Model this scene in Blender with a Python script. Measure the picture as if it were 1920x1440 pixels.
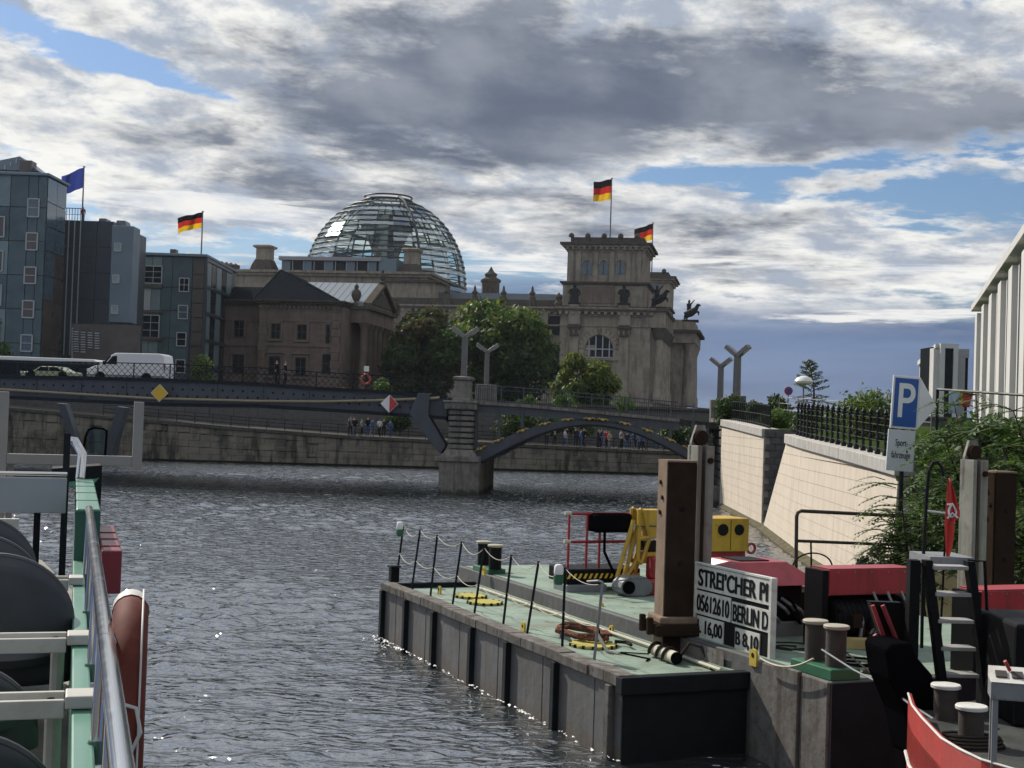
import bpy, bmesh, math, random
import numpy as np
from mathutils import Vector, Matrix, Euler
R = math.radians
random.seed(7)
for o in list(bpy.data.objects):
    bpy.data.objects.remove(o)
scene = bpy.context.scene
col = scene.collection

# ------------------------------------------------------------------ camera
CAM_H, FPX = 5.0, 2600.0
PITCH, ROLL = math.atan(60 / FPX), R(1.9)
cam_data = bpy.data.cameras.new('camera')
cam = bpy.data.objects.new('camera', cam_data)
col.objects.link(cam)
cam_data.sensor_width = 36.0
cam_data.lens = 36.0 * FPX / 1920.0
cam_data.clip_start = 0.05
cam_data.clip_end = 20000
cam.matrix_world = (Matrix.Translation((0, 0, CAM_H)) @ Matrix.Rotation(R(90) + PITCH, 4, 'X')
                    @ Matrix.Rotation(ROLL, 4, 'Z'))
scene.camera = cam

# ------------------------------------------------------------------ light
SUN_AZ, SUN_EL = R(-41), R(39)          # azimuth from +Y towards +X
sd = Vector((math.sin(SUN_AZ) * math.cos(SUN_EL), math.cos(SUN_AZ) * math.cos(SUN_EL), math.sin(SUN_EL)))
sun_data = bpy.data.lights.new('sun', 'SUN')
sun_data.energy = 5.0
sun_data.angle = R(0.6)
sun_data.color = (1.0, 0.93, 0.83)
sun = bpy.data.objects.new('sun', sun_data)
col.objects.link(sun)
sun.rotation_euler = (-sd).to_track_quat('-Z', 'Y').to_euler()
sun.location = (-60, 40, 80)

scene.view_settings.view_transform = 'Standard'
scene.view_settings.look = 'None'
scene.view_settings.gamma = 1.0
scene.view_settings.exposure = 0.0
scene.view_settings.use_curve_mapping = False

scene.cycles.use_denoising = True
scene.cycles.max_bounces = 6
scene.cycles.transparent_max_bounces = 16
scene.cycles.sample_clamp_indirect = 4.0
scene.cycles.caustics_reflective = False
scene.cycles.caustics_refractive = False

# ------------------------------------------------------------------ world
world = bpy.data.worlds.new('World')
scene.world = world
world.use_nodes = True
wn = world.node_tree
wn.nodes.clear()


class E:
    """small expression wrapper round shader math nodes"""
    def __init__(s, t, k): s.t, s.k = t, k
    def _op(s, op, *a, clamp=False):
        n = s.t.nodes.new('ShaderNodeMath'); n.operation = op; n.use_clamp = clamp
        for i, v in enumerate((s,) + a):
            if isinstance(v, E): s.t.links.new(v.k, n.inputs[i])
            else: n.inputs[i].default_value = v
        return E(s.t, n.outputs[0])
    def __add__(s, o): return s._op('ADD', o)
    def __radd__(s, o): return s._op('ADD', o)
    def __sub__(s, o): return s._op('SUBTRACT', o)
    def __rsub__(s, o): return (s * -1.0) + o
    def __mul__(s, o): return s._op('MULTIPLY', o)
    def __rmul__(s, o): return s._op('MULTIPLY', o)
    def __truediv__(s, o): return s._op('DIVIDE', o)
    def pw(s, o): return s._op('POWER', o)
    def mx(s, o): return s._op('MAXIMUM', o)
    def mn(s, o): return s._op('MINIMUM', o)
    def clamp(s): return s._op('ADD', 0.0, clamp=True)
    def step(s, a, b):
        n = s.t.nodes.new('ShaderNodeMapRange'); n.interpolation_type = 'SMOOTHSTEP'
        s.t.links.new(s.k, n.inputs[0])
        n.inputs[1].default_value, n.inputs[2].default_value = a, b
        return E(s.t, n.outputs[0])


def noise(t, vec, scale, detail=6, rough=0.55, dist=0.0, lac=2.0):
    n = t.nodes.new('ShaderNodeTexNoise')
    n.noise_dimensions = '3D'
    t.links.new(vec, n.inputs['Vector'])
    n.inputs['Scale'].default_value = scale
    n.inputs['Detail'].default_value = detail
    n.inputs['Roughness'].default_value = rough
    n.inputs['Distortion'].default_value = dist
    n.inputs['Lacunarity'].default_value = lac
    return E(t, n.outputs['Fac'])


def mixc(t, f, a, b):
    n = t.nodes.new('ShaderNodeMix'); n.data_type = 'RGBA'
    if isinstance(f, E): t.links.new(f.k, n.inputs[0])
    else: n.inputs[0].default_value = f
    for i, v in ((6, a), (7, b)):
        if isinstance(v, tuple): n.inputs[i].default_value = v + (1,) if len(v) == 3 else v
        else: t.links.new(v, n.inputs[i])
    return n.outputs[2]


def sep(t, k):
    n = t.nodes.new('ShaderNodeSeparateXYZ'); t.links.new(k, n.inputs[0])
    return [E(t, o) for o in n.outputs]


def comb(t, x, y, z):
    n = t.nodes.new('ShaderNodeCombineXYZ')
    for i, v in enumerate((x, y, z)):
        if isinstance(v, E): t.links.new(v.k, n.inputs[i])
        else: n.inputs[i].default_value = v
    return n.outputs[0]


def build_sky():
    t = wn
    tc = t.nodes.new('ShaderNodeTexCoord')
    x, y, z = sep(t, tc.outputs['Generated'])
    az = x._op('ARCTAN2', y) * 57.2958            # degrees right of the view axis
    el = z._op('ARCSINE') * 57.2958
    v = ((el.mx(0.0) + 4.0)._op('LOGARITHM', 2.71828)) * 4.2     # cloud deck: bands get thinner towards the horizon
    u = az * 0.135
    ut = u + el * 0.05
    p = comb(t, ut, v * 1.15, az * 0.01)
    ps = comb(t, ut * 1.0, v * 1.7, 3.7)
    def g(a0, e0, sa, se, amp, slope=0.0):
        da = (az - a0) * (1 / sa)
        de = (el - e0 - (az - a0) * slope) * (1 / se)
        return ((da * da + de * de) * -1.0)._op('EXPONENT') * amp
    big = noise(t, p, 0.55, 9, 0.56, 0.2)
    fine = noise(t, ps, 1.7, 10, 0.60, 0.15)
    wisp = noise(t, ps, 5.0, 6, 0.6, 0.1)
    n_ = big * 0.42 + fine * 0.48 + wisp * 0.13                 # about 0.36 .. 0.66
    # the weather in the west: dark bank overhead, torn white edges, blue strips, murk at the horizon
    bias = (0.045 + g(3, 13.0, 16, 3.6, 0.20, -.05) + g(-15, 10.0, 8, 2.6, 0.13) + g(-16, 17, 9, 2.0, 0.16) + g(-3, 9.2, 7, 1.4, 0.12)
            + g(15, 15.4, 8, 2.6, 0.12) + g(5, 7.6, 7.0, 1.3, 0.15) + g(13, 6.4, 9, 1.0, 0.15)
            - g(-18.5, 14.2, 5.0, 0.40, 0.15, -.20) - g(-14.5, 12.8, 5.0, 0.4, 0.17, -.2) - g(8, 10.1, 8.0, 0.5, 0.20, .08) - g(16, 9.2, 6.0, 0.9, 0.20) + g(12, 8.6, 5, .35, .10, .05)
            - g(-13, 6.0, 8, 1.0, 0.10) - g(-2.5, 6.3, 4, .8, .10))
    c = n_ + bias
    mask = c.step(0.495, 0.575)
    nish = t.nodes.new('ShaderNodeTexSky')
    nish.sky_type = 'NISHITA'
    nish.sun_disc = False
    nish.sun_elevation = SUN_EL
    nish.sun_rotation = SUN_AZ
    nish.air_density = 1.2
    nish.dust_density = 0.8
    nish.ozone_density = 2.2
    sc = t.nodes.new('ShaderNodeMix'); sc.data_type = 'RGBA'; sc.blend_type = 'MULTIPLY'
    sc.inputs[0].default_value = 1.0
    t.links.new(nish.outputs[0], sc.inputs[6])
    sc.inputs[7].default_value = (0.056, 0.068, 0.088, 1)
    # far murk: rain cloud filling the lowest degrees of the sky
    murk_n = noise(t, comb(t, az * 0.05, el * 0.30, 1.0), 1.3, 6, 0.55, .3)
    murk_m = (6.6 - el + (murk_n - 0.5) * 7.0).step(0.0, 2.2)
    murk_c = mixc(t, murk_n.step(0.32, 0.68), (0.090, 0.140, 0.270), (0.175, 0.245, 0.41))
    base = mixc(t, murk_m * 0.95, sc.outputs[2], murk_c)
    # cloud body: lit rims, shaded bellies
    relief = noise(t, p, 2.3, 8, 0.60, 0.12)
    soft = noise(t, p, 0.9, 5, 0.5, 0.1)
    dark = (g(-3, 12.4, 7.5, 2.2, 0.20, -.06) + g(8, 13.4, 10.5, 2.2, 0.22, -.06) + g(18, 12.0, 6, 1.0, 0.16) + g(15, 16, 5, 1.2, .07))
    thick = ((c - bias * .55) * 1.05 + dark * 1.30 + (relief - .5) * .42 + (fine - .5) * .25).step(0.56, 0.84)
    white = mixc(t, relief.step(0.36, 0.60), (0.40, 0.455, 0.55), (0.96, 0.95, 0.91))
    grey = mixc(t, (soft * .7 + relief * .3).step(0.36, 0.66), (0.130, 0.160, 0.222), (0.30, 0.33, 0.39))
    cloud = mixc(t, thick, white, grey)
    # long sunlit shreds above the murk
    sn = noise(t, comb(t, az * 0.055, el * 0.85, 5.0), 1.15, 9, 0.62, 0.35)
    streak = (sn + g(16, 4.5, 7, .7, .10) + g(17, 3.6, 5, .3, .08) + g(-12.5, 7.7, 6, .9, .17) + g(-9, 8.0, 4, .4, .06) + g(12, 6.0, 12, .8, .10) + g(0, 6.2, 3.5, .5, .16)).step(0.61, 0.69) * el.step(2.2, 3.6) * (10.5 - el).step(0.0, 2.0)
    sky1 = mixc(t, mask * el.step(3.6, 5.6), base, cloud)
    sky2 = mixc(t, streak * 0.92, sky1, mixc(t, relief.step(.3, .6), (0.62, 0.66, 0.74), (0.93, 0.92, 0.89)))
    bg = t.nodes.new('ShaderNodeBackground')
    bg.inputs[1].default_value = 1.0
    t.links.new(sky2, bg.inputs[0])
    out = t.nodes.new('ShaderNodeOutputWorld')
    t.links.new(bg.outputs[0], out.inputs[0])


build_sky()


# ------------------------------------------------------------------ pixel rays -> real places
def ray(px, py):
    u, v = (px - 960) / FPX, (720 - py) / FPX
    a = u * math.cos(ROLL) - v * math.sin(ROLL)
    b = u * math.sin(ROLL) + v * math.cos(ROLL)
    return Vector((a, math.cos(PITCH) - b * math.sin(PITCH), math.sin(PITCH) + b * math.cos(PITCH)))


def at(px, py, Y):
    d = ray(px, py); d = d * (Y / d.y)
    return Vector((d.x, d.y, d.z + CAM_H))


def on(px, py, z):
    d = ray(px, py); d = d * ((z - CAM_H) / d.z)
    return Vector((d.x, d.y, d.z + CAM_H))


class Frame:
    """local frame of a thing: origin + turn about z"""
    def __init__(s, loc, rz=0.0):
        s.loc, s.rz = Vector(loc), rz
        s.inv = Matrix.Rotation(-rz, 3, 'Z')
    def _l(s, px, py):
        return s.inv @ (Vector((0, 0, CAM_H)) - s.loc), s.inv @ ray(px, py)
    def hit(s, px, py, ly=0.0):
        o, d = s._l(px, py); k = (ly - o.y) / d.y; p = o + d * k
        return p.x, p.z
    def hitx(s, px, py, lx=0.0):
        o, d = s._l(px, py); k = (lx - o.x) / d.x; p = o + d * k
        return p.y, p.z
    def hitz(s, px, py, lz=0.0):
        o, d = s._l(px, py); k = (lz - o.z) / d.z; p = o + d * k
        return p.x, p.y
    def loc_of(s, p):
        return s.inv @ (Vector(p) - s.loc)


# ------------------------------------------------------------------ materials
MATS = {}


def mat(name, c, rough=0.7, metal=0.0, var=0.25, scale=3.0, c2=None, streak=0.0, streak_c=None, bump=0.0, bscale=20.0,
        spec=0.5, blotch=0.0, blotch_c=None, bl_scale=1.2, coat=0.0, tide=None, tide_c=None, scuff=0.0, scuff_c=None, sc_scale=9.0, rnd=None, ux=3.2):
    """principled material with grain, blotches of dirt, vertical runs, a ragged water mark and scuffs, laid out in metres of the place"""
    m = bpy.data.materials.new(name); m.use_nodes = True
    t = m.node_tree
    b = t.nodes['Principled BSDF']
    ge = t.nodes.new('ShaderNodeNewGeometry')
    oi = t.nodes.new('ShaderNodeObjectInfo')
    v = ge.outputs['Position']
    n1 = noise(t, v, scale, 6, 0.6)
    c2 = c2 or tuple(x * (1 - var) for x in c)
    cc = mixc(t, n1.step(0.3, 0.7), c, c2)
    k = min(0.6, var) if rnd is None else rnd
    if k > 0:
        cc = mixc(t, E(t, oi.outputs['Random']) * k, cc, tuple(x * 0.72 for x in c))
    if blotch > 0:
        n2 = noise(t, v, bl_scale, 8, 0.65, 0.3)
        cc = mixc(t, n2.step(0.50, 0.66) * blotch, cc, blotch_c or tuple(x * 0.35 for x in c))
    sx, sy, sz = sep(t, v)
    if streak > 0:
        n3 = noise(t, comb(t, sx * ux, sy * ux, sz * 0.16), 1.3, 6, 0.62)
        cc = mixc(t, n3.step(0.46, 0.66) * streak, cc, streak_c or tuple(x * 0.3 for x in c))
    if tide is not None:
        n4 = noise(t, comb(t, sx * 2.0, sy * 2.0, sz * 0.8), 1.5, 6, 0.65)
        cc = mixc(t, (tide - sz + (n4 - 0.5) * 0.9).step(-0.10, 0.25) * 0.85, cc, tide_c)
    if scuff > 0:
        n5 = noise(t, v, sc_scale, 7, 0.72, 0.4)
        cc = mixc(t, n5.step(0.585, 0.64) * scuff, cc, scuff_c or tuple(x * 0.3 for x in c))
    t.links.new(cc, b.inputs['Base Color'])
    rr = (n1 - 0.5) * 0.25 + rough
    t.links.new(rr.clamp().k, b.inputs['Roughness'])
    b.inputs['Metallic'].default_value = metal
    b.inputs['Specular IOR Level'].default_value = 0.0 if rough >= 0.8 else (spec if max(c) > 0.04 else min(spec, 0.1))
    b.inputs['Coat Weight'].default_value = coat
    b.inputs['Coat Roughness'].default_value = 0.15
    if bump > 0:
        nb = noise(t, v, bscale, 5, 0.6)
        bp = t.nodes.new('ShaderNodeBump'); bp.inputs['Strength'].default_value = bump
        bp.inputs['Distance'].default_value = 0.3 / bscale
        t.links.new(nb.k, bp.inputs['Height'])
        t.links.new(bp.outputs[0], b.inputs['Normal'])
    MATS[name] = m
    return m


def glass(name, tint, refl_rough=0.03, clear=0.6):
    """thin architectural pane: part see-through, part mirror"""
    m = bpy.data.materials.new(name); m.use_nodes = True
    t = m.node_tree; t.nodes.clear()
    tr = t.nodes.new('ShaderNodeBsdfTransparent'); tr.inputs[0].default_value = tint + (1,)
    gl = t.nodes.new('ShaderNodeBsdfGlossy'); gl.inputs['Roughness'].default_value = refl_rough
    gl.inputs[0].default_value = (0.5, 0.55, 0.56, 1)
    fr = t.nodes.new('ShaderNodeFresnel'); fr.inputs[0].default_value = 1.5
    f = (E(t, fr.outputs[0]) * 0.6 + (1 - clear)).clamp()
    mx = t.nodes.new('ShaderNodeMixShader')
    t.links.new(f.k, mx.inputs[0]); t.links.new(tr.outputs[0], mx.inputs[1]); t.links.new(gl.outputs[0], mx.inputs[2])
    out = t.nodes.new('ShaderNodeOutputMaterial'); t.links.new(mx.outputs[0], out.inputs[0])
    MATS[name] = m
    return m


# ------------------------------------------------------------------ mesh builder
class MB:
    def __init__(s): s.v, s.f, s.m = [], [], []
    def add(s, vs, fs, mi=0):
        b = len(s.v); s.v += [tuple(p) for p in vs]
        s.f += [tuple(i + b for i in f) for f in fs]; s.m += [mi] * len(fs)
        return s
    def box(s, x0, x1, y0, y1, z0, z1, mi=0):
        vs = [(x, y, z) for z in (z0, z1) for y in (y0, y1) for x in (x0, x1)]
        return s.add(vs, [(0, 2, 3, 1), (4, 5, 7, 6), (0, 1, 5, 4), (2, 6, 7, 3), (0, 4, 6, 2), (1, 3, 7, 5)], mi)
    def cbox(s, c, size, rz=0.0, rx=0.0, ry=0.0, mi=0):
        M = Matrix.Translation(c) @ Euler((rx, ry, rz)).to_matrix().to_4x4()
        h = [k / 2 for k in size]
        vs = [M @ Vector((x, y, z)) for z in (-h[2], h[2]) for y in (-h[1], h[1]) for x in (-h[0], h[0])]
        return s.add(vs, [(0, 2, 3, 1), (4, 5, 7, 6), (0, 1, 5, 4), (2, 6, 7, 3), (0, 4, 6, 2), (1, 3, 7, 5)], mi)
    def prism(s, poly, h0, h1, axis='z', mi=0):
        """poly of 2-D points pushed along an axis: z -> (x,y), y -> (x,z), x -> (y,z)"""
        def P(p, h):
            return {'z': (p[0], p[1], h), 'y': (p[0], h, p[1]), 'x': (h, p[0], p[1])}[axis]
        n = len(poly)
        vs = [P(p, h0) for p in poly] + [P(p, h1) for p in poly]
        fs = [tuple(range(n)), tuple(range(2 * n - 1, n - 1, -1))]
        fs += [(i, i + n, (i + 1) % n + n, (i + 1) % n) for i in range(n)]
        return s.add(vs, fs, mi)
    def tube(s, pts, r, n=8, mi=0, caps=True, closed=False):
        pts = [Vector(p) for p in pts]; m = len(pts)
        rs = r if isinstance(r, (list, tuple)) else [r] * m
        rings = []
        up = None
        for i in range(m):
            if closed: d = pts[(i + 1) % m] - pts[i - 1]
            else: d = pts[min(i + 1, m - 1)] - pts[max(i - 1, 0)]
            d = d.normalized() if d.length > 1e-9 else Vector((0, 0, 1))
            if up is None:
                up = Vector((0, 0, 1)) if abs(d.z) < 0.9 else Vector((1, 0, 0))
            a = d.cross(up)
            if a.length < 1e-6: a = d.cross(Vector((1, 0.3, 0)))
            a.normalize(); b = a.cross(d); up = b
            rings.append([pts[i] + (a * math.cos(2 * math.pi * k / n) + b * math.sin(2 * math.pi * k / n)) * rs[i] for k in range(n)])
        vs = [p for q in rings for p in q]
        fs = []
        for i in range(m if closed else m - 1):
            j = (i + 1) % m
            fs += [(i * n + k, i * n + (k + 1) % n, j * n + (k + 1) % n, j * n + k) for k in range(n)]
        if caps and not closed:
            fs += [tuple(range(n - 1, -1, -1)), tuple((m - 1) * n + k for k in range(n))]
        return s.add(vs, fs, mi)
    def lathe(s, prof, n=16, c=(0, 0, 0), mi=0, a0=0.0, a1=2 * math.pi, sq=1.0):
        full = abs(a1 - a0 - 2 * math.pi) < 1e-6
        cols = n if full else n + 1
        vs = []
        for r, z in prof:
            for k in range(cols):
                a = a0 + (a1 - a0) * k / n
                vs.append((c[0] + r * math.cos(a), c[1] + sq * r * math.sin(a), c[2] + z))
        fs = []
        for i in range(len(prof) - 1):
            for k in range(n):
                k2 = (k + 1) % cols
                fs.append((i * cols + k, i * cols + k2, (i + 1) * cols + k2, (i + 1) * cols + k))
        if full:
            fs += [tuple(range(n - 1, -1, -1)), tuple((len(prof) - 1) * cols + k for k in range(n))]
        return s.add(vs, fs, mi)
    def grid(s, fn, nu, nv, mi=0):
        vs = [fn(i / nu, j / nv) for j in range(nv + 1) for i in range(nu + 1)]
        fs = [(j * (nu + 1) + i, j * (nu + 1) + i + 1, (j + 1) * (nu + 1) + i + 1, (j + 1) * (nu + 1) + i)
              for j in range(nv) for i in range(nu)]
        return s.add(vs, fs, mi)
    def build(s, name, m, parent=None, smooth=False, bevel=0.0, loc=None):
        me = bpy.data.meshes.new(name)
        me.from_pydata(s.v, [], s.f)
        ms = m if isinstance(m, (list, tuple)) else [m]
        for k in ms: me.materials.append(MATS[k] if isinstance(k, str) else k)
        if len(ms) > 1: me.polygons.foreach_set('material_index', s.m)
        if smooth:
            me.polygons.foreach_set('use_smooth', [True] * len(me.polygons))
        bm = bmesh.new(); bm.from_mesh(me)
        bmesh.ops.recalc_face_normals(bm, faces=bm.faces)
        bm.to_mesh(me); bm.free()
        me.update()
        if smooth:
            me.set_sharp_from_angle(angle=R(38))
        o = bpy.data.objects.new(name, me)
        col.objects.link(o)
        if parent: o.parent = parent
        if loc is not None: o.location = loc
        if bevel > 0:
            bv = o.modifiers.new('bevel', 'BEVEL'); bv.width = bevel; bv.segments = 2; bv.limit_method = 'ANGLE'
            bv.angle_limit = R(40)
        return o


def tag(o, label, cat, group=None, kind=None):
    if label: o['label'] = label
    if cat: o['category'] = cat
    if group: o['group'] = group
    if kind: o['kind'] = kind
    return o


def thing(name, label, cat, loc=(0, 0, 0), rz=0.0, group=None):
    o = bpy.data.objects.new(name, None)
    o.empty_display_size = 0.3
    col.objects.link(o)
    o.location = loc; o.rotation_euler = (0, 0, rz)
    return tag(o, label, cat, group)


def frame_thing(name, label, cat, F, group=None):
    return thing(name, label, cat, F.loc, F.rz, group)


def struct(o):
    o['kind'] = 'structure'; return o


def stuff(o):
    o['kind'] = 'stuff'; return o


def copy_tree(o, parent=None):
    c = o.copy(); col.objects.link(c); c.parent = parent
    for ch in list(o.children): copy_tree(ch, c)
    return c


def piece(src, name, parent, loc=(0, 0, 0), scale=(1, 1, 1), rot=(0, 0, 0), m=None):
    """an object sharing mesh data"""
    o = bpy.data.objects.new(name, src); col.objects.link(o)
    o.parent = parent; o.location = loc; o.scale = scale; o.rotation_euler = rot
    if m:
        o.material_slots[0].link = 'OBJECT'; o.material_slots[0].material = MATS[m] if isinstance(m, str) else m
    return o


def unit_box(name, m, bevel=0.06):
    """a 1 x 1 x 1 block centred on the origin with chamfered edges"""
    me = bpy.data.meshes.new(name)
    bm = bmesh.new(); bmesh.ops.create_cube(bm, size=1.0)
    if bevel: bmesh.ops.bevel(bm, geom=list(bm.edges), offset=bevel, segments=1, affect='EDGES')
    bm.to_mesh(me); bm.free()
    me.materials.append(MATS[m] if isinstance(m, str) else m)
    return me


def text_mesh(s, size, bold=0.0, sx=1.0, extrude=0.004, align='CENTER'):
    cu = bpy.data.curves.new('lettering', 'FONT'); cu.body = s; cu.size = size; cu.extrude = extrude
    cu.offset = bold; cu.align_x = align; cu.align_y = 'CENTER'
    o = bpy.data.objects.new('lettering', cu); col.objects.link(o)
    dg = bpy.context.evaluated_depsgraph_get()
    me = bpy.data.meshes.new_from_object(o.evaluated_get(dg))
    bpy.data.objects.remove(o); bpy.data.curves.remove(cu)
    me.transform(Matrix.Diagonal((sx, 1, 1, 1)))
    return me
# ================================================================== materials of the place
mat('quay_stone', (0.30, 0.27, 0.215), 0.9, var=0.35, rnd=.12, scale=.7, streak=0.9, streak_c=(0.05, 0.05, 0.045), ux=1.1, blotch=0.75, blotch_c=(0.07, 0.07, 0.06), bl_scale=.45, bump=0.4, bscale=9, tide=.1, tide_c=(.03,.032,.026))
mat('quay_cap', (0.13, 0.12, 0.105), 0.9, var=0.3, streak=0.5, bump=0.3)
mat('pier_stone', (0.245, 0.23, 0.205), 0.9, var=0.3, rnd=.15, tide=.3, tide_c=(.04,.045,.035), streak=0.55, streak_c=(0.06, 0.06, 0.06), blotch=0.4, bump=0.4, bscale=8)
mat('steel_blue', (0.060, 0.070, 0.088), 0.55, var=0.2, scale=1.2, streak=0.35, streak_c=(0.03, 0.035, 0.045))
mat('steel_dark', (0.028, 0.032, 0.038), 0.8, var=0.2)
mat('pipe_cream', (0.33, 0.28, 0.17), 0.6, var=0.2)
mat('gilding', (0.55, 0.42, 0.13), 0.38, metal=0.7, var=0.3)
mat('asphalt', (0.06, 0.06, 0.062), 0.95, var=0.2, bump=0.2)
mat('paving', (0.10, 0.095, 0.085), 0.95, var=0.3, scale=0.6)
mat('wall_cream', (0.68, 0.605, 0.50), 0.9, var=0.10, rnd=.10, scale=1.0, streak=0.45, streak_c=(0.50, 0.43, 0.34), ux=2.2, bump=0.12, bscale=30, tide=.05, tide_c=(.22,.19,.13))
mat('wall_joint', (0.42, 0.375, 0.32), 0.95)
mat('coping', (0.52, 0.50, 0.46), 0.9, var=0.2, streak=0.35, streak_c=(0.25, 0.24, 0.22), bump=0.15)
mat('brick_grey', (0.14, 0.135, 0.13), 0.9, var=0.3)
mat('iron_black', (0.016, 0.018, 0.02), 0.45, var=0.2)
mat('earth', (0.07, 0.065, 0.04), 1.0, var=0.4, bump=0.5, bscale=6)
mat('grass', (0.055, 0.085, 0.025), 1.0, var=0.5, scale=0.8)
mat('white_paint', (0.78, 0.78, 0.76), 0.5, var=0.05)
mat('red_paint', (0.50, 0.035, 0.03), 0.5, var=0.1)
mat('yellow_paint', (0.72, 0.46, 0.03), 0.5, var=0.1)
mat('black_paint', (0.012, 0.012, 0.013), 0.5, var=0.1)
mat('lamp_post', (0.15, 0.14, 0.135), 0.55, var=0.15)
mat('lamp_head', (0.20, 0.185, 0.17), 0.4, var=0.1, metal=0.3)
mat('lamp_glass', (0.75, 0.75, 0.70), 0.25, var=0.05)
glass('pane_clear', (0.6, 0.68, 0.66), clear=0.97)

# ------------------------------------------------------------------ water
def water():
    m = bpy.data.materials.new('river_water'); m.use_nodes = True
    t = m.node_tree; b = t.nodes['Principled BSDF']
    b.inputs['Base Color'].default_value = (0.030, 0.036, 0.038, 1)
    b.inputs['Roughness'].default_value = 0.03
    b.inputs['IOR'].default_value = 2.75
    b.inputs['Specular IOR Level'].default_value = 1.0
    tc = t.nodes.new('ShaderNodeTexCoord')
    wx, wy, wz = sep(t, tc.outputs['Object'])
    nb = noise(t, comb(t, wx * .62, wy * 1.25, 0.0), 3.6, 2, 0.5, 0.35)
    bp = t.nodes.new('ShaderNodeBump'); bp.inputs['Strength'].default_value = 1.0; bp.inputs['Distance'].default_value = 0.12
    t.links.new(nb.k, bp.inputs['Height']); t.links.new(bp.outputs[0], b.inputs['Normal'])
    MATS['river_water'] = m
    rows = [6.0]
    while rows[-1] < 142: rows.append(rows[-1] * 1.0026 + 0.006)
    ys = np.array([-40, -20, -5, 2] + rows + [180, 300])
    nx = 620
    u = np.linspace(-1, 1, nx)
    Y, U = np.meshgrid(ys, u, indexing='ij')
    half = np.maximum(np.abs(Y) * 0.46 + 2, 8)
    X = U * half
    rng = np.random.default_rng(5)
    Z = np.zeros_like(X)
    dist = np.maximum(np.abs(Y), 6)
    for i in range(90):
        lam = math.exp(rng.uniform(math.log(0.25), math.log(2.2)))
        th = rng.normal(0.25, 0.75) + math.pi / 2
        kx, ky = math.cos(th) * 2 * math.pi / lam, math.sin(th) * 2 * math.pi / lam
        ph = rng.uniform(0, 6.28)
        amp = 0.0050 * lam ** 0.80
        # waves shorter than a grid cell fade out with distance
        cell = np.maximum(dist * 0.0026 + 0.006, 2 * half / nx)
        fade = np.clip((lam / cell - 2.2) / 2.0, 0, 1)
        w = np.sin(kx * X + ky * Y + ph + 0.7 * np.sin(0.31 * kx * Y * 0.4 - 0.23 * ky * X * 0.4))
        Z += amp * fade * (w + 0.35 * (np.abs(w) * 2 - 1) * -1)
    patch = 0.65 + 0.5 * np.sin(X * 0.13 + 1.3 * np.sin(Y * 0.09)) * np.sin(Y * 0.17 + X * 0.05)
    Z *= np.clip(patch, 0.35, 1.2)
    Z[(Y < 5) | (Y > 150)] = 0
    n0, n1 = X.shape
    co = np.stack([X, Y, Z], -1).reshape(-1, 3)
    idx = np.arange(n0 * n1).reshape(n0, n1)
    q = np.stack([idx[:-1, :-1], idx[:-1, 1:], idx[1:, 1:], idx[1:, :-1]], -1).reshape(-1, 4)
    me = bpy.data.meshes.new('river')
    me.vertices.add(len(co)); me.vertices.foreach_set('co', co.ravel())
    me.loops.add(q.size); me.loops.foreach_set('vertex_index', q.ravel().astype(np.int32))
    me.polygons.add(len(q)); me.polygons.foreach_set('loop_start', np.arange(0, q.size, 4, dtype=np.int32))
    me.polygons.foreach_set('use_smooth', np.ones(len(q), dtype=bool))
    me.update(calc_edges=True); me.validate()
    me.materials.append(m)
    o = bpy.data.objects.new('river', me); col.objects.link(o); struct(o)
water()

# ------------------------------------------------------------------ far bank: quay wall, promenade, upper wall, street
QA, QB = Vector((-62, 119.5, 0)), Vector((70, 136.5, 0))     # foot of the quay wall
QDIR = (QB - QA).normalized(); QLEN = (QB - QA).length
QRZ = math.atan2(QDIR.y, QDIR.x)
QF = Frame(QA, QRZ)
def quay_top(lx):
    pts = [(0, 5.2), (12, 4.7), (28, 3.75), (38, 3.2), (48, 2.75), (60, 2.55), (75, 2.25), (140, 2.1)]
    for (a, za), (b, zb) in zip(pts, pts[1:]):
        if lx <= b: return za + (zb - za) * (lx - a) / (b - a)
    return 2.1

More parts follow.
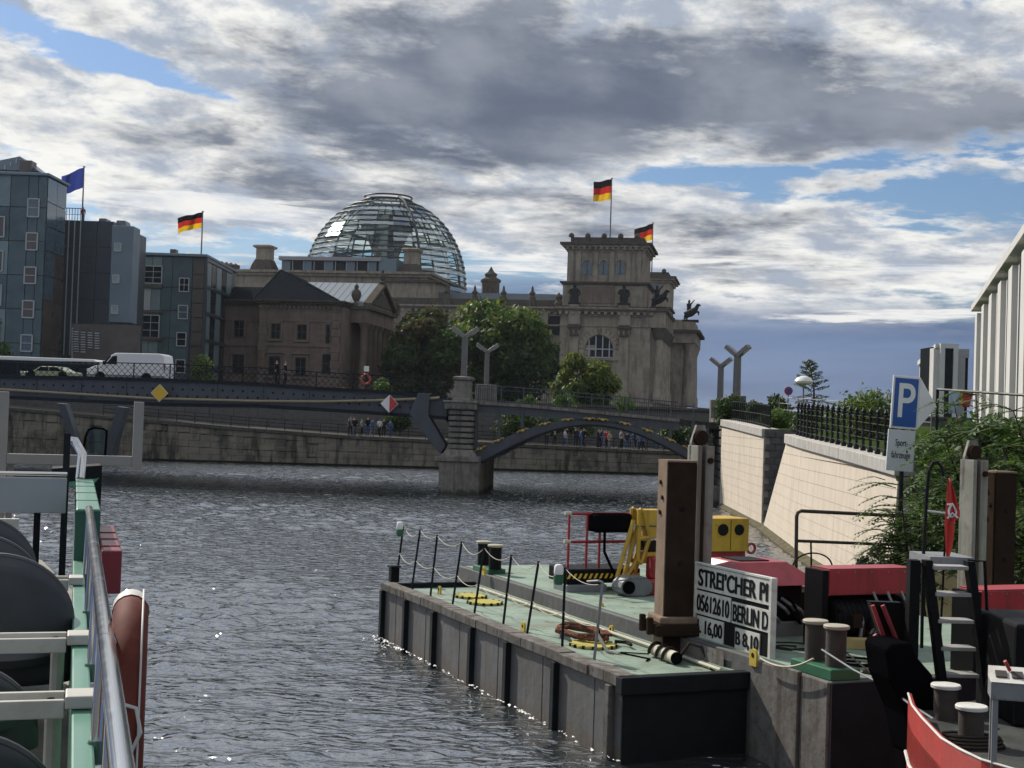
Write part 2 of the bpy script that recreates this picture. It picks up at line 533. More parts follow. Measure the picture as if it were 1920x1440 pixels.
def far_bank():
    t = frame_thing('quay_wall', 'stained grey stone quay wall along the far bank behind the bridge pier', 'quay wall', QF)
    core = MB()
    n = 44
    for i in range(n):
        a, b = QLEN * i / n, QLEN * (i + 1) / n
        za, zb = quay_top(a) - 0.32, quay_top(b) - 0.32
        core.prism([(a, -0.5), (b, -0.5), (b, zb), (a, za)], 0.12, 1.0, 'y')
    core.build('backing', 'quay_stone', t)
    ub = unit_box('stone_block', 'quay_stone', 0.03)
    uc = unit_box('cap_stone', 'quay_cap', 0.03)
    rng = random.Random(3)
    # stones in view: five courses, each following the falling top
    x = 8.0; count = 0
    while x < 104:
        L = 1.9
        for c in range(4 if x > 44 else 5):
            top = quay_top(x + L / 2) - 0.34
            h = (top - 0.1) / (4 if x > 44 else 5)
            off = 0.0 if c % 2 else L / 2
            o = piece(ub, 'stone_block', t, (x + off + L / 2, 0.05 + rng.uniform(-.015, .015), 0.1 + h * (c + 0.5)),
                      (L - 0.03, 0.2, h - 0.03)); count += 1
        sl = math.atan2(quay_top(x + L) - quay_top(x), L)
        piece(uc, 'cap_stone', t, (x + L / 2, 0.25, quay_top(x + L / 2) - 0.16), (L - 0.02, 0.9, 0.30), (0, -sl, 0))
        x += L
    # dark weed line at the water
    w = MB().box(0, QLEN, -0.08, 0.1, -0.4, 0.16); w.build('weed_line', mat('weed', (0.03, 0.035, 0.025), 0.9), t)
    # promenade behind the wall
    p = MB(); us = []
    for i in range(n):
        a, b = QLEN * i / n, QLEN * (i + 1) / n
        za, zb = quay_top(a) - 0.12, quay_top(b) - 0.12
        p.add([(a, 0.7, za), (b, 0.7, zb), (b, 16, zb + .1), (a, 16, za + .1)], [(0, 1, 2, 3)])
    o = p.build('promenade', 'paving'); o.location = QF.loc; o.rotation_euler.z = QRZ; struct(o)
    # retaining wall up to the street
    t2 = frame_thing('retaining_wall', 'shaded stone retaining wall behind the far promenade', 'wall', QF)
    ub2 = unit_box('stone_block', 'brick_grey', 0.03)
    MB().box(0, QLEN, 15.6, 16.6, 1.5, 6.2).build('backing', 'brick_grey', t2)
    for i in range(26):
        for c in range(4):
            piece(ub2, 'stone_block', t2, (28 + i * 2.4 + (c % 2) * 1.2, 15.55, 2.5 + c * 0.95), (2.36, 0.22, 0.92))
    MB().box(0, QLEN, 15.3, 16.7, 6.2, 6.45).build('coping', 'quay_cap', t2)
    # street and ground to the horizon
    s = MB(); s.add([(-2500, 16.5, 6.2), (2500, 16.5, 6.2), (2500, 4000, 6.2), (-2500, 4000, 6.2)], [(0, 1, 2, 3)])
    o = s.build('ground', 'paving'); o.location = QF.loc; o.rotation_euler.z = QRZ; struct(o)
    # promenade railing: posts and rails
    rl = frame_thing('promenade_railing', 'thin dark railing along the top of the far quay wall', 'railing', QF)
    x = 26.0
    up = unit_box('railing_post', 'steel_dark', 0)
    while x < 108:
        piece(up, 'railing_post', rl, (x, 0.95, quay_top(x) + 0.40), (0.06, 0.06, 1.05)); x += 1.6
    for hz in (0.3, 0.6, 0.92):
        MB().tube([(a, 0.95, quay_top(a) + hz) for a in np.linspace(26, 108, 30)], 0.025, 5).build('rail', 'steel_dark', rl)
far_bank()

# ------------------------------------------------------------------ Y-shaped lamps
def y_lamp(name, label, base, H, rz=0.0, tilt=0.0):
    t = thing(name, label, 'street lamp', base, rz, 'forked lamps on the bridge')
    k = H / 3.1
    w = 0.165 * k
    post = MB()
    pr = [(-w, -w), (w, -w), (w, w), (-w, w)]
    zt = H * 0.80
    post.add([(x * 1.1, y * 1.1, 0) for x, y in pr] + [(x, y, zt) for x, y in pr],
             [(0, 1, 5, 4), (1, 2, 6, 5), (2, 3, 7, 6), (3, 0, 4, 7), (4, 5, 6, 7), (3, 2, 1, 0)])
    post.build('post', 'lamp_post', t, bevel=0.02)
    for s in (-1, 1):
        L = 0.95 * k
        d = Vector((s * math.cos(R(36)), 0, math.sin(R(36))))
        c = Vector((s * w * .2, 0, zt - .02 * k)) + d * (L / 2)
        a = MB().cbox(c, (L, 0.42 * k, 0.26 * k), ry=-s * R(36) if s > 0 else R(36))
        arm = a.build('arm', 'lamp_head', t, bevel=0.015)
        nrm = Vector((s * math.sin(R(36)), 0, -math.cos(R(36))))
        cg = Vector((s * w * .2, 0, zt)) + d * (L * .66) + nrm * (0.145 * k)
        MB().cbox(cg, (L * 0.5, 0.3 * k, 0.05 * k), ry=-s * R(36) if s > 0 else R(36)).build('lamp_glass', 'lamp_glass', arm)
    return t

# ------------------------------------------------------------------ the bridge
BF = Frame((-3.0, 88.0, 0), R(-4.5))
def bridge():
    t = frame_thing('road_bridge', 'dark steel road bridge with one stone pier and a right arch span', 'bridge', BF)
    H = BF.hit
    def line(pts, ly=0.0): return [H(px, py, ly) for px, py in pts]
    # ---- left plate girder
    top = line([(0, 706), (160, 708), (310, 712), (480, 719), (600, 728), (680, 732), (838, 744)])
    bot = line([(0, 744), (160, 752), (310, 759), (480, 761), (600, 768), (680, 773), (838, 784)])
    top = [(-52, top[0][1] + .1)] + top; bot = [(-52, bot[0][1] + .3)] + bot
    g = MB()
    for i in range(len(top) - 1):
        g.prism([bot[i], bot[i + 1], top[i + 1], top[i]], 0.0, 0.35, 'y')
    girder = g.build('girder', 'steel_blue', t)
    for nm, pl, th in (('top_flange', top, 0.09), ('bottom_flange', bot, 0.11)):
        f = MB()
        for i in range(len(pl) - 1):
            (xa, za), (xb, zb) = pl[i], pl[i + 1]
            f.prism([(xa, za - th), (xb, zb - th), (xb, zb + th), (xa, za + th)], -0.22, 0.5, 'y')
        f.build(nm, 'steel_dark', girder)
    # stiffeners
    ust = unit_box('stiffener', 'steel_blue', 0)
    def interp(pl, x):
        for (xa, za), (xb, zb) in zip(pl, pl[1:]):
            if x <= xb: return za + (zb - za) * (x - xa) / (xb - xa)
        return pl[-1][1]
    x = -46.0
    while x < -2.5:
        zt_, zb_ = interp(top, x), interp(bot, x)
        piece(ust, 'stiffener', girder, (x, -0.03, (zt_ + zb_) / 2), (0.05, 0.08, zt_ - zb_ - .2)); x += 3.0
    rv = MB(); x = -46
    k = 0
    while x < -3:
        zt_, zb_ = interp(top, x), interp(bot, x)
        for f_, dx in ((0.64, 0), (0.36, .33)):
            rv.lathe([(0.075, 0), (0.06, 0.03)], 8, (0, 0, 0))
            nv = 16
            for i in range(len(rv.v) - nv, len(rv.v)):
                a, b, c = rv.v[i]; rv.v[i] = (x + dx + a, -0.004 - c, zb_ + (zt_ - zb_) * f_ + b)
        x += 0.66
    stuff(rv.build('rivets', 'black_paint', girder))
    # cream pipe in front of the girder
    pp = line([(-20, 729), (0, 730), (150, 739), (285, 747), (480, 752), (600, 753), (700, 751), (781, 748)], -0.3)
    MB().tube([(a, -0.3, b) for a, b in pp], 0.085, 8).build('pipe', 'pipe_cream', t, smooth=True)
    pp = line([(806, 747), (824, 746)], -0.3)
    MB().tube([(a, -0.3, b) for a, b in pp], 0.09, 8).build('pipe', 'pipe_cream', t, smooth=True)
    # deck slab and road
    dk = MB()
    for i in range(len(top) - 1):
        (xa, za), (xb, zb) = top[i], top[i + 1]
        dk.prism([(xa, za - 0.5), (xb, zb - 0.5), (xb, zb - 0.06), (xa, za - 0.06)], 0.36, 17.0, 'y')
    rt = line([(893, 752), (1000, 759), (1160, 774), (1345, 792), (1400, 797)])
    rt = [(top[-1][0] + .01, top[-1][1] - .05)] + [(x_, z_) for x_, z_ in rt] + [(26, rt[-1][1])]
    for i in range(len(rt) - 1):
        (xa, za), (xb, zb) = rt[i], rt[i + 1]
        dk.prism([(xa, za - 0.42), (xb, zb - 0.42), (xb, zb - 0.03), (xa, za - 0.03)], 0.36, 17.0, 'y')
    dk.build('deck', 'asphalt', t)
    # far girder
    fg = MB()
    for i in range(len(top) - 1):
        fg.prism([bot[i], bot[i + 1], top[i + 1], top[i]], 16.7, 17.0, 'y')
    fg.build('girder', 'steel_blue', t)
    # cross beams below the deck
    x = -45.0
    uc = unit_box('cross_beam', 'steel_dark', 0)
    while x < -3:
        piece(uc, 'cross_beam', t, (x, 8.6, interp(bot, x) + .35), (0.3, 16.0, 0.7)); x += 3.0
    # inclined struts
    st = line([(784, 737), (806, 738), (803, 779), (836, 835), (826, 851), (808, 831), (767, 775)], -0.4)
    MB().prism(st, -0.45, 0.8, 'y').build('strut', 'steel_blue', t, bevel=0.03)
    MB().prism(st, 15.2, 16.4, 'y').build('strut', 'steel_blue', t, bevel=0.03)
    # V struts further left, standing against the quay
    for pts in ([(108, 756), (122, 757), (156, 862), (138, 862)], [(219, 762), (237, 764), (207, 864), (192, 864)]):
        MB().prism(line(pts, 28.0), 28.0, 29.0, 'y').build('strut', 'steel_blue', t, bevel=0.03)
    # ---- lattice railing on the left span
    lat = MB()
    rail_h = 0.92
    x0, x1 = -48.0, top[-1][0]
    sp = 0.40
    x = x0
    while x < x1:
        for s in (-1, 1):
            xa, xb = x, x + s * rail_h * 0.95
            if xb > x1 or xb < x0: continue
            za, zb = interp(top, xa) + .1, interp(top, xb) + .1 + rail_h
            lat.tube([(xa, 0.15 + s * .012, za), (xb, 0.15 + s * .012, zb)], 0.016, 4, caps=False)
        x += sp
    stuff(lat.build('railing_lattice', 'steel_dark', t))
    xs = np.linspace(x0, x1, 40)
    MB().tube([(a, 0.15, interp(top, a) + .1 + rail_h) for a in xs], 0.035, 6).build('handrail', 'steel_dark', t)
    up = unit_box('railing_post', 'steel_dark', 0)
    x = x0
    while x < x1:
        piece(up, 'railing_post', t, (x, 0.15, interp(top, x) + .55), (0.06, 0.06, rail_h)); x += 2.4
    # far railing
    MB().tube([(a, 16.8, interp(top, a) + 1.0) for a in xs], 0.035, 6).build('handrail', 'steel_dark', t)
    # ---- pier
    PY = -1.15                                       # front plane of the pier
    def pz(px, py): return BF.hit(px, py, PY)
    pier = MB()
    (xl, zb_), (xr, _) = pz(821, 932), pz(897, 932)
    zled = pz(858, 866)[1]
    pier.box(xl, xr, PY, 9.0, -0.6, zled)
    pr = pier.build('pier', 'pier_stone', t, bevel=0.06)
    (xa, _), (xb, ztop) = pz(815, 870), pz(899, 857)
    MB().box(xa, xb, PY - .15, 9.15, zled + .004, ztop).build('base_ledge', 'pier_stone', pr, bevel=0.05)
    # sloping foot
    zf = pz(860, 843)[1]
    (sl, _), (sr, _) = pz(839, 800), pz(886, 800)
    (fl, _), (fr, _) = pz(825, 855), pz(893, 855)
    fo = MB()
    bq = [(fl, PY), (fr, PY), (fr, 3.2), (fl, 3.2)]; tq = [(sl, PY + .25), (sr, PY + .25), (sr, 3.0), (sl, 3.0)]
    fo.add([(a, b, ztop + .004) for a, b in bq] + [(a, b, zf) for a, b in tq],
           [(0, 1, 5, 4), (1, 2, 6, 5), (2, 3, 7, 6), (3, 0, 4, 7), (4, 5, 6, 7)])
    fo.build('foot', 'pier_stone', pr)
    zc0, zc1 = pz(863, 768)[1], zf
    ns = 7
    usb = unit_box('stone_block', 'pier_stone', 0.05)
    for i in range(ns):
        h = (zc0 - zc1) / ns
        piece(usb, 'stone_block', pr, ((sl + sr) / 2, PY + .25 + 1.375, zc1 + h * (i + .5)), (sr - sl, 2.75, h - 0.10))
    MB().box(sl + .2, sr - .2, PY + .65, 2.8, zc1, zc0).build('core', 'brick_grey', pr)
    (ca, cz0), (cb, cz1) = pz(833, 765), pz(893, 752)
    MB().box(ca, cb, PY + .1, 3.1, zc0 + .004, cz1 - .14).build('cornice', 'pier_stone', pr, bevel=.03)
    MB().box(ca - .08, cb + .08, PY, 3.2, cz1 - .136, cz1).build('cornice', 'pier_stone', pr, bevel=.03)
    for i in range(5):
        MB().box(ca + .15 + i * .34, ca + .33 + i * .34, PY - .08, PY + .1, zc0 + .08, zc0 + .22).build('dentil', 'pier_stone', pr)
    # pedestal for the front lamp
    def pedestal(px0, px1, pyb, pyt, ly, nm):
        (a, z0), (b, _) = BF.hit(px0, pyb, ly), BF.hit(px1, pyb, ly)
        z1 = BF.hit((px0 + px1) / 2, pyt, ly)[1]
        w = b - a
        p = MB()
        p.lathe([(0, z0), (w * .72, z0), (w * .72, z0 + .12), (w * .62, z0 + .2), (w * .58, z1 - .32), (w * .68, z1 - .26),
                 (w * .74, z1 - .2), (w * .74, z1 - .06), (w * .5, z1), (0, z1)], 4, ((a + b) / 2, ly + w / 2, 0), a0=R(45), a1=R(405))
        p.build(nm, 'pier_stone', t, bevel=.02)
        return (a + b) / 2, ly + w / 2, z1
    def wpos(lx, ly, lz): return BF.loc + Matrix.Rotation(BF.rz, 3, 'Z') @ Vector((lx, ly, lz))
    P = pedestal(848, 884, 752, 705, -0.7, 'pedestal')
    y_lamp('forked_lamp', 'tall grey forked lamp on the near pedestal of the stone pier', wpos(*P), 3.15, BF.rz)
    # rear pedestal stands at the far parapet
    a, z0 = BF.hit(911, 748, 16.0); z1 = BF.hit(911, 721, 16.0)[1]
    MB().box(a - .75, a + .75, 15.4, 16.9, interp(rt, a) - .1, z1).build('pedestal', 'pier_stone', t, bevel=.06)
    y_lamp('forked_lamp', 'paler forked lamp on the far parapet, right of the near pier lamp', wpos(a, 16.0, z1), 3.1, BF.rz + R(8))
    # ---- right arch span
    def dz(x): return interp(rt, x)
    bm_ = MB(); xs2 = np.linspace(rt[0][0] + 1.7, 13.6, 12)
    for a, b in zip(xs2, xs2[1:]):
        bm_.prism([(a, dz(a) - .72), (b, dz(b) - .72), (b, dz(b) - .2), (a, dz(a) - .2)], 0.0, 0.36, 'y')
    edge = bm_.build('edge_beam', 'steel_blue', t)
    le = MB()
    for a, b in zip(xs2, xs2[1:]):
        le.prism([(a, dz(a) - .2), (b, dz(b) - .2), (b, dz(b)), (a, dz(a))], -0.22, 0.36, 'y')
    le.build('ledge', 'pier_stone', t)
    at_ = line([(893, 846), (935, 825), (980, 806), (1022, 796), (1065, 788), (1112, 785), (1150, 789), (1190, 798), (1222, 811), (1260, 827), (1300, 846), (1340, 868)])
    ab = line([(893, 872), (935, 848), (980, 826), (1022, 812), (1065, 801), (1112, 796), (1150, 800), (1190, 811), (1222, 826), (1260, 844), (1300, 867), (1340, 892)])
    def dense(pl, n=36):
        pl = np.array(pl); xs = np.linspace(pl[0, 0], pl[-1, 0], n)
        c = np.polyfit(pl[:, 0], pl[:, 1], 4); return [(x, float(np.polyval(c, x))) for x in xs]
    at_, ab = dense(at_), dense(ab)
    for y0, nm in ((0.0, 'arch_rib'), (5.5, 'arch_rib'), (11, 'arch_rib'), (16.5, 'arch_rib')):
        ar = MB()
        for i in range(len(at_) - 1):
            ar.prism([ab[i], ab[i + 1], at_[i + 1], at_[i]], y0, y0 + 0.4, 'y')
        rib = ar.build(nm, 'steel_blue', t)
        if y0 == 0:
            f2 = MB()
            for i in range(len(ab) - 1):
                (xa, za), (xb, zb) = ab[i], ab[i + 1]
                f2.prism([(xa, za - .1), (xb, zb - .1), (xb, zb + .03), (xa, za + .03)], -0.14, 0.54, 'y')
            f2.build('rib_flange', 'steel_dark', rib)
    for px in (893, 936, 979, 1022, 1065, 1108, 1130, 1172, 1215, 1258, 1300):
        lx = BF.hit(px, 790)[0]
        z0 = interp(at_, lx) - .05; z1 = dz(lx) - .2
        if z1 > z0 + .1:
            MB().box(lx - .09, lx + .09, 0.03, 0.25, z0, z1).build('spandrel_post', 'steel_blue', t)
            MB().box(lx - .07, lx + .07, -.06, .04, dz(lx) - .6, dz(lx) + .02).build('bracket', 'steel_blue', t)
    # gilded ornaments along the rib
    for px, py in ((901, 838), (934, 821), (980, 804), (1022, 796), (1065, 788), (1105, 786), (1130, 787), (1172, 794), (1214, 805), (1257, 821), (1291, 837)):
        lx, lz = BF.hit(px, py, -0.15)
        lz = interp(at_, lx) - 0.02
        sl = (interp(at_, lx + .2) - interp(at_, lx - .2)) / .4
        o = MB()
        for k in (-1, 1):
            o.tube([(lx + k * .05, -.12, lz + k * .05 * sl), (lx + k * .2, -.16, lz + .09 + k * .2 * sl), (lx + k * .36, -.14, lz + .02 + k * .36 * sl),
                    (lx + k * .3, -.13, lz - .05 + k * .3 * sl)], [.05, .06, .05, .03], 6)
        o.lathe([(0, -.1), (.08, -.08), (.11, 0), (.08, .08), (0, .1)], 8, (lx, -.14, lz + .02))
        o.build('gilded_ornament', 'gilding', t, smooth=True)
    # bar railing
    bars = MB()
    x = rt[0][0] + 1.7
    while x < 13.4:
        bars.box(x - .012, x + .012, 0.1, 0.124, dz(x), dz(x) + 1.0); x += 0.14
    stuff(bars.build('railing_bars', 'steel_dark', t))
    for hz, r_ in ((1.02, .035), (.78, .02), (.12, .02)):
        MB().tube([(a, 0.11, dz(a) + hz) for a in np.linspace(rt[0][0] + 1.6, 13.5, 14)], r_, 6).build('handrail', 'steel_blue', t)
    for px in (897, 939, 981, 1024, 1066, 1109, 1131, 1174, 1216, 1259, 1301, 1340):
        lx = BF.hit(px, 760)[0]
        piece(unit_box('railing_post', 'steel_blue', 0), 'railing_post', t, (lx, .11, dz(lx) + .52), (.07, .07, 1.06))
    # far side railing seen through
    for hz, r_ in ((1.02, .035), (.12, .02)):
        MB().tube([(a, 16.8, dz(a) + hz) for a in np.linspace(rt[0][0] + 1.6, 24, 14)], r_, 6).build('handrail', 'steel_blue', t)
    # right abutment with coursed stone
    AY = -2.0
    (a, _), (b, _) = BF.hit(1350, 850, AY), BF.hit(1378, 850, AY)
    abm = MB().box(a - .25, b + 3.0, AY, 17, -0.6, 1.1).build('abutment', 'pier_stone', t, bevel=.05)
    z1 = BF.hit(1360, 792, AY)[1]
    nc = 8
    for i in range(nc):
        h = (z1 - 1.1) / nc
        piece(usb, 'stone_block', abm, ((a + b) / 2 + .9, 2.0, 1.1 + h * (i + .5)), (b - a + 1.7, 7.8, h - .10))
    MB().box(a + .15, b + 1.5, AY + .3, 5.5, 1.1, z1).build('core', 'brick_grey', abm)
    MB().box(a - .1, b + 1.9, AY - .1, 6.0, z1, z1 + .25).build('cornice', 'pier_stone', abm)
    # pedestals and lamps over the abutment
    a, z0 = BF.hit(1381, 742, -.8)
    MB().box(a - .55, a + .55, -1.4, 0.0, z1 + .25, z0).build('pedestal', 'pier_stone', t, bevel=.05)
    y_lamp('forked_lamp', 'dark forked lamp above the ivy-covered pedestal at the right bridge end', wpos(a, -.75, z0), 3.15, BF.rz + R(-38))
    a, z0 = BF.hit(1350, 750, 16)
    MB().box(a - .7, a + .7, 15.3, 16.8, 4.2, z0).build('pedestal', 'pier_stone', t, bevel=.05)
    y_lamp('forked_lamp', 'brownish forked lamp behind the ivy, leftmost at the right bridge end', wpos(a, 16, z0), 3.15, BF.rz + R(-30))
    # ---- navigation boards hung on the girder
    def board(px, py, half, ly, label, two):
        lx, lz = BF.hit(px, py, ly)
        bt = thing('navigation_board', label, 'sign', wpos(lx, ly, lz), BF.rz, 'diamond boards on the bridge girder')
        k = half * (BF.loc.y + ly) / FPX
        rim = MB().prism([(0, -k), (k, 0), (0, k), (-k, 0)], 0.0, 0.04, 'y'); rim.build('plate', 'white_paint', bt)
        kk = k * .94
        if two:
            MB().prism([(0.01, -kk), (kk, 0), (0.01, kk)], -0.012, -.002, 'y').build('red_half', 'red_paint', bt)
            MB().prism([(-0.01, -kk), (-0.01, kk), (-kk, 0)], -0.012, -.002, 'y').build('white_half', 'white_paint', bt)
        else:
            MB().prism([(0, -kk), (kk, 0), (0, kk), (-kk, 0)], -0.012, -.002, 'y').build('yellow_face', 'yellow_paint', bt)
        MB().box(-.04, .04, 0.04, 0.3 - (ly + .3) if ly > -.3 else .3, -k * .5, k * .5).build('bracket', 'steel_dark', bt)
    board(299, 737, 17, -0.42, 'plain yellow diamond board hung on the left bridge girder', False)
    board(730, 757, 17, -0.42, 'half white half red diamond board on the girder left of the pier', True)
    # life ring on the railing
    lx, lz = BF.hit(685, 711, 0.0)
    rg = thing('life_ring_station', 'red life ring on a post with a small sign at the bridge railing', 'life ring', wpos(lx, 0.3, interp(top, lx) - .06), BF.rz)
    z_ = lz - interp(top, lx) + .06
    MB().box(-.035, .035, 0, .07, 0, z_ + .95).build('post', 'steel_dark', rg)
    MB().tube([(.27 * math.cos(a), -.1, z_ + .3 * math.sin(a)) for a in np.linspace(0, 2 * math.pi, 20, endpoint=False)], .075, 8, closed=True).build('ring', mat('ring_red', (0.5, 0.09, 0.05), .5), rg, smooth=True)
    MB().box(-.16, .16, -.04, 0, z_ + .5, z_ + .85).build('sign_plate', 'white_paint', rg)
    return interp, top, rt, wpos
b_interp, b_top, b_rt, b_wpos = bridge()
def bridge_z(lx): return (b_interp(b_top, lx) if lx < b_top[-1][0] else b_interp(b_rt, lx)) - .05
# ================================================================== buildings
mat('sandstone', (0.36, 0.315, 0.25), 0.9, var=0.25, rnd=.2, scale=0.5, ux=.9, streak=0.5, streak_c=(0.10, 0.09, 0.075), blotch=0.3, blotch_c=(0.12, 0.105, 0.085), bl_scale=.3, bump=.2, bscale=3)
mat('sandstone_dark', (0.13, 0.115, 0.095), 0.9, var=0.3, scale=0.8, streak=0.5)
mat('sandstone_red', (0.225, 0.175, 0.145), 0.9, var=0.25, rnd=.15, scale=0.5, ux=.9, streak=0.4, streak_c=(0.09, 0.07, 0.06), bump=.2, bscale=3)
mat('bronze_dark', (0.03, 0.034, 0.032), 0.55, var=0.3)
mat('slate_roof', (0.018, 0.022, 0.027), 0.9, spec=.12, var=0.3, scale=1.0, streak=0.3)
mat('zinc_roof', (0.20, 0.24, 0.27), 0.4, var=0.2, metal=0.4)
mat('dome_steel', (0.05, 0.058, 0.06), 0.5, var=0.2, metal=0.3)
mat('window_dark', (0.02, 0.024, 0.028), 0.12, var=0.4, spec=0.7)
mat('window_blue', (0.10, 0.15, 0.18), 0.15, var=0.5, spec=0.7)
mat('frame_white', (0.42, 0.44, 0.45), 0.5, var=0.1)
mat('panel_teal', (0.072, 0.118, 0.128), 0.35, var=0.4, scale=.4, spec=.6)
mat('panel_teal_light', (0.185, 0.25, 0.255), 0.35, var=0.3, scale=.4, spec=.6)
mat('panel_bluegrey', (0.155, 0.21, 0.245), 0.45, var=0.12, scale=.4)
mat('panel_brown', (0.115, 0.092, 0.075), 0.3, var=0.5, scale=.4, spec=.6)
mat('panel_pale', (0.36, 0.38, 0.38), 0.5, var=0.2)
mat('panel_black', (0.042, 0.056, 0.066), 0.35, var=0.3, spec=.6)
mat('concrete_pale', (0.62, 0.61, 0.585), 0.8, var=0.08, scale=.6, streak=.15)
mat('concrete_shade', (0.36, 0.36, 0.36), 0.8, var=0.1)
mat('flag_black', (0.012, 0.012, 0.012), .8); mat('flag_red', (0.52, 0.03, 0.025), .8, var=.1); mat('flag_gold', (0.80, 0.47, 0.02), .8, var=.1)
mat('flag_blue', (0.04, 0.06, 0.26), .8, var=.1)
mat('pole_grey', (0.22, 0.22, 0.23), .5)
glass('dome_glass', (0.80, 0.87, 0.87), 0.12, clear=0.97)
m_ = bpy.data.materials.new('mirror_cone'); m_.use_nodes = True
m_.node_tree.nodes['Principled BSDF'].inputs['Metallic'].default_value = .9
m_.node_tree.nodes['Principled BSDF'].inputs['Base Color'].default_value = (.35, .4, .42, 1)
m_.node_tree.nodes['Principled BSDF'].inputs['Roughness'].default_value = .12
MATS['mirror_cone'] = m_

for k in ('flag_black', 'flag_red', 'flag_gold', 'flag_blue'):
    t_ = MATS[k].node_tree; b = t_.nodes['Principled BSDF']
    tl = t_.nodes.new('ShaderNodeBsdfTranslucent'); mx = t_.nodes.new('ShaderNodeMixShader'); mx.inputs[0].default_value = .5
    t_.links.new(b.inputs['Base Color'].links[0].from_socket, tl.inputs[0]); t_.links.new(b.outputs[0], mx.inputs[1]); t_.links.new(tl.outputs[0], mx.inputs[2])
    t_.links.new(mx.outputs[0], t_.nodes['Material Output'].inputs[0])

def flagpole(label, base, H, r, fw, fh, mats, rz=0.0, group='flags on the roofs', droop=.25, phase=0.0, cat='flag'):
    """pole with a flag of horizontal stripes blowing to the left"""
    t = thing('flagpole', label, cat, base, rz, group)
    MB().tube([(0, 0, 0), (0, 0, H * .5), (0, 0, H)], [r, r * .85, r * .6], 8).build('pole', 'pole_grey', t, smooth=True)
    MB().lathe([(0, 0), (r * 1.4, .05 * r), (r * 1.4, r * 1.5), (0, r * 2)], 8, (0, 0, H)).build('finial', 'gilding', t)
    n = len(mats)
    fl = bpy.data.objects.new('flag', None); col.objects.link(fl); fl.parent = t
    for i, mm in enumerate(mats):
        z1 = 1 - i / n; z0 = 1 - (i + 1) / n
        def fn(u, v, z0=z0, z1=z1):
            w = z0 + (z1 - z0) * v
            x = -u * fw * (1 - .06 * math.sin(3 * u + phase))
            y = (.10 * math.sin(u * 7 + phase + w * 1.5) + .05 * math.sin(u * 13 + w * 3)) * fw * min(1, u * 2.5 + .05)
            z = H - fh + w * fh - droop * fh * u * (1 + .5 * u) + .06 * fh * math.sin(u * 8 + phase) * u
            return (x, y, z)
        g = MB().grid(fn, 16, 3)
        o = g.build('stripe', mm, fl, smooth=True)
    return t

def window(parent, x0, x1, z0, z1, y, frame=.12, fm='frame_white', gm='window_dark', mull=1, trans=1, depth=.12, name='window'):
    """window part with pane, frame bars; y is the wall face, the pane is set back"""
    p = MB().box(x0, x1, y - .004 - depth * .4, y + depth, z0, z1).build(name, gm, parent)
    f = MB(); w = frame
    f.box(x0 - w * .3, x0 + w, y - depth, y + .0, z0, z1); f.box(x1 - w, x1 + w * .3, y - depth, y + .0, z0, z1)
    f.box(x0 + w, x1 - w, y - depth, y + 0, z1 - w, z1 + w * .3); f.box(x0 + w, x1 - w, y - depth, y + 0, z0 - w * .3, z0 + w)
    for i in range(mull):
        c = x0 + (x1 - x0) * (i + 1) / (mull + 1); f.box(c - w * .35, c + w * .35, y - depth * .9, y, z0 + w, z1 - w)
    for i in range(trans):
        c = z0 + (z1 - z0) * (i + 1) / (trans + 1)
        f.box(x0 + w, x1 - w, y - depth * .8, y, c - w * .35, c + w * .35)
    f.build('window_frame', fm, p)
    return p

